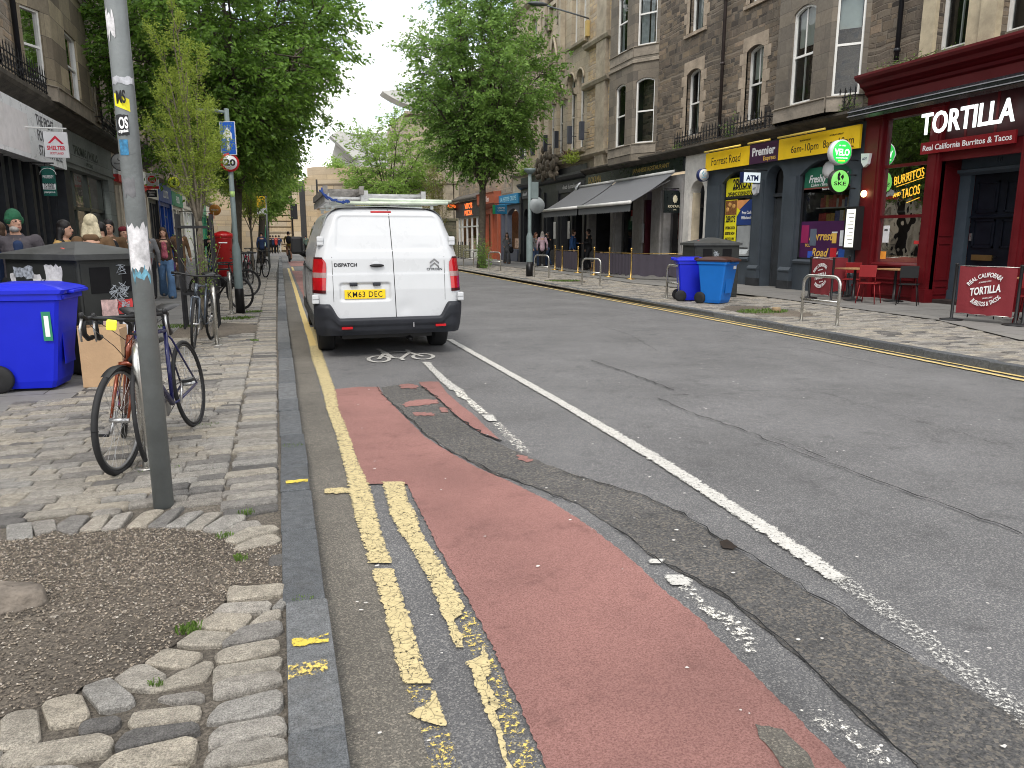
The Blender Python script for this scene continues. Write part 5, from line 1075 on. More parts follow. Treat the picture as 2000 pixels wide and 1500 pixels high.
i4 = MB().use(mat("warm_inside", (.25, .14, .07), .8, var=.5)); fbox(i4, FR, 43, 58.6, .12, 3.3, -1.6, -1.5); fbox(i4, FR, 43, 43.1, .12, 3.3, -1.5, -.3); fbox(i4, FR, 58.5, 58.6, .12, 3.3, -1.5, -.3); i4.use(mat("stock_bright", (.5, .35, .25), .7, var=.8, vs=6)); fbox(i4, FR, 43.4, 45.5, .9, 1.5, -.5, -.4); fbox(i4, FR, 49.3, 50.8, .9, 1.6, -.5, -.4); fbox(i4, FR, 52, 58, .6, 1.5, -.5, -.4); i4.build("shop_interior", b3, world=True)
# ============================ LEFT ROW
FL = left_fr(); 
def shop(parent, fr, u0, u1, paint, fascia, zf0, zf1, holes, letters=None, lm=None, lh=.25, inside=None, lw=None, nf=.16, label=None, goods=True, top=4.6):
    mb = MB().use(paint); wall(mb, fr, u0, u1, .1, top, holes, .3, n=.05)
    for u in (u0+.02, u1-.27): fbox(mb, fr, u, u+.25, .1, zf0, 0, .13); fbox(mb, fr, u-.02, u+.27, .1, .5, 0, .18)
    mb.use(fascia); fbox(mb, fr, u0+.01, u1-.01, zf0, zf1, .03, nf)
    if letters:
        side = 1 if fr.n.x > 0 else -1
        mb.use(lm or BKT); mb.text(letters, fr.p((u0+u1)/2, (zf0+zf1)/2-lh/2, nf+.004), (0, side, 0), (0, 0, 1), lh, lw, bold=.015, align='C')
    ob = mb.build("shopfront", parent, world=True)
    if label: ob['label'] = label
    for h in holes:
        if h[2] > .3: g = MB().use(GLD); g.poly([fr.p(h[0], h[2], -.18), fr.p(h[1], h[2], -.18), fr.p(h[1], h[3], -.18), fr.p(h[0], h[3], -.18)]); g.build("shop_window", parent, world=True)
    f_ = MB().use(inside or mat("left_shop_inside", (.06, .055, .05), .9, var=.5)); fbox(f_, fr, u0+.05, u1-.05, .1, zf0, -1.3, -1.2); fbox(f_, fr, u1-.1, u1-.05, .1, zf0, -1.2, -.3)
    f_.use(mat("mixed_goods", (.3, .25, .2), .7, var=.9, vs=5))
    for h in holes:
        if h[2] > .3 and goods: fbox(f_, fr, h[0]+.1, h[1]-.1, h[2], h[2]+.7, -.7, -.5)
    f_.build("shop_interior", parent, world=True)
    return ob
l1 = bldg("tenement_building", "nearest left hand stone tenement with iron balcony rails over a white charity shop fascia", (-5.6, 18, 0))
def lp(px, py, X=-5.6): return PX(px, py, X)
w = MB().use(RUBL); HL = [(19.0, 20.2, 5.35, 7.5), (29.9, 30.7, 5.6, 7.6), (33, 34, 5.5, 7.7), (19.0, 20.2, 9.2, 11.3), (29.9, 30.7, 9.2, 11.3), (33, 34, 9.2, 11.3), (36.5, 37.5, 5.5, 7.7), (36.5, 37.5, 9.2, 11.3), (14, 15.2, 5.35, 7.5)]
wall(w, FL, 5, 39, 4.7, 15.5, HL, .25); w.poly([(-5.6, 39, 4), (-12, 39, 4), (-12, 39, 15.5), (-5.6, 39, 15.5)]); w.build("wall", l1, world=True)
for h in HL: mg = MB().use(MARG); margins(mg, FL, h, .2, .42); mg.build("window_surround", l1, world=True)
for i, h in enumerate(HL): window(l1, FL, h, mull=False)
bay(l1, 22.4, 26.4, 1.1, 4.95, 15.5, masonry("bay_sandstone", .5, .9, [(.17, .14, .105), (.24, .2, .14), (.4, .34, .23), (.2, .17, .125)], (.09, .08, .065), mw=.006, hv=.1, wv=.4, bump=.3, soot=.5, crisp=.1),
    [(5.3, 7.0, 0), (9.0, 11.2, 0), (12.3, 14.2, 0)], [(None, None, False, False)]*3, [8.2], side=1, proj=.55, X=-5.6, w_front=1.25, w_cant=.62)
cl = MB().use(SOOTY); fprof(cl, FL, 5, 39, [(-.05, 4.62), (.1, 4.62), (.2, 4.72), (.4, 4.82), (.45, 4.9), (.45, 5.0), (-.05, 5.06)]); cl.build("cornice", l1, world=True)
for a, b_ in ((8, 13.5), (13.5, 18.6), (18.6, 26.6), (28.3, 33.8), (33.8, 38.5)): railing(l1, FL, a, b_, 5.04, .55, .4, .2)
pipe(l1, FL, 21.2, 5.1, 15.5, .06, .1, MATS["black_pipe"]); pipe(l1, FL, 32.0, 5.1, 15.5, .06, .1, MATS["black_pipe"])
BLKT = mat("black_timber", (.018, .02, .024), .5, var=.3); WHF = mat("white_fascia_board", (.8, .81, .82), .3, var=.06)
m_ = MB().use(BLKT); wall(m_, FL, 5, 23.2, .1, 4.65, [(9, 12.4, .8, 3.2), (13.4, 15.2, .8, 3.2), (16.2, 18, .8, 3.2)], .3, n=.05)
for i in range(16): u = 12.6+i*.66; fbox(m_, FL, u, u+.22, .1, 3.3, .05, .17+.05*(i % 3 == 0)); 
fbox(m_, FL, 22.6, 23.2, .1, 3.4, .1, .45)
m_.use(WHF); fbox(m_, FL, 5, 22.7, 3.3, 4.45, .1, .5); m_.use(mat("grey_letters", (.11, .11, .12), .5))
for i, t_ in enumerate(("THE FIGHT", "FOR HOME", "STARTS HERE")): m_.text(t_, FL.p(20.35, 4.13-i*.34, .503), (0, 1, 0), (0, 0, 1), .24, (1.45, 1.5, 1.95)[i], bold=.012)
m_.use(mat("faint_pink", (.77, .74, .74), .4)); fbox(m_, FL, 17.2, 19.7, 3.4, 4.25, .5, .502)
o_ = m_.build("shopfront", l1, world=True); o_['label'] = "black timber shopfront with a long white fascia"
for h in ((9, 12.4), (13.4, 15.2), (16.2, 18)): gd = MB().use(GLD); gd.poly([FL.p(h[0], .8, -.2), FL.p(h[1], .8, -.2), FL.p(h[1], 3.2, -.2), FL.p(h[0], 3.2, -.2)]); gd.build("shop_window", l1, world=True)
gi = MB().use(ROOM); fbox(gi, FL, 5, 23, .1, 4.5, -1.5, -1.4); fbox(gi, FL, 23, 23.1, .1, 4.5, -1.5, -.3); gi.build("shop_interior", l1, world=True)
GRM = masonry("grey_marble_front", .8, 1.6, [(.17, .19, .18), (.22, .24, .225), (.19, .21, .2)], (.07, .08, .075), mw=.006, hv=.05, wv=.1, bump=.1, soot=.3, crisp=.05)
g3 = MB().use(GRM); wall(g3, FL, 23.2, 31.2, .1, 4.65, [(24.4, 30.2, .5, 3.55)], .35, n=.06); fprof(g3, FL, 23.2, 31.2, [(.06, 3.66), (.12, 3.68), (.12, 3.73), (.06, 3.75)])
g3.use(mat("dark_green_letters", (.02, .03, .028), .5)); g3.text("THOMAS J WALLS", FL.p(27.2, 4.0, .065), (0, 1, 0), (0, 0, 1), .26, 3.2, bold=.01, align='C'); g3.text("OPTICIANS", FL.p(27.2, 3.73, .125), (0, 1, 0), (0, 0, 1), .12, .9, align='C')
g3.use(mat("dark_bronze", (.035, .04, .035), .4)); 
for u in (24.4, 26.2, 28.0, 30.1): fbox(g3, FL, u, u+.1, .5, 3.55, -.3, -.15)
fbox(g3, FL, 24.5, 30.2, 2.4, 2.5, -.3, -.15)
o_ = g3.build("shopfront", l1, world=True); o_['label'] = "grey stone opticians front"
gg = MB().use(GLD); gg.poly([FL.p(24.4, .5, -.24), FL.p(30.2, .5, -.24), FL.p(30.2, 3.55, -.24), FL.p(24.4, 3.55, -.24)]); gg.build("shop_window", l1, world=True)
gi = MB().use(mat("optician_inside", (.05, .045, .04), .8, var=.5)); fbox(gi, FL, 23.3, 31, .1, 4.4, -1.9, -1.8); fbox(gi, FL, 31, 31.1, .1, 4.4, -1.9, -.36); gi.use(mat("tan_panel", (.42, .33, .2), .7, var=.2)); fbox(gi, FL, 24.6, 26.0, .6, 2.4, -.9, -.85); fbox(gi, FL, 28.2, 29.4, 1.0, 2.2, -.9, -.85); gi.build("shop_interior", l1, world=True)
BEI = mat("beige_stone", (.52, .46, .37), .8, var=.12, dirt=.25)
g4 = MB().use(BEI); wall(g4, FL, 31.2, 39, .1, 4.65, [(31.9, 33.1, .1, 3.45), (33.6, 35.0, .1, 3.45), (35.6, 36.8, .1, 3.45), (37.2, 38.6, .5, 3.4)], .4, n=.05)
for u in (31.3, 33.15, 35.05, 36.85): fbox(g4, FL, u, u+.4, .1, 3.45, 0, .2)
g4.use(mat("bright_red_fascia", (.55, .03, .03), .5)); fbox(g4, FL, 31.3, 38.8, 3.6, 3.85, .05, .22); g4.use(WHF); fbox(g4, FL, 31.3, 38.8, 3.86, 4.4, .05, .22)
o_ = g4.build("shopfront", l1, world=True); o_['label'] = "beige pillared shopfront under a red and white fascia"
gi = MB().use(mat("dim_interior", (.03, .03, .032), .8)); fbox(gi, FL, 31.3, 38.9, .1, 3.5, -.9, -.8); fbox(gi, FL, 38.85, 38.9, .1, 3.5, -.8, -.45); gi.build("shop_interior", l1, world=True)
# farther left row
l2 = bldg("tenement_building", "farther left hand stone tenement row mostly behind the street trees", (-5.7, 56, 0))
w = MB().use(RUBL); HL2 = [(40.5+i*3.3, 41.5+i*3.3, z, z+2.1) for i in range(11) for z in (5.7, 9.2)]
FL2 = left_fr(-5.7); wall(w, FL2, 39, 78, 4.5, 14.5, HL2, .25); w.poly([(-5.7, 78, 0), (-14, 78, 0), (-14, 78, 14.5), (-5.7, 78, 14.5)]); w.build("wall", l2, world=True)
for h in HL2: mg = MB().use(MARG); margins(mg, FL2, h, .18, .42); mg.build("window_surround", l2, world=True)
mg = MB().use(MARG); fprof(mg, FL2, 39, 78, [(-.05, 4.4), (.35, 4.5), (.35, 4.65), (-.05, 4.7)]); mg.build("cornice", l2, world=True)
for i, h in enumerate(HL2): window(l2, FL2, h, mull=False)
RBL = mat("royal_blue_paint", (.01, .06, .32), .45); CRMF = mat("cream_fascia", (.6, .57, .5), .5); GRF = mat("green_fascia", (.03, .22, .12), .5)
for (u0, u1, p_, f_, zt, tx, lm_) in ((39.2, 42.4, BLKT, CRMF, 4.3, None, None), (42.6, 47.6, RBL, RBL, 4.3, "LLOYDS", WHTX), (47.8, 53, CRMF, GRF, 4.2, "FOOD", WHTX), (53.2, 58.6, WFR, CRMF, 4.2, "BOOKS", BKT), (58.8, 64, CRMF, WFR, 4.2, None, None), (64.2, 70, GRF, GRF, 4.2, "CAFE", WHTX), (70.2, 77.5, BLKT, CRMF, 4.2, None, None)):
    shop(l2, FL2, u0, u1, p_, f_, 3.4, zt, [(u0+.5, u0+(u1-u0)*.42, .7, 3.2), (u0+(u1-u0)*.5, u0+(u1-u0)*.66, .1, 3.2), (u0+(u1-u0)*.7, u1-.4, .7, 3.2)], tx, lm_, .4)
# ============================ museum and what closes the street
MUS = masonry("museum_sandstone", .55, 1.4, [(.45, .36, .24), (.52, .41, .27), (.48, .37, .23), (.40, .33, .24), (.54, .45, .32)], (.27, .22, .15), mw=.012, hv=.05, wv=.3, bump=.15, soot=.22, crisp=.05, sootcol=(.2, .165, .12))
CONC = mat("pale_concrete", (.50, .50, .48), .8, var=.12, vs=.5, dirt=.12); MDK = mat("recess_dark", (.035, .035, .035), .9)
mu = bldg("museum_building", "tan sandstone museum closing the street, with a rounded drum and boat shaped roof", (2, 86, 0))
mm = MB().use(MUS)
def vblock(x0, x1, z1, Y, Y1=None, z0=0, m=None):
    if m: mm.use(m)
    mm.box((x0, Y, z0), (x1, Y1 or Y+8, z1))
a0 = lambda px, py, Y: PY(px, py, Y)
x0 = a0(500, 400, 86)[0]; x1 = a0(573, 400, 86)[0]; zt = a0(560, 342, 86)[1]
vblock(-14, x0, 9, 86); vblock(x0, x1, zt, 86)
zb = a0(560, 385, 86)[1]
for k in range(9):      # banded base
    z = .2+k*(zb-.2)/9; mm.box((x0+.2, 85.75, z), (a0(566, 400, 86)[0], 86, z+(zb-.2)/9-.12))
mm.box((x0-.2, 85.5, zb), (a0(566, 400, 86)[0]+.1, 86, zb+.3))
mm.box((x1-.1, 85.2, 0), (a0(585, 400, 86)[0], 86.5, a0(580, 330, 86)[1]))
mm.use(mat("slot_grey", (.15, .155, .16), .7)); mm.box((a0(585, 400, 86)[0], 86.9, 0), (a0(608, 400, 86)[0]+.6, 88, a0(590, 352, 86)[1])); mm.use(MUS); mm.box((a0(597, 400, 86)[0], 86.3, 0), (a0(608, 400, 86)[0]+.6, 88.5, a0(590, 346, 86)[1]))
mm.use(MUS)
# drum
c = Vector((a0(700, 400, 92)[0], 96, 0)); Rr = c.x-a0(606, 400, 92)[0]; ztp = a0(650, 318, 88)[1]
P0 = [(c.x+Rr*math.cos(a), c.y+.8*Rr*math.sin(a)) for a in np.linspace(math.pi, 2*math.pi, 40)]
mm.smooth = True; mm.grid([[(p[0], p[1], 0) for p in P0], [(p[0], p[1], ztp) for p in P0]]); mm.smooth = False
mm.poly([(p[0], p[1], ztp) for p in P0])
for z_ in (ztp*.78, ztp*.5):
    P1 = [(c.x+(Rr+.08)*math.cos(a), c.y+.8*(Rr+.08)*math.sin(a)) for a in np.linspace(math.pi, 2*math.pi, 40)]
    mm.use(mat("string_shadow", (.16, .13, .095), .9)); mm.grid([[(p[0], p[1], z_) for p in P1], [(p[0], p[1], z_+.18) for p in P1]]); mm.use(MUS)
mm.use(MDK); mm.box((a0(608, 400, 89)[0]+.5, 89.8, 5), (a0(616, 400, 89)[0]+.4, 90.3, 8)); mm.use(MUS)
mm.build("wall", mu, world=True)
mc = MB().use(CONC)
# pale angular prow behind
q = [a0(650, 300, 104), a0(662, 256, 104), a0(705, 262, 104), (a0(705, 262, 104)[0]+12, a0(705, 262, 104)[1]+1.2), (a0(705, 262, 104)[0]+12, 4), (a0(655, 350, 104)[0], 4)]
mc.prism(q, 104, 106, lambda a, b, h: (a, h, b))
q = [a0(643, 268, 103), a0(662, 256, 103), a0(668, 262, 103), a0(700, 305, 103), a0(690, 312, 103)]; mc.prism(q, 101.5, 104, lambda a, b, h: (a, h, b))
mc.build("concrete_prow", mu, world=True)
rb_ = MB().use(CONC)
top = [a0(743, 183, 100), a0(770, 181, 100), a0(905, 190, 100), a0(905, 226, 100), a0(850, 220, 100), a0(812, 216, 100), a0(780, 205, 100), a0(760, 195, 100), a0(747, 187, 100)]
rb_.prism(top, 98, 101, lambda a, b, h: (a, h, b)); rb_.box((a0(800, 210, 100)[0], 100, 0), (a0(905, 210, 100)[0], 112, a0(830, 222, 100)[1]))
o_ = rb_.build("roof", mu, world=True); o_['label'] = "pale boat shaped concrete roof"
# gothic stone kirk hall right of the end
kk = bldg("church_building", "gothic stone church building with tall lancet windows beyond the right hand shops", (18, 68, 0))
FK = Fr((11.0, 66), (22.5, 66), (0, -1)); kx = lambda px: a0(px, 350, 66)[0]-11.0; kz = lambda py: a0(880, py, 66)[1]
w = MB().use(TAN); HK = [(kx(843), kx(850), kz(336), kz(288)), (kx(853), kx(859), kz(336), kz(288)), (kx(838)-1.2, kx(838)-.6, kz(370), kz(363)), (kx(889), kx(893), kz(334), kz(300)), (kx(840), kx(845), kz(378), kz(368))]
HK = [(a, b, c_, d) for a, b, c_, d in HK if a > 0]
wall(w, FK, 0, 11.5, 0, 11.8, HK, .4); w.poly([(11, 66, 0), (11, 76, 0), (11, 76, 11.8), (11, 66, 11.8)]); w.build("wall", kk, world=True)
t_ = MB().use(MATS["sandstone_trim"])
for px in (862, 872, 884, 896): fbox(t_, FK, kx(px), kx(px)+.45, 0, 11.2, 0, .6)
fprof(t_, FK, 0, 11.5, [(0, kz(362)), (.7, kz(362)+.1), (.75, kz(362)+.35), (0, kz(362)+.6)]); fprof(t_, FK, 0, 11.5, [(0, 11.6), (.5, 11.8), (.5, 12.0), (0, 12.1)]); t_.build("buttress", kk, world=True)
g_ = MB().use(mat("leaded_glass", (.03, .035, .045), .25, var=.3, vs=12))
for h in HK: fbox(g_, FK, h[0], h[1], h[2], h[3], -.3, -.28)
g_.build("window_glass", kk, world=True)
rf = MB().use(SLATE); rf.add([(11, 66, 11.9), (22.5, 66, 11.9), (22.5, 76, 12.2), (11, 76, 12.2)], [(0, 1, 2, 3)]); rf.build("roof", kk, world=True)
lw = bldg("stone_wall", "low mossy stone boundary wall beyond the last shop", (14, 63, 0)); lw['category'] = "wall"
q = MB().use(masonry("mossy_wall", .3, .6, [(.10, .10, .07), (.18, .16, .11), (.12, .13, .08)], (.06, .055, .04), soot=.5)); q.box((12.6, 62, .1), (14.5, 62.6, 2.9)); q.box((12.5, 61.9, 2.9), (14.6, 62.7, 3.1)); q.build("wall", lw, world=True)
# unseen building added so left shop glass mirrors stone, not open sky
jb = bldg("unseen_side_building", "plain stone building in the side street behind the museum corner", (36, 90, 0)); q = MB().use(MUS); q.box((24, 84, 0), (60, 95, 12)); q.build("wall", jb, world=True)
# ============================ AWNINGS AND SIGNS
AWN = mat("grey_awning_cloth", (.15, .155, .165), .75, var=.08, vs=1.5, bump=.15, bs=200); AWB = mat("awning_bar_white", (.62, .62, .6), .4)
def awning(label, u0, u1, z_t=3.86, z_b=2.80, out=1.85):
    t = thing("shop_awning", label, "awning", (14, u0, 3.8), 0, "grey awnings of the restaurant")
    mb = MB().use(AWN); rows = []
    for i in range(9):
        f = i/8; rows.append([FR.p(u0+(u1-u0)*j/12, z_t+(z_b-z_t)*f-.05*math.sin(math.pi*f), .15+(out-.15)*f) for j in range(13)])
    mb.smooth = True; mb.grid(rows); mb.smooth = False; mb.grid([[(p[0], p[1], p[2]-.012) for p in r] for r in rows]); mb.build("canopy", t, world=True)
    v = MB().use(mat("awning_valance", (.10, .105, .11), .8)); k = int((u1-u0)/.11); P = []; 
    for i in range(k+1): u = u0+(u1-u0)*i/k; P.append((u, z_b-.30-(.035 if i % 2 else 0)))
    for i in range(k): a, b_ = P[i], P[i+1]; v.add([FR.p(a[0], z_b-.03, out), FR.p(b_[0], z_b-.03, out), FR.p(b_[0], b_[1], out+.01), FR.p(a[0], a[1], out+.01)], [(0, 1, 2, 3)])
    v.build("valance", t, world=True)
    b = MB().use(AWB); b.tube([FR.p(u0, z_b, out+.02), FR.p(u1, z_b, out+.02)], .065, 10); b.tube([FR.p(u0, z_t+.04, .16), FR.p(u1, z_t+.04, .16)], .06, 8); b.build("front_bar", t, world=True)
    for u in (u0+.3, u1-.3): a = MB().use(mat("awning_arm", (.4, .4, .4), .4)); a.tube([FR.p(u, z_t-.25, .15), FR.p(u+.35, z_t-.7, .95), FR.p(u, z_b, out)], .03, 6); a.build("arm", t, world=True)
awning("grey awning nearest the white doorway, over the restaurant window", 24.7, 29.55)
awning("grey awning farther along, next to the charcoal pub", 29.7, 33.9)
def sign(name, label, fr, u0, u1, z0, z1, n, m, texts, th=.06, group=None, extra=None): return panel(None, fr, u0, u1, z0, z1, n, m, name, th, texts, label, "sign", group, extra=extra)
YF = mat("yellow_fascia", (.86, .56, .015), .45, var=.06); PRP = mat("aubergine_fascia", (.055, .018, .05), .45)
DKL = mat("brown_black_letters", (.05, .035, .01), .6, var=0)
lt = lambda mb: (mb.use(mat("yellow_tube", (.8, .6, .1), .4)), )
def tubes(mb, spans, z):
    mb.use(mat("sign_lamp_tube", (.85, .62, .12), .35))
    for a, b in spans: mb.tube([FR.p(a, z, .42), FR.p(b, z, .42)], .03, 6); mb.tube([FR.p((a+b)/2, z, .42), FR.p((a+b)/2, z, .2)], .012, 5)
sign("shop_sign", "yellow fascia sign reading Forrest Road", FR, 20.07, 22.5, 3.72, 4.28, .24, YF, [("Forrest Road", .48, .5, .26, .66, DKL, .0)], extra=lambda mb: tubes(mb, [(20.3, 22.3)], 4.3))
sign("shop_sign", "dark purple fascia sign reading Premier Express", FR, 18.7, 20.06, 3.72, 4.28, .24, PRP, [("Premier", .5, .62, .24, .8, WHTX, .03), ("Express", .72, .22, .13, .42, SCR, .01)], extra=lambda mb: tubes(mb, [(18.85, 19.9)], 4.3))
sign("shop_sign", "yellow fascia sign with the opening hours 6am-10pm", FR, 15.56, 18.69, 3.72, 4.28, .24, YF, [("6am-10pm  8am-10pm", .56, .42, .2, .76, DKL, .0), ("MONDAY-FRIDAY", .36, .75, .04, .14, DKL), ("SATURDAY-SUNDAY", .74, .75, .04, .16, DKL)], extra=lambda mb: tubes(mb, [(16.6, 18.5)], 4.3))
sign("shop_sign", "black restaurant fascia with gold lettering over the awnings", FR, 24.15, 32.92, 3.88, 4.36, .14, BLF, [("KOYAMA", .12, .5, .3, .16, mat("gold_leaf", (.42, .3, .09), .4, metal=.6), .02), ("JAPANESE RESTAURANT", .72, .6, .16, .34, MATS.get("gold_leaf") or mat("gold_leaf", (.42, .3, .09), .4, metal=.6), .012)], .16)
# burrito shop name
TW = emis("white_lit_letters", (.9, .97, .94), 1.0)
FRs = right_fr(13.86)
def nsign(name, label, fr, build, cat="sign", group=None): mb = MB(); build(mb); o = mb.build(name); return tag(o, label, cat, group)
ul, ur_ = PX(1798, 240, 13.8)[0], PX(1980, 225, 13.8)[0]
nsign("shop_sign", "large white TORTILLA lettering over the dark navy door", FR, lambda mb: mb.use(TW).text("TORTILLA", FR.p(ul, 3.80, .16), (0, -1, 0), (0, 0, 1), .46, ul-ur_, ext=.03, bold=.012))
ul, ur_ = PX(1795, 290, 13.8)[0], PX(1979, 275, 13.8)[0]
panel(None, FR, ur_, ul, 3.38, 3.63, .16, RED2, "shop_sign", .05, [("Real California Burritos & Tacos", .5, .52, .12, .94, WHTX, .012)], "narrow red board reading Real California Burritos & Tacos", "sign")
# awning cassette
nsign("awning_cassette", "closed black awning cassette under the red cornice", FR, lambda mb: (mb.use(mat("gloss_black", (.012, .013, .016), .25, spec=.8)), fprof(mb, FR, 6, 15.72, [(.1, 4.42), (.42, 4.36), (.5, 4.42), (.5, 4.56), (.42, 4.63), (.1, 4.63)]), mb.use(mat("edge_grey", (.25, .25, .27), .4)), fbox(mb, FR, 6, 15.74, 4.44, 4.46, .5, .52), fbox(mb, FR, 6, 15.74, 4.54, 4.56, .5, .515)), "awning")
# neon in the window
NEO = emis("yellow_neon", (1., .52, .04), 3.2)
def neon(mb):
    mb.use(mat("neon_back", (.10, .10, .10), .2, alpha=None)); fbox(mb, FR, 13.72, 14.6, 2.15, 2.19, -.07, -.05)
    for u in (13.8, 14.55): fbox(mb, FR, u, u+.01, 2.15, 3.1, -.07, -.06)
    mb.use(NEO); s_ = .18; U = Vector((0, -1, s_)).normalized()
    mb.text("BURRITOS", FR.p(14.62, 2.78, -.05), U, (0, s_*.4, 1), .2, .86, ext=.01, bold=.0); mb.text("TACOS", FR.p(14.36, 2.46, -.05), U, (0, s_*.4, 1), .22, .52, ext=.01); mb.text("AND", FR.p(14.62, 2.5, -.05), U, (0, s_*.4, 1), .09, .22, ext=.01, bold=.02)
    for (u0, z0, u1, z1) in ((14.55, 2.74, 13.78, 2.90), (14.3, 3.02, 13.82, 3.12), (14.2, 2.36, 13.85, 2.46)): mb.tube([FR.p(u0, z0, -.045), FR.p(u1, z1, -.045)], .009, 5)
nsign("neon_sign", "glowing yellow neon reading BURRITOS AND TACOS in the red shop window", FR, neon)
# little notices on the red window and the wall menu box
panel(b0, FR, 14.62, 14.8, 1.45, 1.85, -.02, mat("paper_notice", (.7, .7, .72), .6), "notice", .01, [("OPEN", .5, .75, .05, .6, BKT)]); panel(b0, FR, 14.66, 14.82, 1.06, 1.24, -.02, mat("orange_sticker", (.85, .33, .05), .5), "sticker", .01); panel(b0, FR, 13.7, 13.85, 1.42, 1.5, -.02, mat("red_sticker", (.6, .05, .05), .5), "sticker", .01)
def menubox(mb):
    mb.use(mat("box_black", (.015, .015, .016), .4)); fbox(mb, FR, 15.3, 15.72, 1.72-.45, 2.22+.1, .14, .34); mb.use(emis("menu_paper_lit", (.85, .84, .74), .75)); fbox(mb, FR, 15.36, 15.66, 1.33, 2.26, .34, .345); mb.use(BKT)
    for i in range(9): fbox(mb, FR, 15.40, 15.40+.2*(.6+.4*((i*7) % 3)/2), 1.42+i*.09, 1.435+i*.09, .345, .348)
nsign("menu_case", "slim lit menu box on the red pillar corner", FR, menubox)
nsign("wall_lamp", "round warm bulkhead lamp lit on the red pillar", FR, lambda mb: (mb.use(mat("lamp_base", (.2, .12, .05), .5)), mb.lathe([(.1, 0), (.11, .04)], FR.p(15.3, 2.62, .12), 16, 'X'), mb.use(emis("warm_lamp", (1., .72, .34), 3.)), mb.ball(FR.p(15.3, 2.62, .2), (.06, .085, .085), 8, 12)), "lamp")
def alarm(label, u, z): nsign("alarm_box", label, FR, lambda mb: (mb.use(mat("alarm_white", (.68, .69, .7), .4)), mb.prism([(u-.14, z+.14), (u+.14, z+.16), (u+.11, z-.05), (u+.02, z-.17), (u-.1, z-.1)], .1, .22, lambda a, b, c: FR.p(a, b, c)), mb.use(mat("alarm_blue", (.02, .03, .12), .4)), mb.text("ADT", FR.p(u+.08, z, .222), (0, -1, 0), (0, 0, 1), .06, .15)), "alarm box", "alarm boxes on the shopfronts")
alarm("white alarm box on the grey pillar under the ATM sign", 19.75, 2.98); alarm("white alarm box high on the red pillar edge", 15.35, 3.42)
# round projecting signs (faces look along the street)
def disc_sign(label, y, xc, z, r, rim, face, draw, th=.16, arm=True):
    t = thing("projecting_sign", label, "sign", (xc, y, z)); mb = MB().use(rim); prof = [(0, -th/2), (r, -th/2), (r, th/2), (0, th/2)]
    mb.lathe(prof, (0, 0, 0), 36, 'Y'); mb.build("body", t)
    f = MB().use(face); f.lathe([(0, 0), (r*.9, 0), (r*.9, .004), (0, .004)], (0, -th/2-.004, 0), 36, 'Y'); 
    o = f.build("face", t); l = MB(); draw(l, -th/2-.006); l.build("lettering", t)
    if arm: a = MB().use(IRON); [a.tube([(0, 0, s*r*.55), (14-xc, 0, s*r*.55)], .015, 6) for s in (-1, 1)]; a.build("bracket", t)
    return t
GB = emis("lit_green", (.02, .62, .08), .8); LIM = emis("lit_lime", (.22, .72, .14), .62)
def velo(l, n): l.use(emis("lit_white", (1, 1, 1), .9)).text("VELO", (0, n, -.07), (1, 0, 0), (0, 0, 1), .15, .44, bold=.035, align='C', ext=.002); l.text("NICOTINE POUCHES", (0, n, -.15), (1, 0, 0), (0, 0, 1), .03, .34, align='C'); l.text("18+  ONLY", (0, n, .14), (1, 0, 0), (0, 0, 1), .035, .2, align='C'); l.use(emis("lit_yellow", (.8, .8, .05), .9)).box((-.1, n-.002, -.215), (.1, n, -.185))
def ske(l, n):
    l.use(BKT).text("SKE", (0, n, -.1), (1, 0, 0), (0, 0, 1), .09, .36, bold=.02, align='C', ext=.002)
    l.prism([(-.09, .16), (-.04, .22), (0, .16), (-.03, .1), (0, .04), (-.05, .0), (-.09, .06)], n-.002, n, lambda a, b, c: (a, c, b)); l.prism([(.0, .1), (.07, .17), (.1, .1), (.07, .03)], n-.002, n, lambda a, b, c: (a, c, b))
X_ = lambda px, py, Y: PY(px, py, Y)
disc_sign("round green VELO sign with a white rim jutting out above the lime one", 15.75, X_(1640, 298, 15.75)[0], X_(1640, 298, 15.75)[1], .30, mat("sign_rim_white", (.7, .71, .72), .4), GB, velo)
disc_sign("round lime SKE sign with a black rim, hung below the green one", 15.7, X_(1638, 354, 15.7)[0], X_(1638, 354, 15.7)[1], .29, mat("sign_rim_black", (.015, .015, .015), .4), LIM, ske, th=.1)
disc_sign("small round white sign in a navy ring beside the white doorway", 22.5, X_(1373, 342, 22.5)[0], X_(1373, 342, 22.5)[1], .21, mat("sign_rim_navy", (.02, .03, .12), .4), mat("sign_face_white", (.68, .7, .72), .5), lambda l, n: (l.use(mat("pale_blue_mark", (.2, .45, .6), .5)), [l.ball((-.03+.05*math.cos(a), n, .05+.05*math.sin(a)), (.02, .003, .035), 5, 6) for a in (0, 1.6, 3.1, 4.7)], l.text("PAYPOINT", (0, n, -.1), (1, 0, 0), (0, 0, 1), .03, .16, align='C')), th=.16)
disc_sign("black round pub sign with a silver rim behind the awning corner", 33.6, X_(1140, 372, 33.6)[0], X_(1140, 372, 33.6)[1], .42, mat("sign_rim_silver", (.5, .52, .55), .3, metal=.6), mat("sign_face_black", (.015, .016, .02), .4), lambda l, n: l.use(WHTX).text("bar", (0, n, -.06), (1, 0, 0), (0, 0, 1), .16, .32, align='C'))
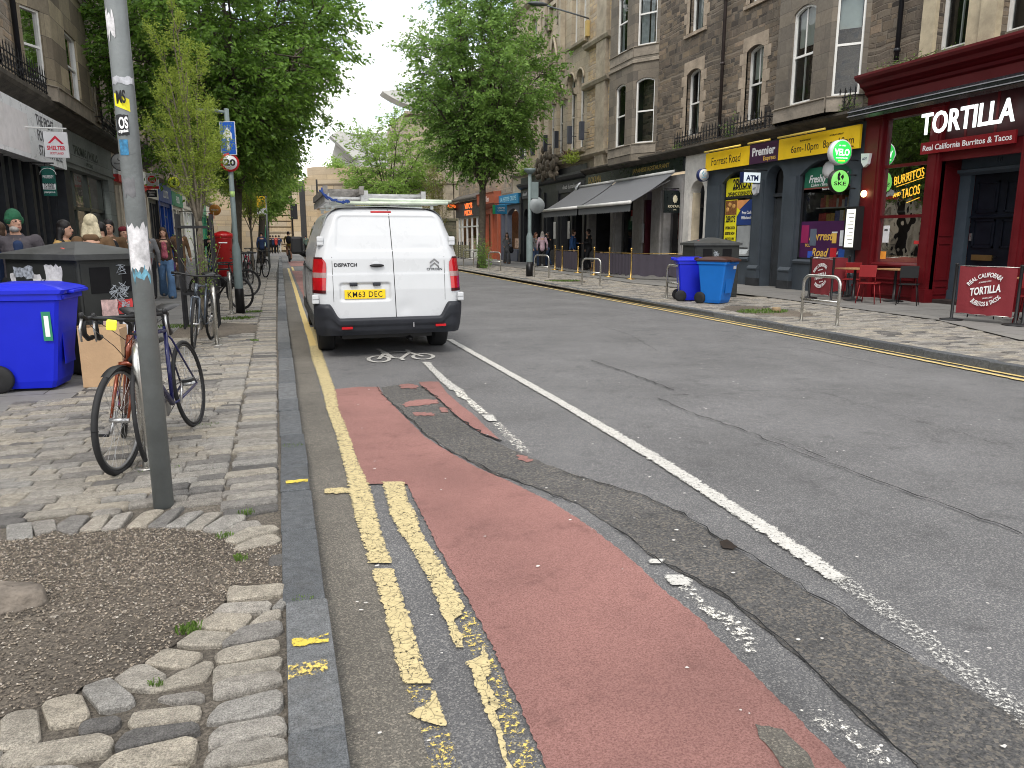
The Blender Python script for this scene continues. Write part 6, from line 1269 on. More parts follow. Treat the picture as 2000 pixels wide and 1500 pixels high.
def hang(label, y, x0, x1, z0, z1, face, draw, th=.08, wallx=14, extra=None, group=None):
    t = thing("projecting_sign", label, "sign", ((x0+x1)/2, y, z0), 0, group); cx = (x0+x1)/2; mb = MB().use(face); mb.bbox((0, 0, (z1-z0)/2), (x1-x0, th, z1-z0), .006); mb.build("board", t)
    l = MB(); draw(l, -th/2-.002, (x1-x0), (z1-z0)); 
    if l.f: l.build("lettering", t)
    a = MB().use(WFR if extra == 'white' else IRON); zt = z1-z0+.08
    a.tube([((x0-cx) if wallx > cx else (x1-cx), 0, zt), (wallx-cx, 0, zt)], .018, 6)
    for x in (x0-cx+.08, x1-cx-.08): a.tube([(x, 0, zt-.08), (x, 0, zt)], .008, 5)
    a.build("bracket", t); return t
T_ = lambda l, m, s, z, h, w, n, x=0, b=.015, sh=0: l.use(m).text(s, (x, n, z), (1, 0, 0), (0, 0, 1), h, w, bold=b, align='C', ext=.002, shear=sh)
Y_ = 19.4; p0, p1 = X_(1452, 338, Y_), X_(1482, 357, Y_)
hang("white and navy ATM sign projecting over the yellow poster", Y_, p0[0], p1[0]+.02, p1[1], p0[1]+.02, mat("atm_lightbox", (.6, .66, .7), .4, emit=(.5, .6, .65), es=.3), lambda l, n, w, h: (T_(l, mat("atm_navy", (.01, .02, .08), .4), "ATM", h*.2, .15, w*.74, n, 0, .04), l.box((-w/2-.1, n+.01, -.01), (-w/2, -n-.01, h+.01))))
Y_ = 24.5; p0, p1 = X_(1298, 372, Y_), X_(1336, 416, Y_)
GLDL = MATS["gold_leaf"]
hang("black square KOYAMA sign with a gold sheaf beside the nearer awning", Y_, p0[0], p1[0], p1[1], p0[1], BLF, lambda l, n, w, h: (T_(l, mat("pale_gold", (.6, .55, .4), .5), "KOYAMA", h*.24, .09, w*.66, n), T_(l, MATS["pale_gold"], "CAFE", h*.12, .04, w*.16, n), [l.ball((w*.01+.07*math.cos(a), n, h*.62+.1*math.sin(a)), (.03, .004, .05), 5, 6) for a in np.linspace(0, 6, 9)], l.ball((0, n, h*.6), (.05, .004, .12), 6, 8)))
Y_ = 42.5; p0, p1 = X_(967, 400, Y_), X_(990, 418, Y_)
hang("bright blue square board with a green edge by the terracotta shop", Y_, p0[0], p1[0], p1[1], p0[1], BLU, lambda l, n, w, h: (T_(l, WHTX, "CREPES", h*.6, .08, w*.6, n), T_(l, WHTX, "COFFEE", h*.3, .08, w*.6, n), l.use(mat("green_edge", (.03, .4, .15), .5)).box((-w/2-.14, n, 0), (-w/2, -n, h))))
Y_ = 58.8; p0, p1 = X_(872, 397, Y_), X_(894, 411, Y_)
hang("small black board with orange writing at the last shop", Y_, p0[0], p1[0], p1[1], p0[1], MATS["anthracite_fascia"], lambda l, n, w, h: T_(l, OEM, "PIZZERIA", h*.35, .25, w*.8, n, 0, .02))
Y_ = 19.5; p0, p1 = X_(84, 257, Y_), X_(136, 309, Y_)
SHR = mat("charity_red", (.62, .02, .05), .5, var=.05); WBD = mat("white_board", (.72, .72, .73), .4, var=.03)
hang("white hanging sign with a red roof mark reading SHELTER SCOTLAND", Y_, p0[0], p1[0], p1[1], p0[1], WBD, lambda l, n, w, h: (T_(l, SHR, "SHELTER", h*.3, h*.16, w*.78, n, 0, .03), T_(l, SHR, "SCOTLAND", h*.13, h*.09, w*.58, n, 0, .01), l.use(SHR).prism([(-w*.34, h*.55), (0, h*.86), (w*.34, h*.55), (w*.24, h*.53), (0, h*.74), (-w*.24, h*.55)], n-.002, n, lambda a, b, c: (a, c, b))), wallx=-5.6, extra='white')
Y_ = 20.6; p0, p1 = X_(80, 325, Y_), X_(112, 383, Y_)
DGR = mat("estate_green", (.01, .10, .08), .5)
def letb(l, n, w, h): l.use(WHTX).box((-w/2, n, h*.22), (w/2, n+.002, h*.42)); T_(l, BKT, "TO RENT", h*.31, .08, w*.8, n-.003); T_(l, MATS["grey_letters"], "0131 228 2800", h*.24, .05, w*.8, n-.003); T_(l, WHTX, "PROPERTY", h*.6, .07, w*.85, n); T_(l, WHTX, "propertylet.co.uk", h*.1, .05, w*.85, n); l.use(WHTX).tube([(.17*math.cos(a), n, h*.72+.15*math.sin(a)) for a in np.linspace(0, 3.14, 9)], .008, 4)
hang("dark green board reading TO RENT below the charity sign", Y_, p0[0], p1[0], p1[1], p0[1], DGR, letb, wallx=-5.6)
Y_ = 27.5
disc_sign("oval grey and white optician sign on a bracket", Y_, X_(236, 317, Y_)[0], X_(236, 317, Y_)[1], .28, mat("sign_rim_dark", (.08, .08, .08), .4), mat("sign_face_grey", (.45, .45, .44), .5), lambda l, n: (l.use(BKT).tube([(.07*math.cos(a), n, .1+.06*math.sin(a)) for a in np.linspace(3, 6, 7)], .012, 4), T_(l, BKT, "HouseOfEyes", -.07, .055, .36, n)), arm=False)
Y_ = 33.5; p0, p1 = X_(284, 338, Y_), X_(311, 369, Y_)
PRED = mat("post_office_red", (.62, .02, .02), .45)
hang("white post office sign with a red oval and red foot", Y_, p0[0], p1[0], p1[1], p0[1], WBD, lambda l, n, w, h: (l.use(PRED).box((-w/2, n, 0), (w/2, n+.002, h*.17)), l.ball((0, n+.002, h*.6), (w*.34, .004, h*.24), 8, 20), T_(l, WHTX, "POST", h*.62, h*.12, w*.36, n-.004), T_(l, WHTX, "OFFICE", h*.46, h*.12, w*.46, n-.004)), wallx=-5.6)
p0, p1 = X_(286, 371, Y_), X_(307, 385, Y_)
hang("small black board under the post office sign", Y_+.01, p0[0], p1[0], p1[1], p0[1], MATS["sign_face_black"], lambda l, n, w, h: (T_(l, WHTX, "Western", h*.55, .09, w*.7, n), T_(l, WHTX, "Union", h*.2, .09, w*.5, n)), wallx=-5.6)
Y_ = 42; disc_sign("round bright yellow sign over the blue shopfront", Y_, X_(340, 356, Y_)[0], X_(340, 356, Y_)[1], .3, mat("sign_rim_dark", (.08, .08, .08), .4), mat("acid_yellow", (.75, .8, .05), .5), lambda l, n: l.use(BKT).ball((0, n, 0), (.1, .004, .15), 6, 8), arm=False)
Y_ = 50; disc_sign("round orange sign far along the left shops", Y_, X_(420, 410, Y_)[0], X_(420, 410, Y_)[1], .33, mat("orange_rim", (.8, .3, .05), .4), mat("orange_face", (.85, .36, .08), .5), lambda l, n: T_(l, WHTX, "KEBAB", -.04, .1, .4, n), arm=False)
Y_ = 52; p0, p1 = X_(407, 416, Y_), X_(419, 427, Y_)
hang("small square red sign far along the left shops", Y_, p0[0], p1[0], p1[1], p0[1], PRED, lambda l, n, w, h: T_(l, WHTX, "TO LET", h*.4, .1, w*.8, n), wallx=-5.7)
Y_ = 60; p0, p1 = X_(505, 440, Y_), X_(521, 480, Y_)
hang("tall green and pale banner beside the far bicycles", Y_, p0[0], p1[0], p1[1], p0[1], GRF, lambda l, n, w, h: (l.use(mat("pale_mint", (.4, .6, .58), .5)).box((-w/2, n, 0), (w/2, n+.002, h*.35)), T_(l, WHTX, "ART", h*.6, .3, w*.7, n)), wallx=-5.7)
# street lamp on a wall bracket
lp_ = thing("wall_street_lamp", "slim grey street lamp on a long bracket fixed to the sandstone front", "street lamp", (14, 33.2, 11.2)); m_ = MB().use(mat("lamp_grey", (.10, .11, .12), .45)); m_.tube([(0, 0, 0), (-.6, .1, .15), (-1.9, .3, .45)], .035, 6); m_.build("bracket", lp_); m_ = MB().use(MATS["lamp_grey"]); m_.ball((-2.3, .4, .52), (.5, .18, .09), 6, 10); m_.build("lantern", lp_)
m_ = MB().use(mat("bracket_yellow", (.45, .33, .12), .6)); m_.box((-.16, -.1, -.75), (0, .1, -.1)); m_.build("gear_box", lp_)
# =====================================================================  TREES AND PLANTS
BARK = mat("bark", (.085, .072, .055), .9, var=.4, vs=7, bump=1., bs=22); BARKL = mat("bark_pale", (.17, .145, .11), .9, var=.35, vs=9, bump=.8, bs=30)
LG1 = leaf_mat("leaf_deep", (.055, .13, .022), (.24, .42, .06), .42); LG2 = leaf_mat("leaf_bright", (.13, .25, .04), (.38, .56, .12), .45); LG3 = leaf_mat("leaf_yellow", (.19, .27, .035), (.44, .54, .09), .45); LG4 = leaf_mat("leaf_mid", (.07, .165, .032), (.30, .48, .10), .42)
def leaves(name, parent, pts, dirs, size, m, seed=0, droop=.5, aspect=.42, tint=None):
    """pts Nx3 leaf stalks, dirs Nx3 direction: each leaf a folded four-cornered blade"""
    g = np.random.default_rng(seed); N = len(pts)
    d = dirs+g.normal(0, .45, (N, 3)); d[:, 2] -= droop; d /= np.linalg.norm(d, axis=1, keepdims=True)+1e-9
    r_ = g.normal(0, 1, (N, 3)); r_[:, 2] *= .35; s = np.cross(d, r_); s /= np.linalg.norm(s, axis=1, keepdims=True)+1e-9
    nrm = np.cross(s, d); L_ = (size*g.uniform(.65, 1.25, N))[:, None]
    a = pts; b = pts+d*L_*.45+s*L_*aspect*.5+nrm*L_*.06; c = pts+d*L_; e = pts+d*L_*.45-s*L_*aspect*.5+nrm*L_*.06
    V = np.stack([a, b, c, e], 1).reshape(-1, 3).astype(np.float32)
    me = bpy.data.meshes.new(name); me.vertices.add(4*N); me.vertices.foreach_set("co", V.ravel())
    me.loops.add(4*N); me.loops.foreach_set("vertex_index", np.arange(4*N, dtype=np.int32)); me.polygons.add(N)
    me.polygons.foreach_set("loop_start", np.arange(0, 4*N, 4, dtype=np.int32)); me.polygons.foreach_set("loop_total", np.full(N, 4, dtype=np.int32))
    me.update(calc_edges=True); me.materials.append(m)
    t = tint if tint is not None else g.random(N); t = np.clip(.5*t+.5*g.random(N), 0, 1)
    at = me.attributes.new("tint", 'FLOAT', 'POINT'); at.data.foreach_set("value", np.repeat(t, 4).astype(np.float32))
    ob = bpy.data.objects.new(name, me); COL.objects.link(ob); ob.parent = parent; return ob
def tree(name, label, base, trunk_h, tr_r, cen, rad, n_limb, n_spray, per, size, lm, seed=1, lean=(0, 0), up=.35, bark=None, droop=.5, group=None, wild=.12, vase=False, low=.35, fork=0.3, taper=0, spl=.55, cat="tree", vase_w=.5):
    g = np.random.default_rng(seed); t = thing(name, label, cat, (base[0], base[1], .09), 0, group)
    c = np.array([cen[0]-base[0], cen[1]-base[1], cen[2]-.09]); rad = np.array(rad); bm_ = bark or BARK
    top = np.array([lean[0], lean[1], trunk_h]); tk = MB().use(bm_)
    P = [np.array([0, 0, -.05]), np.array([lean[0]*.1, lean[1]*.1, trunk_h*.12]), np.array([lean[0]*.45+.02, lean[1]*.4, trunk_h*.55]), top]
    tk.tube(P, [tr_r*1.35, tr_r*1.05, tr_r*.9, tr_r*.8], 12)
    sprays = []; limbs = MB().use(bm_)
    def inside_pt(q): return np.sum(((q-c)/rad)**2)
    ends = []
    for i in range(n_limb):
        if vase:
            a = 2*math.pi*(i/n_limb)+g.uniform(-.3, .3); zf = -.2+1.15*((i*.618) % 1); vr = vase_w*g.uniform(.7, 1)*(1-.8*max(0, zf)); tgt = c+rad*np.array([math.cos(a)*vr, math.sin(a)*vr, zf]); st_ = top*g.uniform(.75, 1); st_[2] = trunk_h*g.uniform(.8, 1.0)
        else:
            ph = math.acos(1-(1+low)*(i+.5)/n_limb) if i else .1; a = i*2.39996+g.uniform(-.3, .3)
            tp_ = 1-taper*max(0, math.cos(ph)); tgt = c+rad*np.array([math.sin(ph)*math.cos(a)*tp_, math.sin(ph)*math.sin(a)*tp_, math.cos(ph)])*g.uniform(.72, .92); st_ = top*1.0; st_[2] = trunk_h*(1-g.uniform(0, fork*.3)) if i > 2 else trunk_h
        mid1 = st_+(tgt-st_)*.33+np.array([0, 0, up*np.linalg.norm(tgt-st_)*.28])+g.normal(0, .08, 3)*tr_r*4; mid2 = st_+(tgt-st_)*.68+np.array([0, 0, up*np.linalg.norm(tgt-st_)*.2])+g.normal(0, .1, 3)*tr_r*4
        path = [st_]
        for k in range(1, 9):
            s_ = k/8; q = (1-s_)**3*st_+3*(1-s_)**2*s_*mid1+3*(1-s_)*s_*s_*mid2+s_**3*tgt; path.append(q+g.normal(0, .012, 3)*k*tr_r*3)
        r0 = tr_r*g.uniform(.38, .6); limbs.tube(path, [r0*(1-.85*k/8) for k in range(9)], 7); ends.append(path)
    sub = []
    for path in ends:
        for k in range(2, 9):
            for _ in range(5 if not vase else 3):
                o = path[k]; dr = g.normal(0, 1, 3); dr[2] = abs(dr[2])*.5+.1 if not vase else abs(dr[2])+1.4; dr /= np.linalg.norm(dr)
                out = (o-c)/rad; out /= np.linalg.norm(out)+.2; dr = dr+out*.9; dr /= np.linalg.norm(dr); Ls = g.uniform(.15, .42)*min(rad)
                e = o+dr*Ls
                if inside_pt(e) > 1.05+wild: e = o+dr*Ls*.4
                m1 = (o+e)/2+g.normal(0, .04, 3)*min(rad); limbs.tube([o, m1, e], [tr_r*.13, tr_r*.08, tr_r*.03], 4, cap=False); sub.append((o, m1, e))
    w_ = np.array([np.linalg.norm(s[2]-s[0]) for s in sub]); 
    S = g.choice(len(sub), n_spray, p=w_/w_.sum()); pts = []; drs = []; tn = []
    cl = g.random(len(sub))
    for si in S:
        o, m1, e = sub[si]; f = g.random()**.6; q = (1-f)*(1-f)*o+2*f*(1-f)*m1+f*f*e+g.normal(0, .05, 3)*min(rad)
        out = (q-c)/rad; nrm = np.linalg.norm(out)+.15; dr = out/nrm*.9+g.normal(0, .5, 3); dr[2] = dr[2]*.45+(.1 if not vase else 1.1); dr /= np.linalg.norm(dr)+1e-9
        L_ = spl*g.uniform(.5, 1.3); n = per; tt = np.sort(g.random(n)); side = np.cross(dr, [0, 0, 1]); side /= np.linalg.norm(side)+1e-6
        curve = np.outer(tt*tt, [0, 0, -.35*L_*droop]); pp = q+np.outer(tt*L_, dr)+curve+g.normal(0, .03*size/.08, (n, 3))
        sg = np.where(np.arange(n) % 2 == 0, 1, -1)[:, None]; dd = dr*.7+side*sg*.8
        pts.append(pp); drs.append(dd); tn.append(np.full(n, .25*cl[si]+.75*np.clip(.5+.5*g.normal(0, .6), 0, 1)))
        if not vase: limbs.tube([q, q+dr*L_*.5, q+dr*L_*.9+np.array([0, 0, -.25*L_*droop])], [.006, .004, .002], 3, cap=False)
    tk.build("trunk", t); limbs.build("limbs", t)
    leaves("crown", t, np.concatenate(pts), np.concatenate(drs), size, lm, seed, droop, tint=np.concatenate(tn))
    return t
GT = "street trees along the two pavements"
tree("street_tree", "big dark green tree on the left pavement behind the 20 sign, filling the upper left", (-1.42, 28.3), 3.2, .19, (-1.5, 27.6, 7.9), (4.5, 4.6, 5.2), 20, 5200, 22, .165, LG1, 3, (.25, 0), .3, low=.35, group=GT, wild=.3, spl=.75)
tree("street_tree", "full green tree standing on the right pavement beside the sandstone building", (9.55, 35.6), 3.9, .19, (9.4, 35, 8.8), (3.55, 3.5, 4.4), 20, 3200, 22, .165, LG4, 11, (.1, 0), .42, low=.4, group=GT, wild=.3, spl=.8, taper=.35)
tree("street_tree", "second tree on the left pavement, brighter and farther than the big dark one", (-.9, 46), 3.2, .2, (-1.9, 45, 8.5), (3.8, 3.7, 4.0), 16, 2800, 20, .19, LG2, 5, (.3, 0), .3, low=.2, group=GT, wild=.3, spl=.8)
tree("street_tree", "low bright green tree farthest along the left pavement by the museum", (-.7, 62), 2.8, .16, (-1.4, 61, 6.0), (3.0, 3, 2.8), 12, 1100, 18, .22, LG2, 6, (.2, 0), .3, low=.55, group=GT, wild=.25, spl=.8)
tree("street_tree", "airy bright green tree beyond the white van, on the far right pavement", (8.3, 58), 2.4, .16, (8.5, 57.5, 6.6), (3.5, 3.5, 3.9), 16, 1300, 18, .2, LG2, 8, (.1, 0), .5, low=.5, group=GT, wild=.45, spl=.95)
tree("young_tree", "young yellow green tree inside the black tree guard", (-1.24, 13.45), 1.75, .055, (-1.30, 13.4, 3.4), (.68, .66, 1.75), 11, 2100, 12, .034, LG3, 14, (.06, 0), .25, BARKL, .1, wild=.2, vase=True, spl=.22, vase_w=.8, group="young trees")
tree("young_tree", "small yellow green tree between the two big left trunks", (-1.0, 34), 2.0, .05, (-1.0, 34, 3.6), (.9, .8, 1.7), 9, 900, 10, .06, LG3, 15, (.02, 0), .25, BARKL, .1, vase=True, spl=.3, vase_w=.8, group="young trees")
tree("young_tree", "thin olive coloured tree in front of the church building", (10.8, 53), 1.6, .06, (10.9, 53, 3.9), (1.3, 1.2, 2.6), 10, 900, 9, .08, leaf_mat("leaf_olive", (.12, .12, .03), (.25, .25, .07), .3), 16, (.05, 0), .25, BARKL, .1, vase=True, spl=.45, vase_w=.8, group="young trees")
# basal shoots
def bush(name, label, c, rad, n, size, m, seed, cat="plant", stems=8, group=None):
    g = np.random.default_rng(seed); t = thing(name, label, cat, (c[0], c[1], c[2]), 0, group); sm = MB().use(BARKL); P = []; D = []
    for i in range(stems):
        d = g.normal(0, 1, 3)*rad; d[2] = abs(d[2])+rad[2]*.6; d *= .8; sm.tube([(0, 0, 0), tuple(d*.5+g.normal(0, .03, 3)), tuple(d)], [.01, .007, .003], 4)
        k = n//stems; f = g.random(k)**.7; P.append(np.outer(f, d)+g.normal(0, .22, (k, 3))*rad); D.append(np.tile(d/np.linalg.norm(d), (k, 1)))
    P = np.concatenate(P); P[:, 2] = np.abs(P[:, 2]); sm.build("stems", t); leaves("leaves", t, P, np.concatenate(D), size, m, seed, .2); return t
bush("bush", "leafy green shoots round the foot of the right hand tree", (9.35, 34.6, .1), (.33, .3, .65), 1500, .07, LG4, 31, stems=14)
bush("bush", "leafy shoots growing through the black tree guard", (-1.15, 13.3, .6), (.22, .2, .75), 420, .045, LG2, 32, stems=12)
g_ = lambda px, py, n=.3: (14-n, PX(px, py, 14-n)[0], PX(px, py, 14-n)[1])
bush("ledge_plant", "weeds sprouting on the cornice at the left end of the yellow store sign", g_(1322, 298), (.12, .35, .2), 260, .06, LG4, 33)
bush("ledge_plant", "weeds hanging in the iron balcony rail above the yellow sign", g_(1424, 272), (.1, .25, .3), 260, .06, LG4, 34)
bush("ledge_plant", "pale weeds on the ledge above the restaurant fascia", g_(1218, 322), (.1, .6, .2), 260, .07, leaf_mat("leaf_grey", (.09, .12, .06), (.22, .27, .16), .2), 35)
bush("planter", "yellow green foliage in the planters over the pub front", g_(1120, 318, .4), (.2, 1.0, .35), 700, .1, LG3, 36, stems=14)
bush("planter", "green and yellow foliage over the far end of the pub front", g_(1022, 342, .4), (.2, 1.5, .5), 800, .11, LG2, 37, stems=14)
bush("ledge_plant", "grass tufts along the ledge above the red cornice", (13.7, 14.2, 5.4), (.1, 1.2, .10), 220, .05, LG4, 38, stems=16)
bush("ledge_plant", "moss and weeds on the cornice end next to the round green sign", (13.66, 16.1, 4.65), (.1, .5, .14), 260, .05, LG4, 39, stems=10)
bush("ledge_plant", "small plant at the balcony rail of the left building", (-5.25, 34.0, 5.1), (.2, .6, .4), 300, .09, LG2, 40, stems=10)
bush("ledge_plant", "bushes on top of the museum wall", (a0(668, 330, 90)[0], 90, 9.4), (1.6, .6, .5), 600, .25, LG2, 41, stems=14)
cd = MB().use(mat("cordyline_red", (.13, .04, .035), .6, var=.3)); cp = g_(1108, 308, .4); r_ = random.Random(8)
for i in range(46):
    a = r_.uniform(0, 6.28); e = r_.uniform(.2, 1.3); L_ = r_.uniform(.5, .85); d = Vector((math.cos(a)*math.cos(e), math.sin(a)*math.cos(e), math.sin(e))); s_ = Vector((-d.y, d.x, 0)).normalized()*.02
    p = Vector(cp); q = p+d*L_*.6; t_ = p+d*L_+Vector((0, 0, -.15)); cd.add([p-s_, p+s_, q+s_, q-s_, t_], [(0, 1, 2, 3), (3, 2, 4)])
tag(cd.build("spiky_plant"), "spiky dark red plant in a planter over the pub front", "plant")
# =====================================================================  WHITE VAN
def smooth(a, b, x):
    t = min(1, max(0, (x-a)/(b-a))); return t*t*(3-2*t)
def interp(x, P): return float(np.interp(x, [p[0] for p in P], [p[1] for p in P]))
VX, VY = 1.405, 9.85
van = thing("van", "white panel van with ladders on its roof, parked over the red cycle lane", "van", (VX, VY, 0))
VWH = mat("van_white_paint", (.54, .555, .57), .3, var=.035, vs=1.3, coat=.5, dirt=.06); VPL = mat("van_bumper_plastic", (.022, .024, .03), .5, var=.2, vs=5, bump=.1, bs=200)
VBK = mat("van_black_trim", (.012, .012, .013), .4); TYR = mat("tyre_rubber", (.018, .018, .019), .75, var=.25, vs=8); VGL = mat("van_dark_glass", (.012, .014, .016), .05, spec=.8); SEAM = mat("door_seam", (.03, .03, .032), .7, var=0)
WZ = [(.28, .90), (.40, .935), (.55, .965), (.8, .975), (1.1, .965), (1.3, .94), (1.5, .89), (1.65, .835), (1.78, .785), (1.95, .74)]
def Wv(z, zt=1.955, r=.17):
    w = interp(z, WZ)
    if z > zt-r: w -= r-math.sqrt(max(0, r*r-(z-(zt-r))**2))
    return max(w, .3)
YZ = [(.3, .06), (.55, .05), (.9, .05), (1.3, .075), (1.6, .15), (1.85, .23), (1.95, .28)]
def rrect(x, z, x0, x1, z0, z1, r, e):
    dx = max(x0+r-x, x-(x1-r), 0); dz = max(z0+r-z, z-(z1-r), 0); d = r-math.hypot(dx, dz)
    if x < x0+r or x > x1-r or z < z0+r or z > z1-r: pass
    d = min(d if (dx or dz) else 9, x-x0, x1-x, z-z0, z1-z); return smooth(0, e, d)
def rear(s, z):
    w = Wv(z); x = s*w; y = interp(z, YZ)+.13*max(0, (abs(s)-.84)/.16)**2.2
    if z > 1.87: y += .10*((z-1.87)/.085)**2
    # slanted sides of the pressed window panels, plate recess, waist crease, dent
    k = (1.86-z)/.48*.05
    y += .014*rrect(x+(k if x < 0 else -k), z, -.645, .70, 1.395, 1.865, .09, .03)
    y += .026*rrect(x, z, -.66, .02, .745, 1.005, .05, .035)
    y += .006*smooth(1.09, 1.13, z)*(1-smooth(1.13, 1.38, z))
    y += .010*math.exp(-((x-.2)**2/.012+(z-.66)**2/.01))-.006*math.exp(-((x-.13)**2/.003+(z-.74)**2/.01))+.006*math.exp(-((x-.45)**2/.02+(z-1.44)**2/.0012))
    return (x, y, z)
v = MB().use(VWH); v.smooth = True
zs_ = list(np.linspace(.50, 1.955, 150)); ss = [math.sin(a)**1 for a in np.linspace(-math.pi/2, math.pi/2, 150)]; ss = list(np.linspace(-.84, .84, 120)); ss = [-1, -.985, -.965, -.94, -.91, -.875]+ss+[.875, .91, .94, .965, .985, 1]
v.grid([[rear(s, z) for s in ss] for z in zs_])
# sides and roof
ZT = [(0, 1.955), (2.9, 1.96), (3.5, 1.90), (3.75, 1.78), (4.3, 1.25), (4.6, 1.12), (4.95, .95)]
prof = [.32, .40, .5, .6, .8, 1.0, 1.12, 1.2, 1.38, 1.42, 1.6, 1.72, 1.785, 1.83, 1.87, 1.90, 1.925, 1.945, 1.955]
def outl(y):
    k = 0 if y < 4.4 else (y-4.4)/.55; zt = interp(y, ZT); P = []
    for z in prof:
        zz = z if z < 1.0 else 1.0+(z-1.0)*(zt-1.0)/.955 if zt > 1.0 else min(z, zt); w = Wv(z)*(1-.14*k*k)
        if 1.395 < z < 1.79 and .5 < y < 3.0: w -= .006
        P.append((w, zz))
    return P
yss = [.19, .3, .45, .5, .6, .9, 1.3, 1.9, 2.4, 2.95, 3.05, 3.4, 3.6, 3.75, 3.95, 4.15, 4.35, 4.6, 4.8, 4.93]
for sgn in (-1, 1):
    rows = [[(sgn*w, y if z < .01 or y > .2 else interp(z, YZ)+.13, z) for (w, z) in outl(y)]+[(0, y if y > .2 else .4, outl(y)[-1][1]+.02)] for y in yss]
    v.grid(rows if sgn > 0 else [r[::-1] for r in rows])
v.poly([(-w, 4.93, z) for w, z in outl(4.93)]+[(w, 4.93, z) for w, z in outl(4.93)][::-1]); v.use(VBK); v.smooth = False; v.box((-.9, .15, .3), (.9, 4.8, .34))
# roof back strip closing rear grid to roof
v.use(VWH); v.smooth = True
v.grid([[rear(s, 1.955) for s in ss], [(s*.75, .45, 1.963) for s in ss]])
body = v.build("body", van)
sm_ = MB().use(SEAM)
def on(x, z, off): w = Wv(z); p = rear(max(-1, min(1, x/w)), z); return (x, p[1]-off, z)
def seam(pts, w=.004):
    rows = []
    for i, (x, z) in enumerate(pts):
        a = pts[max(0, i-1)]; b = pts[min(len(pts)-1, i+1)]; d = Vector((b[0]-a[0], b[1]-a[1])).normalized(); n = Vector((-d.y, d.x))*w
        rows.append([on(x-n.x, z-n.y, .0015), on(x+n.x, z+n.y, .0015)])
    sm_.smooth = False; sm_.grid(rows)
seam([(.075-.035*(z-.53)/1.4, z) for z in np.linspace(.53, 1.945, 60)], .005); sm_.build("door_seam", van); sm_ = MB().use(SEAM)
seam([(-.73, z) for z in np.linspace(.75, 1.33, 10)], .003); seam([(.74, z) for z in np.linspace(.75, 1.33, 10)], .003)
sm_.build("door_seam", van)
b = MB().use(VPL); b.smooth = True
def zt_b(x): return .535+.19*smooth(.66, .80, abs(x+.0))
rows = []
for vv in np.linspace(0, 1, 16):
    row = []
    for s in np.linspace(-1, 1, 81):
        x = s*.985; z = .31+(zt_b(x)-.31)*vv; y = .0+.02*math.cos(vv*3)+.16*max(0, (abs(s)-.8)/.2)**2.2+(.03 if vv == 1 else 0)+(.04*(1-vv*4) if vv < .25 else 0)-.012*smooth(.55, .6, vv)*(1-smooth(.9, 1, vv))
        row.append((x*(1-.03*(1-vv)**3), y, z))
    rows.append(row)
rows.append([(p[0]*.99, p[1]+.06, p[2]+.004) for p in rows[-1]]); b.grid(rows)
b.smooth = False; b.use(mat("reflector_red", (.45, .01, .015), .25)); 
for x in (-.58, .66): b.box((x-.07, -.028, .40), (x+.07, -.0, .43))
b.use(mat("scratch_pale", (.5, .5, .52), .5)); b.box((.29, -.022, .40), (.298, -.0, .47)); b.build("rear_bumper", van)
TLR = mat("tail_lamp_red", (.42, .008, .012), .12, var=.25, vs=7, coat=.8); TLC = mat("tail_lamp_clear", (.30, .2, .19), .15, var=.2, vs=10, coat=.5); TLD = mat("tail_lamp_edge", (.05, .003, .004), .3)
for sg in (-1, 1):
    t = MB(); t.smooth = True
    for (z0, z1, m_) in ((.865, .905, TLD), (.905, 1.065, TLR), (1.065, 1.13, TLC), (1.13, 1.30, TLR), (1.30, 1.325, TLD)):
        t.use(m_); rows = []
        for z in np.linspace(z0, z1, 5):
            row = []
            for f in np.linspace(0, 1, 10):
                w = Wv(z); xi = .825-.02*smooth(.9, 1.2, z)+.05*smooth(1.22, 1.33, z)**2; x = sg*(xi+(w+.004-xi)*f); p = rear(max(-1, min(1, x/w)), z); row.append((x, p[1]-.014+.012*f**3, z))
            row.append((sg*(w+.012), p[1]+.1, z)); rows.append(row)
        t.grid(rows)
    t.build("tail_lamp", van)
for sg in (-1, 1):
    for z in (1.53, .79):
        hmb = MB().use(VWH); w = Wv(z); hmb.bbox((sg*(w-.015), .10+(.08 if z > 1 else 0), z), (.085, .09, .115), .015); hmb.use(SEAM); hmb.box((sg*(w-.02)-.04, .052+(.08 if z > 1 else 0), z-.002), (sg*(w-.02)+.04, .056+(.08 if z > 1 else 0), z+.002)); hmb.build("hinge", van)
hd = MB().use(VBK); yy = on(-.16, 1.22, 0)[1]; hd.ball((-.16, yy-.02, 1.215), (.095, .03, .022), 8, 16); hd.use(VWH); hd.ball((-.17, yy+.008, 1.225), (.065, .012, .055), 8, 16); hd.build("door_handle", van)
lg = MB().use(VPL)
for x in (-.47, -.17): lg.bbox((x, on(x, .985, 0)[1]-.005, .975), (.1, .05, .045), .012)
lg.build("plate_lamp", van)
bl = MB().use(TLR); yb = on(0, 1.90, 0)[1]; bl.bbox((-.06, yb-.003, 1.905), (.27, .02, .028), .008); bl.build("brake_lamp", van)
PLY = mat("plate_yellow", (.82, .56, .015), .4, var=.04); pn = MB().use(PLY); py_ = on(-.3, .85, 0)[1]-.012; pn.bbox((-.325, py_, .845), (.53, .012, .118), .004); po = pn.build("number_plate", van); po['label'] = "yellow number plate reading KM63 DEC"
pl2 = MB().use(BKT); pl2.text("KM63 DEC", (-.325, py_-.0065, .808), (1, 0, 0), (0, 0, 1), .076, .45, bold=.006, spacing=1.12, align='C', ext=.001); pl2.build("plate_letters", po)
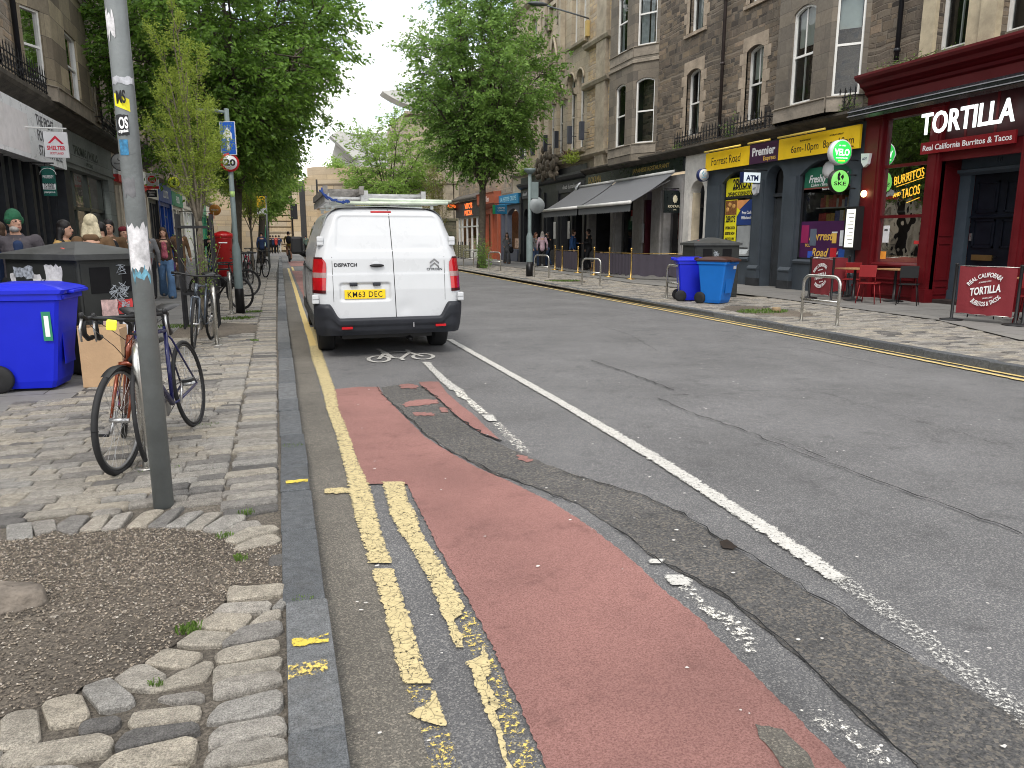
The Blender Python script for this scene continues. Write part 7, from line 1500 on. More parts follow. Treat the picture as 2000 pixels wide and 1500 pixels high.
bd = MB().use(mat("badge_dark", (.05, .05, .055), .3, metal=.7)); bd.text("DISPATCH", (-.56, on(-.5, 1.21, 0)[1]-.002, 1.205), (1, 0, 0), (0, 0, 1), .045, .29, bold=.03, align='C', ext=.003); bd.text("CITROËN", (.605, on(.6, 1.15, 0)[1]-.002, 1.145), (1, 0, 0), (0, 0, 1), .032, .21, bold=.02, align='C', ext=.003); bd.build("badge_lettering", van)
em = MB().use(mat("badge_chrome", (.30, .30, .32), .15, metal=.9)); ye = on(.6, 1.24, 0)[1]
for z in (1.205, 1.255): em.prism([(.545, z-.022), (.605, z+.03), (.665, z-.022), (.665, z-.002), (.605, z+.046), (.545, z-.002)], ye-.012, ye-.002, lambda a, b_, c: (a, c, b_))
em.build("emblem", van)
# side: cab glass, panel line, sliding rail, handle
for sg in (-1, 1):
    g_2 = MB().use(VGL); 
    g_2.poly([(sg*(Wv(z)+.004), y, z) for y, z in ((3.0, 1.22), (3.95, 1.22), (3.55, 1.74), (3.0, 1.78))]); g_2.build("cab_window", van)
    tr2 = MB().use(VBK); tr2.box((sg*.975-.012, .5, 1.13), (sg*.975+.006, 2.4, 1.155)); tr2.box((sg*.985-.012, 2.75, 1.13), (sg*.985+.03, 2.95, 1.16)); tr2.box((sg*.965-.01, .45, .36), (sg*.965+.012, 4.3, .52)); tr2.use(SEAM); tr2.box((sg*.97-.01, 2.98, .5), (sg*.97+.0085, 2.99, 1.2)); tr2.build("side_trim", van)
    mi = MB().use(VBK); mi.bbox((sg*1.06, 3.75, 1.44), (.2, .12, .30), .04); mi.tube([(sg*.93, 3.75, 1.28), (sg*1.02, 3.75, 1.34)], .05, 8); mi.build("wing_mirror", van)
wsn = MB().use(VGL); wsn.poly([(-.75, 3.72, 1.83), (.75, 3.72, 1.83), (.86, 4.33, 1.28), (-.86, 4.33, 1.28)]); wsn.build("windscreen", van)
def tyre_prof(R_, w): return [(R_*.62, -w*.5), (R_*.8, -w*.52), (R_*.95, -w*.5), (R_, -w*.36), (R_, w*.36), (R_*.95, w*.5), (R_*.8, w*.52), (R_*.62, w*.5)]
RIMS = mat("wheel_trim", (.3, .31, .32), .35, metal=.6, var=.2)
for sg in (-1, 1):
    for y in (.98, 4.25):
        wv = MB().use(TYR); wv.lathe(tyre_prof(.335, .22), (sg*.80, y, .335), 32, 'X'); wo_ = wv.build("wheel", van)
        ri = MB().use(RIMS); ri.lathe([(.0, 0), (.2, 0), (.205, .01), (.205, .02), (0, .03)], (sg*(.80+.085), y, .335), 24, 'X'); ri.build("rim", wo_)
ua = MB().use(VBK); ua.box((-.62, .4, .22), (.62, 4.5, .32)); ua.tube([(.3, .3, .2), (.3, 1.5, .24)], .035, 8); ua.tube([(-.75, .98, .33), (.75, .98, .33)], .06, 8); ua.build("underbody", van)
rk_ = MB().use(mat("rack_bar", (.42, .44, .42), .35, metal=.5, var=.3))
for y in (.45, 1.6, 2.8): rk_ = MB().use(MATS['rack_bar']); rk_.box((-.70, y-.03, 2.0), (.74, y+.03, 2.03)); [rk_.box((x-.02, y-.02, 1.95), (x+.02, y+.02, 2.02)) for x in (-.66, .66)]; rk_.build("roof_rack", van)
rk_ = MB(); rk_.use(mat("green_white_tube", (.55, .62, .5), .4, var=.3)); rk_.tube([(-.62, .3, 2.015), (.86, .32, 2.03)], .022, 8); rk_.tube([(-.2, .36, 2.065), (.92, .38, 2.06)], .018, 8)
rk_.build("roof_tubes", van)
ALU = mat("ladder_aluminium", (.45, .45, .44), .4, metal=.6, var=.35, vs=9); ALD = mat("ladder_grimy", (.2, .19, .175), .6, metal=.3, var=.5, vs=14)
def ladder(label, x0, x1, z, L_, y0, mm_, n=9):
    t = thing("ladder", label, "ladder", (VX+x0, VY+y0, z), 0, "ladders on the van roof"); W_ = x1-x0
    for x in (0, W_): r = MB().use(mm_); r.box((x-.02, 0, 0), (x+.02, L_, .085)); r.box((x-.03, -.005, -.005), (x+.03, .06, .10)); r.build("rail", t)
    for i in range(n): r = MB().use(mm_); y = .04+(L_-.1)*i/(n-1); r.box((.02, y, .03), (W_-.02, y+.035, .06)); r.build("rung", t)
ladder("grimy aluminium ladder stacked on the left of the van roof", -.76, -.30, 2.13, 2.9, .25, ALD); ladder("lower aluminium ladder under the grimy one on the van roof", -.74, -.28, 2.035, 3.1, .3, ALU); ladder("wide pale ladder on the right of the van roof", -.22, .56, 2.09, 3.0, .5, ALU)
st_ = MB().use(mat("blue_strap", (.02, .05, .2), .7)); r_ = random.Random(6)
for j in range(3): st_.tube([(VX-.82+.35*f+r_.uniform(-.02, .02), VY+.22, 2.02+.16*math.exp(-f*5)+r_.uniform(-.02, .03)) for f in np.linspace(0, 1, 14)], .011, 5)
tag(st_.build("tie_straps"), "tangled blue and black ratchet straps at the left end of the roof rack", "strap")
# =====================================================================  BICYCLES
RUB_ = mat("bike_tyre", (.02, .02, .021), .7, var=.3, vs=12); SIL = mat("bike_silver", (.5, .5, .5), .3, metal=.8, var=.15); BBK = mat("bike_black", (.015, .015, .016), .4, var=.2); SPK = mat("spoke_steel", (.45, .45, .45), .3, metal=.8, var=0)
def wheel(parent, c, R_, tw, rim_m, near, M_=None):
    T = (lambda p: tuple(M_ @ Vector(p))) if M_ is not None else (lambda p: tuple(p))
    nseg = 48 if near else 24; t = MB().use(RUB_); ang = np.linspace(0, 2*math.pi, nseg+1)
    t.tube([T((c[0]+R_*math.cos(a), c[1], c[2]+R_*math.sin(a))) for a in ang], tw, 8, cap=False)
    o = t.build("wheel", parent)
    r = MB().use(rim_m); r.tube([T((c[0]+(R_-tw-.008)*math.cos(a), c[1], c[2]+(R_-tw-.008)*math.sin(a))) for a in ang], .010, 6, cap=False); r.build("rim", o)
    s = MB().use(SPK); n = 28 if near else 14
    for i in range(n):
        a = 2*math.pi*i/n; sd = .028 if i % 2 else -.028; off = .9 if (i//2) % 2 else -.9
        s.tube([T((c[0]+.022*math.cos(a+off), c[1]+sd, c[2]+.022*math.sin(a+off))), T((c[0]+(R_-tw-.012)*math.cos(a), c[1], c[2]+(R_-tw-.012)*math.sin(a)))], .0014 if near else .0022, 3, cap=False)
    s.use(SIL); s.tube([T((c[0], c[1]-.06, c[2])), T((c[0], c[1]+.06, c[2]))], .016, 8); s.build("spokes", o)
    return o
def bike(label, loc, head, lean, steer, fm, bars='flat', near=False, guards=False, fork_m=None, group=None, rim=None, tw=.016, extras=None, R_=.335, name="bicycle"):
    """loc: rear wheel contact point; head: direction of travel in degrees from +X"""
    t = thing(name, label, "bicycle", loc, 0, group); t.rotation_euler = (R(lean), 0, R(head)); fork_m = fork_m or fm; rim = rim or BBK
    bb = (.43, 0, .27); st = (.28, 0, .83); h1 = (.80, 0, .86); h0 = (.845, 0, .70); fh = (1.0, 0, R_)
    f = MB().use(fm); f.tube([bb, st], .016, 8); f.tube([bb, h0], .02, 8); f.tube([(.29, 0, .80), (.805, 0, .83)], .017, 8); f.tube([h1, h0], .022, 8)
    for s in (-1, 1): f.tube([(0, s*.06, R_), (.38, s*.03, .275), bb], .010, 6); f.tube([(0, s*.06, R_), (.24, s*.02, .72), (.285, 0, .79)], .008, 6)
    f.build("frame", t)
    ax = Vector((h0[0]-h1[0], 0, h0[2]-h1[2])).normalized(); M_ = Matrix.Translation(h1) @ Matrix.Rotation(R(-steer), 4, ax) @ Matrix.Translation(-Vector(h1)); T = lambda *p: tuple(M_ @ Vector(p))
    wheel(t, (0, 0, R_), R_, tw, rim, near); wheel(t, fh, R_, tw, rim, near, M_)
    fk = MB().use(fork_m)
    for s in (-1, 1): fk.tube([T(.858, s*.05, .67), T(.93, s*.053, .5), T(1.0, s*.053, R_)], [.014, .012, .008], 8)
    fk.tube([T(.855, -.05, .675), T(.85, 0, .685), T(.855, .05, .675)], .016, 8); fk.build("fork", t)
    hb = MB().use(BBK); hb.tube([T(.80, 0, .86), T(.785, 0, .93), T(.86, 0, .965)], .014, 8)
    if bars == 'drop':
        for s in (-1, 1):
            hb.tube([T(.86, 0, .965), T(.86, s*.19, .968), T(.885, s*.205, .97), T(.945, s*.21, .965), T(.965, s*.21, .93), T(.955, s*.212, .875), T(.90, s*.215, .84), T(.84, s*.215, .845)], [.012, .013, .016, .016, .016, .016, .016, .016], 8)
    else: hb.tube([T(.80, -.31, .985), T(.83, -.2, .985), T(.86, 0, .965), T(.83, .2, .985), T(.80, .31, .985)], .013, 8)
    ho = hb.build("handlebar", t)
    for s in (-1, 1):
        lv = MB()
        if bars == 'drop': lv.use(BBK).tube([T(.94, s*.21, .97), T(.985, s*.21, .99), T(.995, s*.21, 1.01)], [.02, .018, .012], 8); lv.use(SIL).tube([T(.985, s*.21, .975), T(1.01, s*.212, .91), T(.985, s*.215, .83)], [.009, .008, .006], 6)
        else: lv.use(BBK).tube([T(.80, s*.31, .985), T(.82, s*.22, .985)], .018, 8); lv.tube([T(.84, s*.17, .975), T(.875, s*.2, .955), T(.86, s*.29, .95)], .007, 5)
        lv.build("brake_lever", ho)
    if near:
        cb = MB().use(BBK)
        for s in (-1, 1): cb.tube([T(.93, s*.2, .95), T(1.0, s*.12, .90), T(.95, s*.03, .80), T(.88, 0, .72)], .003, 4)
        cb.build("cable", t)
    sd = MB().use(BBK); sd.tube([st, (.268, 0, .93)], .013, 8)
    rows = []
    for i in range(9):
        f_ = i/8; x = .13+.27*f_; w = .075*(1-smooth(.1, .75, f_))+.02; rows.append([(x, w*math.cos(a), .955+.014*math.cos(f_*5)+.022*math.sin(a)*(1 if math.sin(a) > 0 else .5)) for a in np.linspace(0, 2*math.pi, 11)])
    sd.smooth = True; sd.grid(rows); sd.add(rows[0], [tuple(range(11))]); sd.add(rows[-1], [tuple(range(11))]); sd.build("saddle", t)
    ck = MB().use(SIL if near else BBK); ck.lathe([(.0, 0), (.09, 0), (.09, .004), (0, .004)], (.43, -.05, .27), 24, 'Y'); ck.tube([(.43, -.06, .27), (.50, -.075, .12)], .009, 6); ck.tube([(.43, .06, .27), (.36, .075, .42)], .009, 6)
    ck.use(BBK).tube([(.43, -.05, .36), (.02, -.05, R_+.03)], .004, 4); ck.tube([(.43, -.05, .18), (.02, -.05, R_-.04)], .004, 4); ck.build("crankset", t)
    for s, x, z in ((-1, .50, .12), (1, .36, .42)): pd = MB().use(BBK); pd.bbox((x, s*.12, z), (.09, .075, .022), .005); pd.use(SIL).box((x-.045, s*.12-.03, z+.011), (x+.045, s*.12+.03, z+.013)); pd.build("pedal", t)
    if guards:
        for c, a0_, a1_, mx_ in (((0, 0, R_), 20, 190, None), (fh, 60, 175, M_)):
            mg_ = MB().use(BBK); rows = []
            for a in np.linspace(R(a0_), R(a1_), 16):
                row = []
                for s in (-1, 0, 1):
                    p = Vector((c[0]-(R_+.02-.006*abs(s))*math.cos(a)*-1, s*.026, c[2]+(R_+.02-.006*abs(s))*math.sin(a))); row.append(tuple((mx_ @ p) if mx_ is not None else p))
                rows.append(row)
            mg_.smooth = True; mg_.grid(rows); mg_.build("mudguard", t)
    if extras: extras(t, T)
    return t
COP = mat("copper_paint", (.20, .042, .016), .28, var=.12, metal=.35, coat=.6); DKB = mat("dark_blue_paint", (.008, .010, .075), .3, coat=.5); GRB = mat("grey_blue_paint", (.10, .12, .15), .3, metal=.3, coat=.4)
def ex1(t, T):
    l = MB().use(mat("lamp_yellow", (.75, .78, .05), .5, emit=(.7, .75, .05), es=.25)); l.bbox(T(.92, -.06, .935), (.05, .06, .065), .012); l.build("front_light", t)
    l = MB().use(SIL); l.tube([T(.87, .05, .72), T(.90, .16, .86)], .024, 12); l.use(BBK).tube([T(.865, .03, .70), T(.875, .07, .745)], .026, 10); l.tube([T(.90, .16, .86), T(.86, .03, .88)], .007, 6); l.build("lock", t)
GB_ = "bicycles parked at the left hand stands"
# near pair at the first stand
bike("copper bicycle with drop bars and black mudguards, nearest the camera by the big grey pole", (-1.19, 6.12, .10), -82, -9, -22, COP, 'drop', True, True, tw=.019, rim=mat("rim_grey", (.2, .2, .2), .4, metal=.5), extras=ex1, group=GB_)
bike("dark blue racing bicycle leaning on the right of the copper one, half behind the pole", (-.69, 6.3, .10), -101, 6, 12, DKB, 'drop', True, False, fork_m=BBK, tw=.014, group=GB_)
bike("grey blue flat bar bicycle alone at the second stand by the tree guard", (-.98, 11.75, .10), -99, -3, 10, GRB, 'flat', True, False, tw=.018, group=GB_)
bike("black step through bicycle behind the green sign pole", (-1.55, 17.2, .10), -38, 4, 0, BBK, 'flat', False, False, tw=.018, group=GB_)
bike("bicycle with a black front box and white stay just beyond the sign pole", (-.75, 20.1, .10), -155, 0, 10, BBK, 'flat', False, True, tw=.02, group=GB_)
for i, (lb, x, y, h, m_) in enumerate((("black bicycle past the post box, in front of the red framed one", -1.0, 26.2, -80, BBK), ("red framed bicycle in the far row of stands", -.95, 28.4, -100, mat("bike_red", (.4, .02, .05), .4)), ("silver bicycle in the far row of stands", -1.5, 27.5, -95, SIL), ("dark bicycle at the far end of the row of stands", -.7, 30.5, -75, BBK), ("grey bicycle leaning at the last far stand", -1.1, 37.0, -85, GRB))):
    bike(lb, (x, y, .10), h, 4*(-1)**i, 8, m_, 'flat', False, tw=.02, group=GB_)
# =====================================================================  STREET FURNITURE
GALV = mat("galvanised_pole", (.185, .20, .20), .5, metal=.25, var=.22, vs=3.5, bump=.12, bs=70, dirt=.18); GRNP = mat("grey_green_post", (.17, .215, .215), .5, var=.15, vs=3, dirt=.15); STL = mat("stainless_steel", (.52, .51, .48), .28, metal=.9, var=.2, vs=5)
def wrap(mb, r, z0, z1, a0_, a1_, jagk=0, seed=0, tilt=0):
    q = random.Random(seed); n = 10; rows = []
    for j in range(n+1):
        f = j/n; a = R(a0_+(a1_-a0_)*f); e0, e1 = (q.uniform(-jagk, jagk) for _ in (0, 1)); rows.append([(r*math.cos(a), r*math.sin(a), z0+e0+tilt*f), (r*math.cos(a), r*math.sin(a), z1+e1+tilt*f)])
    mb.grid(rows)
zq = lambda y, x=300, Y=4.4: PY(x, y, Y)[1]-.1
pole = thing("street_pole", "tall bare grey steel pole covered in torn stickers, nearest the camera", "pole", (-.69, 4.39, .1))
m_ = MB().use(GALV); m_.tube([(0, 0, -.02), (0, 0, 2.2), (0, 0, 7.5)], [.054, .051, .049], 28); m_.build("pole", pole)
C_A = -82   # the side of the pole that faces the camera, degrees
for (nm, y0_, y1_, a, b_, m2, jk, sd_, tl) in (("torn_poster", 525, 440, -62, 62, mat("torn_white_paper", (.55, .54, .55), .8, var=.5, vs=14), .02, 1, 0), ("torn_poster", 545, 527, -50, 50, mat("torn_blue_paper", (.12, .28, .36), .8, var=.6, vs=20), .03, 2, 0), ("torn_sticker", 78, 32, -70, -15, MATS["torn_white_paper"], .03, 3, -.02), ("tape", 171, 157, -68, 62, mat("silver_tape", (.4, .4, .42), .35, metal=.4, var=.4, vs=20), .006, 4, 0),
    ("sticker", 212, 188, -60, 22, YV, .0, 5, -.03), ("sticker", 269, 230, -62, 8, mat("sticker_black", (.02, .02, .022), .5), .004, 6, 0), ("sticker", 307, 277, -55, -5, mat("sticker_blue", (.03, .16, .3), .4, var=.6, vs=30), .0, 7, 0), ("paint_patch", 384, 350, -58, 10, mat("dull_patch", (.14, .14, .145), .8, var=.3, vs=20), .012, 8, 0)):
    w_ = MB().use(m2); wrap(w_, .0535, zq(y0_), zq(y1_), C_A+a, C_A+b_, jk, sd_, tl); w_.build(nm, pole)
def onpole(a, z, r=.0545): return (r*math.cos(R(C_A+a)), r*math.sin(R(C_A+a)), z), (-math.sin(R(C_A+a)), math.cos(R(C_A+a)), 0)
lt_ = MB()
for (tx, a, yb, h, w_, m2) in (("OS", -44, 256, .055, .06, WHTX), ("organised", -50, 264, .016, .07, WHTX), ("MS", -44, 208, .06, .06, BKT)): p_, ud_ = onpole(a, zq(yb)); lt_.use(m2).text(tx, p_, ud_, (0, 0, 1), h, w_, bold=.03, ext=.001)
lt_.build("sticker_lettering", pole)
# --- 20 mph post
sp20 = thing("road_sign_post", "grey green post carrying a blue one way arrow over a red ringed 20", "road sign", (-.745, 15.65, .1)); zf = lambda y, x=450: PY(x, y, 15.65)[1]-.1
m_ = MB().use(GRNP); m_.lathe([(.085, 0), (.085, .02), (.08, .45), (.078, 1.25), (.05, 1.38), (.048, 1.4), (.044, 3.85), (0, 3.86)], (0, 0, 0), 20); m_.build("pole", sp20)
m_ = MB().use(VBK); m_.lathe([(.088, 0), (.084, .48), (.08, .49)], (0, 0, 0), 20); m_.build("base_band", sp20)
m_ = MB().use(GRNP); m_.tube([(0, 0, 3.78), (-.2, -.02, 3.80)], .03, 8); m_.bbox((-.32, -.03, 3.80), (.38, .12, .05), .02); m_.build("lamp_head", sp20)
SWH = mat("sign_white", (.72, .73, .74), .4, var=.04); SRD = mat("sign_red", (.55, .02, .03), .4); SBL = mat("sign_blue", (.02, .11, .5), .4)
def plate(par, nm, draw, z, rz_=0): mb = MB(); draw(mb); o = mb.build(nm, par); o.location = (0, -.07, z); o.rotation_euler = (0, 0, R(rz_)); return o
plate(sp20, "speed_sign", lambda l: (l.use(SRD).lathe([(0, -.01), (.17, -.01), (.17, .01), (0, .01)], (0, 0, 0), 32, 'Y'), l.use(SWH).lathe([(0, -.013), (.132, -.013), (.132, -.009), (0, -.009)], (0, 0, 0), 32, 'Y'), l.use(BKT).text("20", (0, -.0145, -.055), (1, 0, 0), (0, 0, 1), .115, .2, bold=.04, align='C', ext=.001)), zf(318), 6)['label'] = "round 20 speed limit sign"
plate(sp20, "arrow_sign", lambda l: (l.use(SWH).box((-.15, -.01, -.3), (.15, .01, .3)), l.use(SBL).box((-.14, -.012, -.29), (.14, -.01, .29)), l.use(SWH).prism([(-.022, -.22), (.022, -.22), (.022, .02), (.085, -.02), (.085, .08), (0, .2), (-.085, .08), (-.085, -.02), (-.022, .02)], -.015, -.012, lambda a, b, c: (a, c, b))), zf(271), -22)['label'] = "blue one way arrow sign"
m_ = MB().use(mat("lime_sticker", (.4, .6, .15), .5)); m_.tube([(0, 0, zf(385)), (0, 0, zf(374))], .047, 16); m_.build("sticker", sp20)
# --- far parking sign pole, lamp post opposite
fp = thing("parking_sign_post", "thin grey post with a small yellow and white sign farther along the left kerb", "road sign", (-.35, 38.5, .1)); m_ = MB().use(GALV); m_.tube([(0, 0, 0), (0, 0, 3.4)], .05, 10); m_.build("pole", fp); m_ = MB().use(mat("parking_yellow", (.8, .5, .03), .5)); m_.box((-.42, -.08, 2.85), (-.02, -.06, 3.4)); m_.use(SWH).box((-.42, -.08, 2.55), (-.02, -.06, 2.84)); m_.use(BKT)
for i in range(5): m_.box((-.36, -.082, 2.93+i*.09), (-.08, -.08, 2.95+i*.09))
m_.build("sign_plate", fp)
lp2 = thing("lamp_post", "grey green post with a flat lamp and grey disc, left of the awnings", "street lamp", (9.2, 27.2, .1)); m_ = MB().use(GRNP); m_.lathe([(.13, 0), (.125, .5), (.12, 1.5), (.075, 1.62), (.07, 1.65), (.065, 3.85)], (0, 0, 0), 16); m_.build("pole", lp2)
m_ = MB().use(GRNP); m_.lathe([(.0, 0), (.1, 0), (.22, .12), (.22, .18), (0, .2)], (0, 0, 3.8), 16); m_.build("lamp_head", lp2); m_ = MB().use(GRNP); m_.box((.02, -.12, 2.9), (.3, .05, 3.5)); m_.build("gear_box", lp2)
m_ = MB().use(mat("disc_grey", (.3, .33, .34), .5)); m_.lathe([(0, -.01), (.3, -.01), (.3, .01), (0, .01)], (.26, -.1, 2.65), 24, 'Y'); m_.build("sign_back", lp2); m_ = MB().use(VBK); m_.lathe([(.135, 0), (.13, .55)], (0, 0, 0), 16); m_.build("base_band", lp2)
tp = thing("signal_pole", "tall thin black pole standing before the museum wall", "pole", (PY(573, 470, 74)[0], 74, 0)); m_ = MB().use(IRON); m_.tube([(0, 0, 0), (0, 0, 7)], .07, 8); m_.build("pole", tp); m_ = MB().use(IRON); m_.box((-.1, -.3, 3.2), (.5, -.1, 4.6)); m_.build("banner", tp)
# --- cycle stands
def hoop(loc, ang, label, w=.72, h=.78, r=.027, bar=True, group="steel cycle stands along both kerbs"):
    t = thing("cycle_stand", label, "cycle stand", (loc[0], loc[1], .1), R(ang), group); m = MB().use(STL); c = .14; P = [(-w/2, 0, -.02), (-w/2, 0, h-c)]
    P += [(-w/2+c-c*math.cos(a), 0, h-c+c*math.sin(a)) for a in np.linspace(.2, math.pi/2, 6)]+[(w/2-c+c*math.sin(a), 0, h-c+c*math.cos(a)) for a in np.linspace(0, math.pi/2-.2, 6)]+[(w/2, 0, h-c), (w/2, 0, -.02)]
    m.tube(P, r, 12); m.build("hoop", t)
    if bar: m = MB().use(STL); m.tube([(-w/2, 0, .4), (w/2, 0, .4)], r*.8, 8); m.build("crossbar", t)
    for x in (-w/2, w/2): m = MB().use(STL); m.lathe([(.075, 0), (.075, .006), (.03, .008)], (x, 0, 0), 16); m.build("base_plate", t)
    return t
hoop((-.93, 5.52), 97, "steel cycle stand hidden between the two nearest bicycles", bar=False, r=.03)
hoop((-.9, 11.4), 96, "steel cycle stand beside the grey blue bicycle", bar=False); hoop((-.93, 15.9), 95, "steel cycle stand just left of the 20 sign post", bar=False); hoop((-1.0, 26.6), 95, "steel cycle stand in the far left row", bar=False)
for (x, y, a, w_, l) in ((8.93, 10.7, 98, .78, "large steel cycle stand nearest on the right, before the hanging red banner"), (9.0, 15.9, 85, .7, "steel cycle stand behind the blue bins"), (9.3, 21.5, 118, .72, "steel cycle stand in front of the purple screens"), (9.3, 26.1, 118, .72, "steel cycle stand just right of the grey green lamp post"), (9.25, 32.2, 118, .75, "steel cycle stand right of the big far tree"), (9.3, 37.2, 118, .75, "steel cycle stand left of the big far tree")): hoop((x, y), a, l, w_, .82)
# --- tree guard
tg = thing("tree_guard", "black iron guard of upright bars round the young tree", "tree guard", (-1.25, 13.43, .1)); 
for z in (.55, 1.62):
    m = MB().use(IRON); [m.box(a, b_) for a, b_ in (((-.27, -.27, z), (.27, -.24, z+.04)), ((-.27, .24, z), (.27, .27, z+.04)), ((-.27, -.24, z), (-.24, .24, z+.04)), ((.24, -.24, z), (.27, .24, z+.04)))]; m.build("rail", tg)
for x, y in [(a, b_) for a in (-.255, 0, .255) for b_ in (-.255, 0, .255) if a or b_]: m = MB().use(IRON); m.box((x-.014, y-.014, -.02), (x+.014, y+.014, 1.85)); m.build("bar", tg)
# --- post box
pbx = thing("post_box", "red cylindrical post box with a domed cap on the left pavement", "post box", (-1.5, 24.3, .1)); PBR = mat("post_box_red", (.42, .01, .012), .3, var=.1, coat=.5)
m = MB().use(VBK); m.lathe([(.27, 0), (.27, .3), (.25, .32)], (0, 0, 0), 28); m.build("base", pbx); m = MB().use(PBR); m.lathe([(.25, .3), (.25, 1.42), (.27, 1.44), (.25, 1.46)], (0, 0, 0), 28); m.build("body", pbx)
m = MB().use(PBR); m.lathe([(.25, 1.44), (.31, 1.5), (.31, 1.56), (.24, 1.6), (.1, 1.65), (0, 1.66)], (0, 0, 0), 28); m.build("cap", pbx); m = MB().use(WHTX); m.box((-.12, -.258, 1.3), (.12, -.246, 1.33)); m.build("slot", pbx)
# --- wheelie bins
def wbin(label, loc, rz_, bm_, lm_, sc=1., stick=None):
    t = thing("wheelie_bin", label, "wheelie bin", (*loc, .1), R(rz_), "wheeled rubbish bins"); t.scale = (sc, sc, sc); m = MB().use(bm_); m.smooth = False
    P = lambda w, y0, y1, z, c=.028: [(-w+c, y0, z), (w-c, y0, z), (w, y0+c, z), (w, y1-c, z), (w-c, y1, z), (-w+c, y1, z), (-w, y1-c, z), (-w, y0+c, z)]
    L_ = [P(.22, -.2, .24, .03), P(.235, -.22, .27, .1), P(.28, -.3, .38, .88), P(.30, -.33, .41, .89), P(.30, -.33, .41, .95)]
    m.grid([r+[r[0]] for r in L_]); m.poly(L_[0][::-1]); m.box((-.13, .33, .25), (.13, .335, .7)); m.bbox((.0, .40, .915), (.5, .05, .05), .015); m.build("body", t)
    m = MB().use(lm_); L2 = [P(.315, -.36, .44, .95), P(.315, -.36, .46, .985), P(.29, -.30, .40, 1.01), P(.22, -.2, .25, 1.045), P(.18, -.16, .2, 1.05)]; m.grid([r+[r[0]] for r in L2]); m.poly(L2[-1]); m.poly(L2[0][::-1])
    m.bbox((0, .47, .965), (.4, .07, .03), .012); [m.bbox((x, -.38, 1.0), (.1, .09, .07), .02) for x in (-.2, .2)]; m.build("lid", t)
    for x in (-.27, .27): w_ = MB().use(TYR); w_.lathe([(.05, -.03), (.125, -.03), (.135, -.015), (.135, .015), (.125, .03), (.05, .03)], (x, -.22, .135), 24, 'X'); w_.use(VBK).lathe([(0, -.02), (.06, -.02), (.09, 0), (.06, .025), (0, .025)], (x, -.22, .135), 12, 'X'); w_.build("wheel", t)
    if stick: s_ = MB(); stick(s_); s_.build("sticker", t)
BB = mat("deep_blue_plastic", (.008, .018, .52), .38, var=.06, vs=2, dirt=.12); BB2 = mat("mid_blue_plastic", (.01, .14, .50), .42, var=.06, vs=2, dirt=.1); BRL = mat("brown_lid", (.05, .02, .015), .5)
wbin("deep blue wheelie bin at the left edge, in front of the graffitied black bin", (-2.37, 8.4), -96, BB, BB, 1.0, lambda s: (s.use(GRF).box((.2765, .22, .5), (.279, .30, .78)), s.use(WHTX).box((.279, .24, .54), (.2795, .28, .74))))
wbin("paler blue wheelie bin with a brown lid on the far pavement, nearer of two", (9.42, 14.75), -152, BB2, BRL, 1.0, lambda s: s.use(WHTX).box((-.22, .372, .78), (-.1, .376, .88))); wbin("darker blue wheelie bin tucked behind the paler one on the far pavement", (9.25, 15.6), -112, BB, BB, .98)
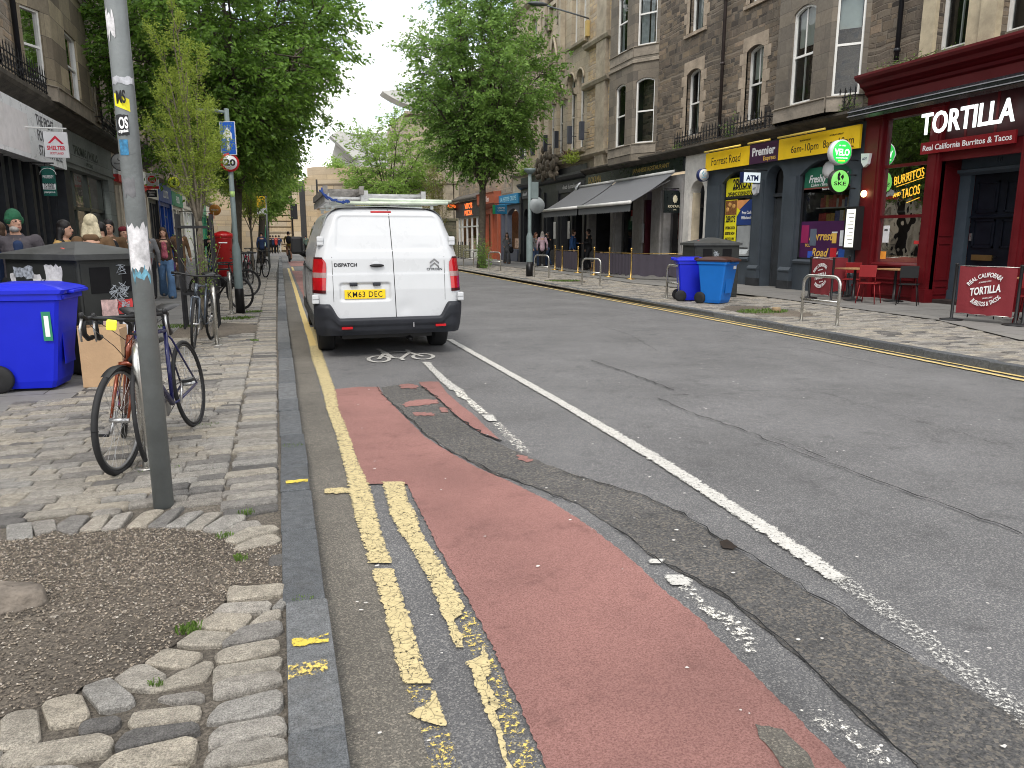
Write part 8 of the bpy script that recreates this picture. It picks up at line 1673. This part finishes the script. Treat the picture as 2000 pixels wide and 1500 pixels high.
# --- black communal bins with graffiti
BKP = mat("black_bin_panel", (.024, .026, .025), .55, var=.3, vs=3, dirt=.2); LDG = mat("grey_bin_lid", (.055, .058, .058), .45, var=.35, vs=4, dirt=.25); SCRB = mat("silver_scrawl", (.34, .37, .40), .6, var=.4, vs=30)
def unit(label, loc, rz_, wx, wy, h, seed, holes_on='-y', posters=True):
    t = thing("street_bin", label, "litter bin", (*loc, .1), R(rz_), "black lidded street bins"); q = random.Random(seed); m = MB().use(BKP); m.bbox((0, 0, h/2+.01), (wx, wy, h-.02), .02); m.box((-wx/2+.03, -wy/2-.008, .08), (wx/2-.03, -wy/2, h-.1)); m.box((-wx/2-.008, -wy/2+.03, .08), (-wx/2, wy/2-.03, h-.1)); m.build("body", t)
    m = MB().use(LDG); e = .05; B_ = [(-wx/2-e, -wy/2-e), (wx/2+e, -wy/2-e), (wx/2+e, wy/2+e), (-wx/2-e, wy/2+e)]; L3 = [[(x, y, h-.06) for x, y in B_], [(x, y, h) for x, y in B_], [(x*.12, y*.12, h+.13) for x, y in B_]]
    m.grid([r+[r[0]] for r in L3]); m.poly(L3[-1]); m.poly(L3[0][::-1]); m.use(mat("lid_scrawl", (.5, .1, .08), .7)); m.tube([(-.35*wx+.02*i, -wy*.2+.09*(i % 2), h+.055+.004*(i % 2)) for i in range(9)], .008, 4); m.build("lid", t)
    for x in (-.22, .22): m = MB().use(mat("hole_black", (.004, .004, .005), .9)); m.box((wx*x-.12, -wy/2-.012, h-.42), (wx*x+.12, -wy/2-.006, h-.14)); m.build("opening", t)
    m = MB().use(SCRB)                                  # spray scrawls as thin wiggles on the panels
    for k in range(9):
        x0_, z0_ = q.uniform(-.1, .1)*wx, q.uniform(.62, h-.15); P = [(x0_+.05*math.sin(i*1.9+k)+q.uniform(-.03, .03), -wy/2-.012, z0_+.05*math.cos(i*1.3+k)+q.uniform(-.03, .03)) for i in range(12)]; m.tube(P, .0045, 4, cap=False)
    m.build("graffiti", t)
    if posters:
        PW = mat("paper_white", (.6, .6, .62), .8, var=.3, vs=12); PR = mat("paper_red", (.5, .05, .05), .7, var=.4, vs=12); PP = mat("paper_pink", (.55, .38, .36), .7, var=.5, vs=12)
        for (x, z, w_, h_, mm2) in ((-.12, .66, .2, .3, PP), (.08, .72, .18, .16, PR), (.1, .5, .16, .24, PW), (-.05, .3, .3, .16, PR), (.05, .36, .16, .22, PW), (.16, .24, .14, .12, PR)):
            p_ = MB().use(mm2); y = -wy/2-.010-.0012*q.randrange(1, 6); pts = jag([(x-w_/2, z-h_/2), (x+w_/2, z-h_/2), (x+w_/2, z+h_/2), (x-w_/2, z+h_/2)], .01, .05, q.randrange(99)); p_.poly([(a, y, b_) for a, b_ in pts]); p_.build("torn_poster", t)
        for (y, z, w_, h_, mm2) in ((-.22, h-.24, .28, .24, PW), (.28, h-.2, .34, .12, mat("paper_mottled", (.3, .33, .38), .7, var=.8, vs=25)), (.47, h-.28, .09, .12, PW), (.06, h-.26, .12, .09, PW), (.16, h-.4, .1, .1, YV), (.02, h-.4, .06, .1, MATS["torn_blue_paper"])):
            p_ = MB().use(mm2); pts = jag([(y-w_/2, z-h_/2), (y+w_/2, z-h_/2), (y+w_/2, z+h_/2), (y-w_/2, z+h_/2)], .022, .04, q.randrange(99)); p_.poly([(-wx/2-.010, a, b_) for a, b_ in pts]); p_.build("torn_poster", t)
        l = MB().use(WHTX); 
        for i, tx in enumerate(("PLEASE USE YOUR", "LITTER BIN", "THANK YOU")): l.text(tx, (-wx/2-.011, .12, h-.30-i*.05), (0, -1, 0), (0, 0, 1), .03, .3, ext=.001, bold=.01)
        l.build("lettering", t)
    return t
unit("black street bin with torn posters and silver graffiti behind the deep blue bin", (-2.16, 9.62), 48, .88, 1.2, 1.30, 3); unit("black street bin with scrawls behind the two blue bins on the far pavement", (10.35, 16.5), -8, 1.15, .8, 1.34, 7, posters=False)
# --- cardboard box
cbx = thing("cardboard_box", "tall open brown cardboard box beside the deep blue bin", "box", (-1.72, 8.35, .1), R(-4)); m = MB().use(mat("cardboard", (.42, .28, .165), .85, var=.12, vs=3, bump=.15, bs=40))
for a, b_ in (((-.19, -.14, 0), (.19, -.134, .60)), ((-.19, .134, 0), (.19, .14, .60)), ((-.19, -.134, 0), (-.184, .134, .62)), ((.184, -.134, 0), (.19, .134, .58)), ((-.19, -.14, 0), (.19, .14, .006))): m.box(a, b_)
m.build("box_sides", cbx); m = MB().use(MATS["cardboard"]); m.poly([(-.19, -.14, .60), (-.18, .0, .63), (-.19, .13, .6)]); m.poly([(-.18, -.1, .52), (.17, -.12, .5), (.18, .1, .57), (-.15, .12, .58)]); m.build("flap", cbx)
# --- brass posts and purple screens of the restaurant terrace
BRS = mat("polished_brass", (.55, .36, .12), .25, metal=.9, var=.15); PUR = mat("purple_screen_cloth", (.06, .052, .068), .85, var=.12, vs=2, bump=.25, bs=60)
SP_ = [(12.05, 32.0, "farthest, left end"), (11.85, 30.6, "second from the left end"), (11.9, 28.9, "left of the screen gap"), (11.75, 26.9, "right of the screen gap"), (11.75, 25.5, "in the middle of the screens"), (11.85, 23.9, "at the bend of the screens"), (13.2, 22.2, "right end by the white doorway")]
for i, (x, y, lb) in enumerate(SP_):
    t = thing("barrier_post", "brass barrier post, "+lb, "barrier post", (x, y, .12), 0, "brass barrier posts of the terrace"); m = MB().use(BRS); m.lathe([(.17, 0), (.17, .02), (.05, .05), (.024, .07), (.024, .98), (.035, 1.0)], (0, 0, 0), 16); m.build("post", t); m = MB().use(BRS); m.ball((0, 0, 1.05), .045, 8, 12); m.build("finial", t)
    if i < 6 and i != 2:
        x2, y2, _ = SP_[i+1]; t = thing("screen_panel", "purple cloth screen "+("at the left end", "second from the left", "", "just right of the gap", "next to the bend", "long, nearest the white doorway")[i], "screen", (x, y, .12), 0, "purple screens between the brass posts")
        m = MB().use(PUR); n = 24; rows = []
        for j in range(n+1):
            f = .03+.94*j/n; dx, dy = (x2-x), (y2-y); wv = .02*math.sin(j*1.7+i); rows.append([(dx*f+wv, dy*f, z+(.03*math.sin(j*.9) if z < .2 else -.02*math.sin(math.pi*f))) for z in (.14, .5, .88)])
        m.smooth = True; m.grid(rows); m.build("cloth", t); m = MB().use(BRS); m.tube([(0, 0, .9), (x2-x, y2-y, .9)], .012, 6); m.build("rail", t)
# --- red banners, tables, chairs outside the burrito shop
BAN = mat("maroon_banner_cloth", (.20, .025, .032), .75, var=.1, vs=2, bump=.3, bs=9); CHR = mat("chair_red", (.22, .012, .014), .5); CHB = mat("chair_black", (.006, .006, .007), .7); TBW = mat("table_wood", (.35, .20, .09), .5, var=.3, vs=12)
def banner(label, A, B, text=True, H_=.95):
    ax, ay = A; bx, by = B; L_ = math.hypot(bx-ax, by-ay); t = thing("banner_barrier", label, "barrier", (ax, ay, .122), math.atan2(by-ay, bx-ax), "maroon cafe barriers")
    for x in (0, L_): p_ = MB().use(VBK); p_.lathe([(.19, 0), (.19, .015), (.04, .035), (.026, .05), (.026, .98), (.035, 1.0), (0, 1.01)], (x, 0, 0), 16); p_.build("post", t)
    m = MB().use(BAN); m.smooth = True; rows = []
    for j in range(21): f = j/20; rows.append([(.06+(L_-.12)*f, .008*math.sin(j*.8+z*5)-.004, z+.012*math.sin(j*.5)*(z < .3)) for z in (.13, .4, .65, .96)])
    m.grid(rows); co = m.build("cloth", t)
    m = MB().use(STL); m.tube([(0, 0, .96), (L_, 0, .96)], .008, 6); m.tube([(0, 0, .13), (L_, 0, .13)], .006, 6); m.build("rail", t)
    if text:
        l = MB().use(WHTX); c = L_/2; s_ = .2; U = Vector((1, 0, s_)).normalized(); V_ = (0, 0, 1)
        l.text("TORTILLA", (c, -.022, .50), U, V_, .13, .50, bold=.03, align='C', ext=.003)
        l.text("ALWAYS OPEN", (c-.02, -.022, .69), U, V_, .025, .2, align='C'); l.text("SINCE 2007", (c+.05, -.022, .42), U, V_, .025, .16, align='C')
        l.text("REAL CALIFORNIA", (c-.02, -.022, .78), U, V_, .075, .56, bold=.02, align='C', curve=(.34, 1)); l.text("BURRITOS & TACOS", (c+.02, -.022, .29), U, V_, .075, .56, bold=.02, align='C', curve=(.34, -1)); l.build("lettering", co)
    return t
banner("maroon banner reading TORTILLA, nearest, in front of the navy door", (11.5, 10.35), (11.78, 9.35)); banner("maroon banner cut by the right edge of the picture", (11.82, 9.25), (12.9, 8.7), False)
banner("maroon banner reading TORTILLA behind the large cycle stand", (12.25, 15.1), (12.1, 14.15)); banner("maroon banner side panel running back to the shopfront", (12.35, 15.2), (13.6, 15.35), False)
def cafe_table(label, x, y):
    t = thing("cafe_table", label, "table", (x, y, .122), 0, "cafe tables by the red shop"); m = MB().use(TBW); m.bbox((0, 0, .735), (.62, .62, .03), .006); m.build("tabletop", t); m = MB().use(VBK); m.lathe([(.22, 0), (.21, .02), (.035, .05), (.03, .7), (.1, .715)], (0, 0, 0), 14); m.build("pedestal", t)
def chair(label, x, y, rz_, cm):
    t = thing("cafe_chair", label, "chair", (x, y, .122), R(rz_), "cafe chairs by the red shop"); m = MB().use(cm); m.bbox((0, 0, .45), (.38, .38, .02), .008); m.build("seat", t); m = MB().use(cm); m.bbox((0, -.19, .72), (.36, .018, .26), .008, Matrix.Rotation(R(-8), 4, 'X')); m.build("backrest", t)
    for sx, sy in ((-1, -1), (1, -1), (-1, 1), (1, 1)): m = MB().use(cm); m.tube([(sx*.15, sy*.16, .45), (sx*.2, sy*.22, 0)]+([] if sy > 0 else []), .011, 6); m.build("leg", t)
    m = MB().use(cm); [m.tube([(sx*.16, -.16, .45), (sx*.165, -.2, .66)], .011, 6) for sx in (-1, 1)]; m.build("back_frame", t)
cafe_table("small wooden cafe table beside the banner with the red chairs", 12.85, 14.3); cafe_table("second wooden cafe table close under the red shop window", 13.5, 13.75); cafe_table("wooden cafe table behind the nearest banner", 12.9, 9.9)
chair("red cafe chair with its back to the kerb", 12.6, 13.55, -60, CHR); chair("red cafe chair facing out beside the grey pillar", 13.3, 14.9, 130, CHR); chair("black cafe chair under the red shop window", 13.1, 12.95, -50, CHB); chair("red cafe chair behind the nearest banner", 12.4, 9.6, -60, CHR); chair("black cafe chair behind the nearest banner", 12.4, 10.45, 20, CHB)
# terrace chair in the screen gap; timber planters and black tub by the far tree
chair("white and brown terrace chair seen in the gap of the purple screens", 12.3, 27.9, 80, mat("chair_tan", (.3, .17, .08), .5)); cafe_table("pale terrace table in the gap of the purple screens", 12.8, 27.4)
for i, (x, y, lb) in enumerate(((12.3, 52, "mossy timber screen panel outside the last shop, left"), (12.2, 49.6, "mossy timber screen panel behind the far tree"))):
    t = thing("timber_screen", lb, "screen", (x, y, .12), R(92), "timber terrace screens"); m = MB().use(mat("mossy_timber", (.22, .21, .12), .8, var=.35, vs=6)); [m.box((-1.1, -.02, .1+k*.12), (1.1, .02, .2+k*.12)) for k in range(7)]; m.build("boards", t); m = MB().use(IRON); [m.box((a-.03, -.03, 0), (a+.03, .03, 1.15)) for a in (-1.1, 0, 1.1)]; m.build("frame", t)
tag(MB().use(mat("tub_black", (.03, .035, .04), .5)).lathe([(.28, .12), (.36, .75), (.38, .8), (.3, .8)], (12.2, 54.2, 0), 12).build("plastic_tub"), "black plastic tub by the white framed far shop", "tub")
# =====================================================================  PEOPLE
SK = mat("skin", (.50, .29, .205), .55, var=.06, vs=20); SK2 = mat("skin_tan", (.36, .2, .13), .55, var=.06, vs=20)
def cloth(n, c, v=.22): return mat("cloth_"+n, c, .85, var=v, vs=9, bump=.5, bs=14)
JN = cloth("denim", (.09, .17, .30)); JND = cloth("dark_denim", (.035, .06, .12)); BLC = cloth("black", (.012, .012, .014)); NVY = cloth("navy", (.015, .03, .08)); GRY = cloth("grey", (.16, .16, .165)); BRN = cloth("brown", (.12, .07, .035)); DBR = cloth("dark_brown", (.05, .03, .02)); MRN = cloth("maroon", (.13, .012, .02)); YLW = cloth("mustard", (.42, .27, .10)); PNK = cloth("pink", (.5, .36, .42)); CAM = cloth("camouflage", (.2, .21, .14), .75); PLM = cloth("plum_grey", (.07, .062, .07)); WHC = cloth("pale", (.5, .49, .46)); GRNC = cloth("green", (.02, .10, .05)); PRC = cloth("violet", (.08, .03, .14)); MIX = cloth("violet_orange", (.35, .09, .12), .8); OLV = cloth("ochre", (.22, .15, .03))
HB_ = mat("hair_brown", (.05, .028, .016), .6, var=.4, vs=30); HK_ = mat("hair_black", (.012, .01, .01), .5, var=.3, vs=30); HL_ = mat("hair_blonde", (.5, .44, .3), .6, var=.3, vs=30); HG_ = mat("hair_grey", (.3, .28, .26), .7, var=.3, vs=30); SHO = mat("shoe_dark", (.03, .025, .022), .6)
def blob(name, parent, prims, m, vox, sc):
    """union of capsules and ellipsoids remeshed into one smooth closed skin"""
    mb = MB()
    for p in prims:
        if not isinstance(p[0], list): mb.ball(p[0], p[1], 8, 12)
        else:
            P, rr_ = p[0], p[1]; mb.tube(P, rr_, 10)
            for q, r in zip(P, rr_): mb.ball(q, r, 6, 10)
    me = bpy.data.meshes.new("b"); me.from_pydata([tuple(Vector(v)*sc) for v in mb.v], [], mb.f); o = bpy.data.objects.new("b", me); COL.objects.link(o)
    r = o.modifiers.new("r", 'REMESH'); r.mode = 'VOXEL'; r.voxel_size = vox; r.use_smooth_shade = True; s = o.modifiers.new("s", 'SMOOTH'); s.factor = .5; s.iterations = 2
    dg = bpy.context.evaluated_depsgraph_get(); n = bpy.data.meshes.new_from_object(o.evaluated_get(dg)); n.materials.clear(); n.materials.append(m); n.name = name; bpy.data.objects.remove(o); bpy.data.meshes.remove(me)
    ob = bpy.data.objects.new(name, n); COL.objects.link(ob); ob.parent = parent; return ob
def person(label, loc, face, h, coat, trou, hair, skin=None, hem=.86, stride=.12, arms=('down', 'down'), hairlen=0., hat=None, vox=.014, under=None, bag=None, turn=0, wide=1., flare=0., sit=None, group=None, z=.1, shoe=None, head_lean=0., sleeves=True):
    """front is local +Y; joints in metres for a 1.75 m figure"""
    t = thing("person", label, "person", (*loc, z), R(face-90), group); k = h/1.75; skin = skin or SK; W_ = .165*wide; vox = vox
    J = {}
    for s, d in ((-1, stride), (1, -stride)):
        hip, kn, an = (s*.09, 0, .90), (s*.10, d*.55+.04+abs(d)*.2, .49), (s*.10, d-.02, .085+max(0, -d)*.35)
        if sit: kn, an = (s*.12, .26, .78-.2*(s > 0)), (s*.11, .10, .34-.22*(s > 0))
        sh = (s*W_, .0, 1.42); md = arms[0 if s < 0 else 1]
        el, wr = {'down': ((s*.25*wide, -.03, 1.15), (s*.25*wide, .05, .91)), 'swing': ((s*.26, -.10, 1.15), (s*.25, -.12, .90)), 'fwd': ((s*.23, -.01, 1.17), (s*.10, .24, 1.16)), 'pocket': ((s*.27, -.06, 1.17), (s*.19, .10, .99)), 'up': ((s*.34, .08, 1.42), (s*.12, .10, 1.62)), 'bars': ((s*.25, .22, 1.24), (s*.22, .45, 1.08))}[md]
        J[s] = (hip, kn, an, sh, el, wr)
    hx = Vector((0, .02+head_lean, 1.625)); rot = Matrix.Rotation(R(turn), 3, 'Z'); hp = lambda x, y, z_: tuple(hx+rot @ Vector((x, y, z_)))
    B_ = [([(0, 0, .95), (0, -.01, 1.15), (0, -.01, 1.36), (0, 0, 1.46)], [.13, .115, .13, .07]), ([(0, -.01, 1.44), hp(0, -.02, -.06)], [.058, .052])]
    B_ += [(hp(0, 0, .01), (.074, .093, .115)), (hp(0, .03, -.05), (.055, .06, .062)), (hp(0, .098, -.012), (.012, .018, .022)), (hp(-.076, -.005, -.005), (.012, .02, .03)), (hp(.076, -.005, -.005), (.012, .02, .03))]
    for s in (-1, 1):
        hip, kn, an, sh, el, wr = J[s]; B_ += [([hip, kn, an], [.085, .055, .038]), ([sh, el, wr], [.05, .038, .027])]
        w = Vector(wr); d = (w-Vector(el)).normalized(); pc = w+d*.055; sd_ = Vector((0, 1, 0)) if abs(d.z) > .6 else Vector((s, 0, 0)); B_.append(([tuple(w), tuple(pc)], [.024, .028]))
        for f_ in range(4): o_ = sd_*(.027-.018*f_); B_.append(([tuple(pc+o_), tuple(pc+o_+d*(.045+.006*(f_ in (1, 2)))), tuple(pc+o_*.9+d*.07+Vector((-s*.015, .008, 0)))], [.0095, .0085, .0075]))
        B_.append(([tuple(w+d*.02+sd_*.022), tuple(w+d*.055+sd_*.05), tuple(w+d*.08+sd_*.052)], [.011, .010, .009]))
    blob("body", t, B_, skin, max(.008, vox*.75), k)
    T_ = [([(0, -.005, 1.02), (0, -.01, .93)], [.135*wide, .14*wide])]
    for s in (-1, 1): hip, kn, an, *_ = J[s]; T_ += [([hip, kn, (an[0], an[1], an[2]-.01)], [.10*wide, .072+flare*.3, .062+flare])]
    blob("trousers", t, T_, trou, vox, k)
    for s in (-1, 1): an = J[s][2]; blob("shoe", t, [([(an[0], an[1]-.03, max(.04, an[2]-.045)), (an[0], an[1]+.14, max(.035, an[2]-.06))], [.045, .036])], shoe or SHO, vox, k)
    C_ = [([(0, -.01, hem+.05), (0, -.01, 1.1), (0, -.01, 1.30), (0, -.005, 1.42)], [.15*wide, .135*wide, .145*wide, .095]), ([(-W_, 0, 1.41), (W_, 0, 1.41)], [.062, .062])]
    for s in (-1, 1): hip, kn, an, sh, el, wr = J[s]; C_ += [([sh, el, tuple(Vector(el).lerp(Vector(wr), .93))], [.062*wide, .052, .043])]
    if hem < .7: C_.append(([(0, 0, hem+.03), (0, 0, .95)], [.17*wide, .155*wide]))
    C_.append(([(-.05, -.07, 1.46), (.05, -.07, 1.46)], [.05, .05])); blob("coat", t, C_, coat, vox, k)
    if under: blob("shirt", t, [([(0, .10, 1.05), (0, .115, 1.36)], [.085, .06])], under, vox, k)
    if hair:
        H_ = [(hp(0, -.014, .05), (.086, .10, .098))]+[(hp(s*.066, -.02, -.02), (.022, .05, .07)) for s in (-1, 1)]
        if hairlen > 0:
            for s in (-1, 0, 1): H_.append(([hp(s*.055, -.045, 0), hp(s*.075, -.06, -.14), hp(s*.085, -.06 if s == 0 else .02, -.14-hairlen*.6), hp(s*.08, -.08 if s == 0 else .07, -.14-hairlen)], [.045, .045, .042, .025]))
        blob("hair", t, H_, hair, vox*.8, k)
    if hat == 'beanie': blob("hat", t, [(hp(0, -.012, .065), (.09, .105, .105)), ([hp(-.05, 0, .03), hp(.05, 0, .03)], [.062, .062])], GRNC, vox*.8, k)
    elif hat: blob("hat", t, [(hp(0, -.01, .07), (.092, .106, .07))]+([([hp(-.03, .08, .06), hp(.03, .08, .06)], [.028, .028])] if hat[0] == 'cap' else []), hat[1], vox*.8, k)
    if vox < .016:
        for s in (-1, 1): e = MB().use(HK_); e.ball(Vector(hp(s*.030, .088, .018))*k, (.012*k, .008*k, .007*k), 5, 8); e.build("eye", t)
        e = MB().use(mat("lips", (.35, .12, .1), .5)); e.ball(Vector(hp(0, .089, -.055))*k, (.022*k, .008*k, .006*k), 5, 8); e.build("mouth", t)
    if bag: blob("bag", t, [([tuple(Vector(bag[1])+Vector((0, 0, -.12))), bag[1]], [bag[2], bag[2]*.9])], bag[0], vox, k); s_ = MB().use(bag[0]); s_.tube([tuple(Vector(bag[1])*k), (.12*k*(-1 if bag[1][0] > 0 else 1), -.14*k, 1.3*k), (.16*k*(-1 if bag[1][0] > 0 else 1), 0, 1.5*k)], .012, 5); s_.build("bag_strap", t)
    return t
GL_, GR_ = "people walking on the left pavement", "people standing on the right pavement"
q = lambda px, Y: (PY(px, 500, Y)[0], Y)
m1 = person("older man in a green beanie, glasses and dark plum jacket, facing the camera", q(36, 10.7), -70, 1.78, PLM, BLC, None, stride=.05, hat='beanie', vox=.012, under=NVY, turn=25, wide=1.2, group=GL_)
bdm = blob("beard", m1, [((.012, .07, 1.55), (.056, .05, .04))], HG_, .01, 1.78/1.75); gl_ = MB().use(VBK)
for s in (-1, 1): gl_.tube([(s*.032+.024*math.cos(a)+.04, .125, 1.675+.017*math.sin(a)) for a in np.linspace(0, 6.28, 10)], .0025, 4)
gl_.build("glasses", m1)
person("person in a navy jacket and jeans cut by the left edge of the picture", q(2, 11.0), 60, 1.66, NVY, JN, HB_, stride=.1, vox=.014, group=GL_, wide=1.1)
person("black haired woman in a mustard coat, head turned right", q(130, 11.9), -20, 1.70, YLW, BLC, HK_, hairlen=.14, vox=.012, turn=10, group=GL_, hat=None)
person("person with bleached hair and a brown leather jacket, seen from behind", q(184, 11.1), 88, 1.76, BRN, BLC, HL_, hairlen=.06, vox=.012, group=GL_, wide=1.1)
person("person all in black, partly behind the one in the brown leather jacket", q(202, 13.2), 100, 1.70, BLC, BLC, HK_, vox=.016, group=GL_)
person("smiling man with a maroon jumper under an open brown coat", q(218, 14.2), -80, 1.76, BRN, BLC, HK_, under=MRN, vox=.015, group=GL_, wide=1.05)
person("woman in a long camouflage coat and a maroon headband", q(246, 15.0), -75, 1.66, CAM, BLC, HB_, hem=.5, hat=('band', MRN), vox=.015, turn=15, group=GL_)
person("fair haired woman in a maroon top and flared jeans, half behind the grey pole", (-2.75, 17.1), -88, 1.66, MRN, JN, HL_, hairlen=.25, flare=.03, vox=.015, group=GL_)
person("person in a grey hooded jacket just right of the grey pole", q(287, 19.5), 95, 1.72, GRY, BLC, HG_, vox=.018, group=GL_, hat=('hood', GRY))
person("young woman with long brown hair, open brown jacket and wide jeans, walking towards the camera", q(322, 20.1), -84, 1.70, DBR, JN, HB_, hem=.93, stride=.17, arms=('swing', 'down'), hairlen=.32, flare=.045, under=MIX, vox=.013, turn=-12, wide=1.08, group=GL_, shoe=mat("shoe_grey", (.1, .1, .1), .7))
person("person in a brown hooded coat with a purple bag behind the tree guard", q(352, 22.5), -60, 1.78, BRN, GRY, None, hem=.55, hat=('cap', BRN), bag=(PRC, (.28, .02, .75), .12), vox=.018, group=GL_)
person("person in jeans and a dark top seen from behind by the post box", q(413, 28), 88, 1.68, BLC, JN, HK_, vox=.018, stride=.16, group=GL_)
person("person in dark clothes beside the far parked bicycles", q(513, 44), 90, 1.76, NVY, BLC, HK_, vox=.024, group=GL_)
for i, (px, c1, c2, lb) in enumerate(((535, NVY, BLC, "far pedestrian in navy, leftmost of the group before the museum"), (541, cloth("red", (.45, .04, .03)), BLC, "far pedestrian in a red jacket before the museum"), (547, NVY, WHC, "far pedestrian in navy with pale trousers before the museum"), (530, BLC, BLC, "far pedestrian in black beside the museum corner"), (599, cloth("sage", (.12, .17, .14)), BLC, "far pedestrian in sage green seen beside the van mirror"))): person(lb, q(px, 76), 90, 1.72, c1, c2, HK_, vox=.035, group="people crossing before the museum", z=.02)
person("woman in a grey coat and wide grey trousers carrying a black bag", (12.3, 40.3), -100, 1.70, GRY, cloth("grey_trouser", (.10, .10, .10)), HB_, hairlen=.1, hem=.72, flare=.05, bag=(BLC, (-.24, .1, .85), .14), arms=('fwd', 'pocket'), vox=.018, group=GR_, z=.12, shoe=mat("shoe_tan", (.3, .13, .05), .7))
person("woman with long reddish hair and a grey jacket in the group of three", q(1046, 36.5), -60, 1.68, GRY, JND, mat("hair_red", (.16, .06, .03), .6), hairlen=.28, arms=('fwd', 'down'), flare=.03, vox=.018, group=GR_, z=.12)
person("person in a pale pink hooded top seen from behind in the group of three", q(1059, 35.6), 75, 1.72, PNK, BLC, HG_, vox=.018, group=GR_, z=.12, hairlen=.05)
person("dark dressed person with raised hands in the group of three", q(1071, 36.2), 160, 1.68, BLC, JND, HK_, hairlen=.1, arms=('up', 'fwd'), vox=.018, group=GR_, z=.12)
person("man in a blue jacket standing behind the purple screens", q(1119, 31.8), -30, 1.78, cloth("blue", (.02, .06, .16)), BLC, HB_, arms=('fwd', 'down'), vox=.018, group=GR_, z=.12, wide=1.1)
person("man in black in the restaurant doorway", q(1149, 31.4), 170, 1.8, BLC, BLC, HK_, arms=('fwd', 'down'), vox=.018, group=GR_, z=.12)
# cyclist riding away
bike("bicycle ridden away along the red cycle lane", (.80, 50.2, .01), 92, 0, 0, BBK, 'flat', False, tw=.03, group="ridden bicycles")
person("cyclist in an ochre and black jacket, shorts and a large black backpack, riding away", (.79, 50.55), 92, 1.80, OLV, SK2, HK_, sit=True, arms=('bars', 'bars'), hat=('helmet', BLC), bag=(BLC, (0, -.22, 1.32), .19), vox=.022, z=.12, head_lean=.05)
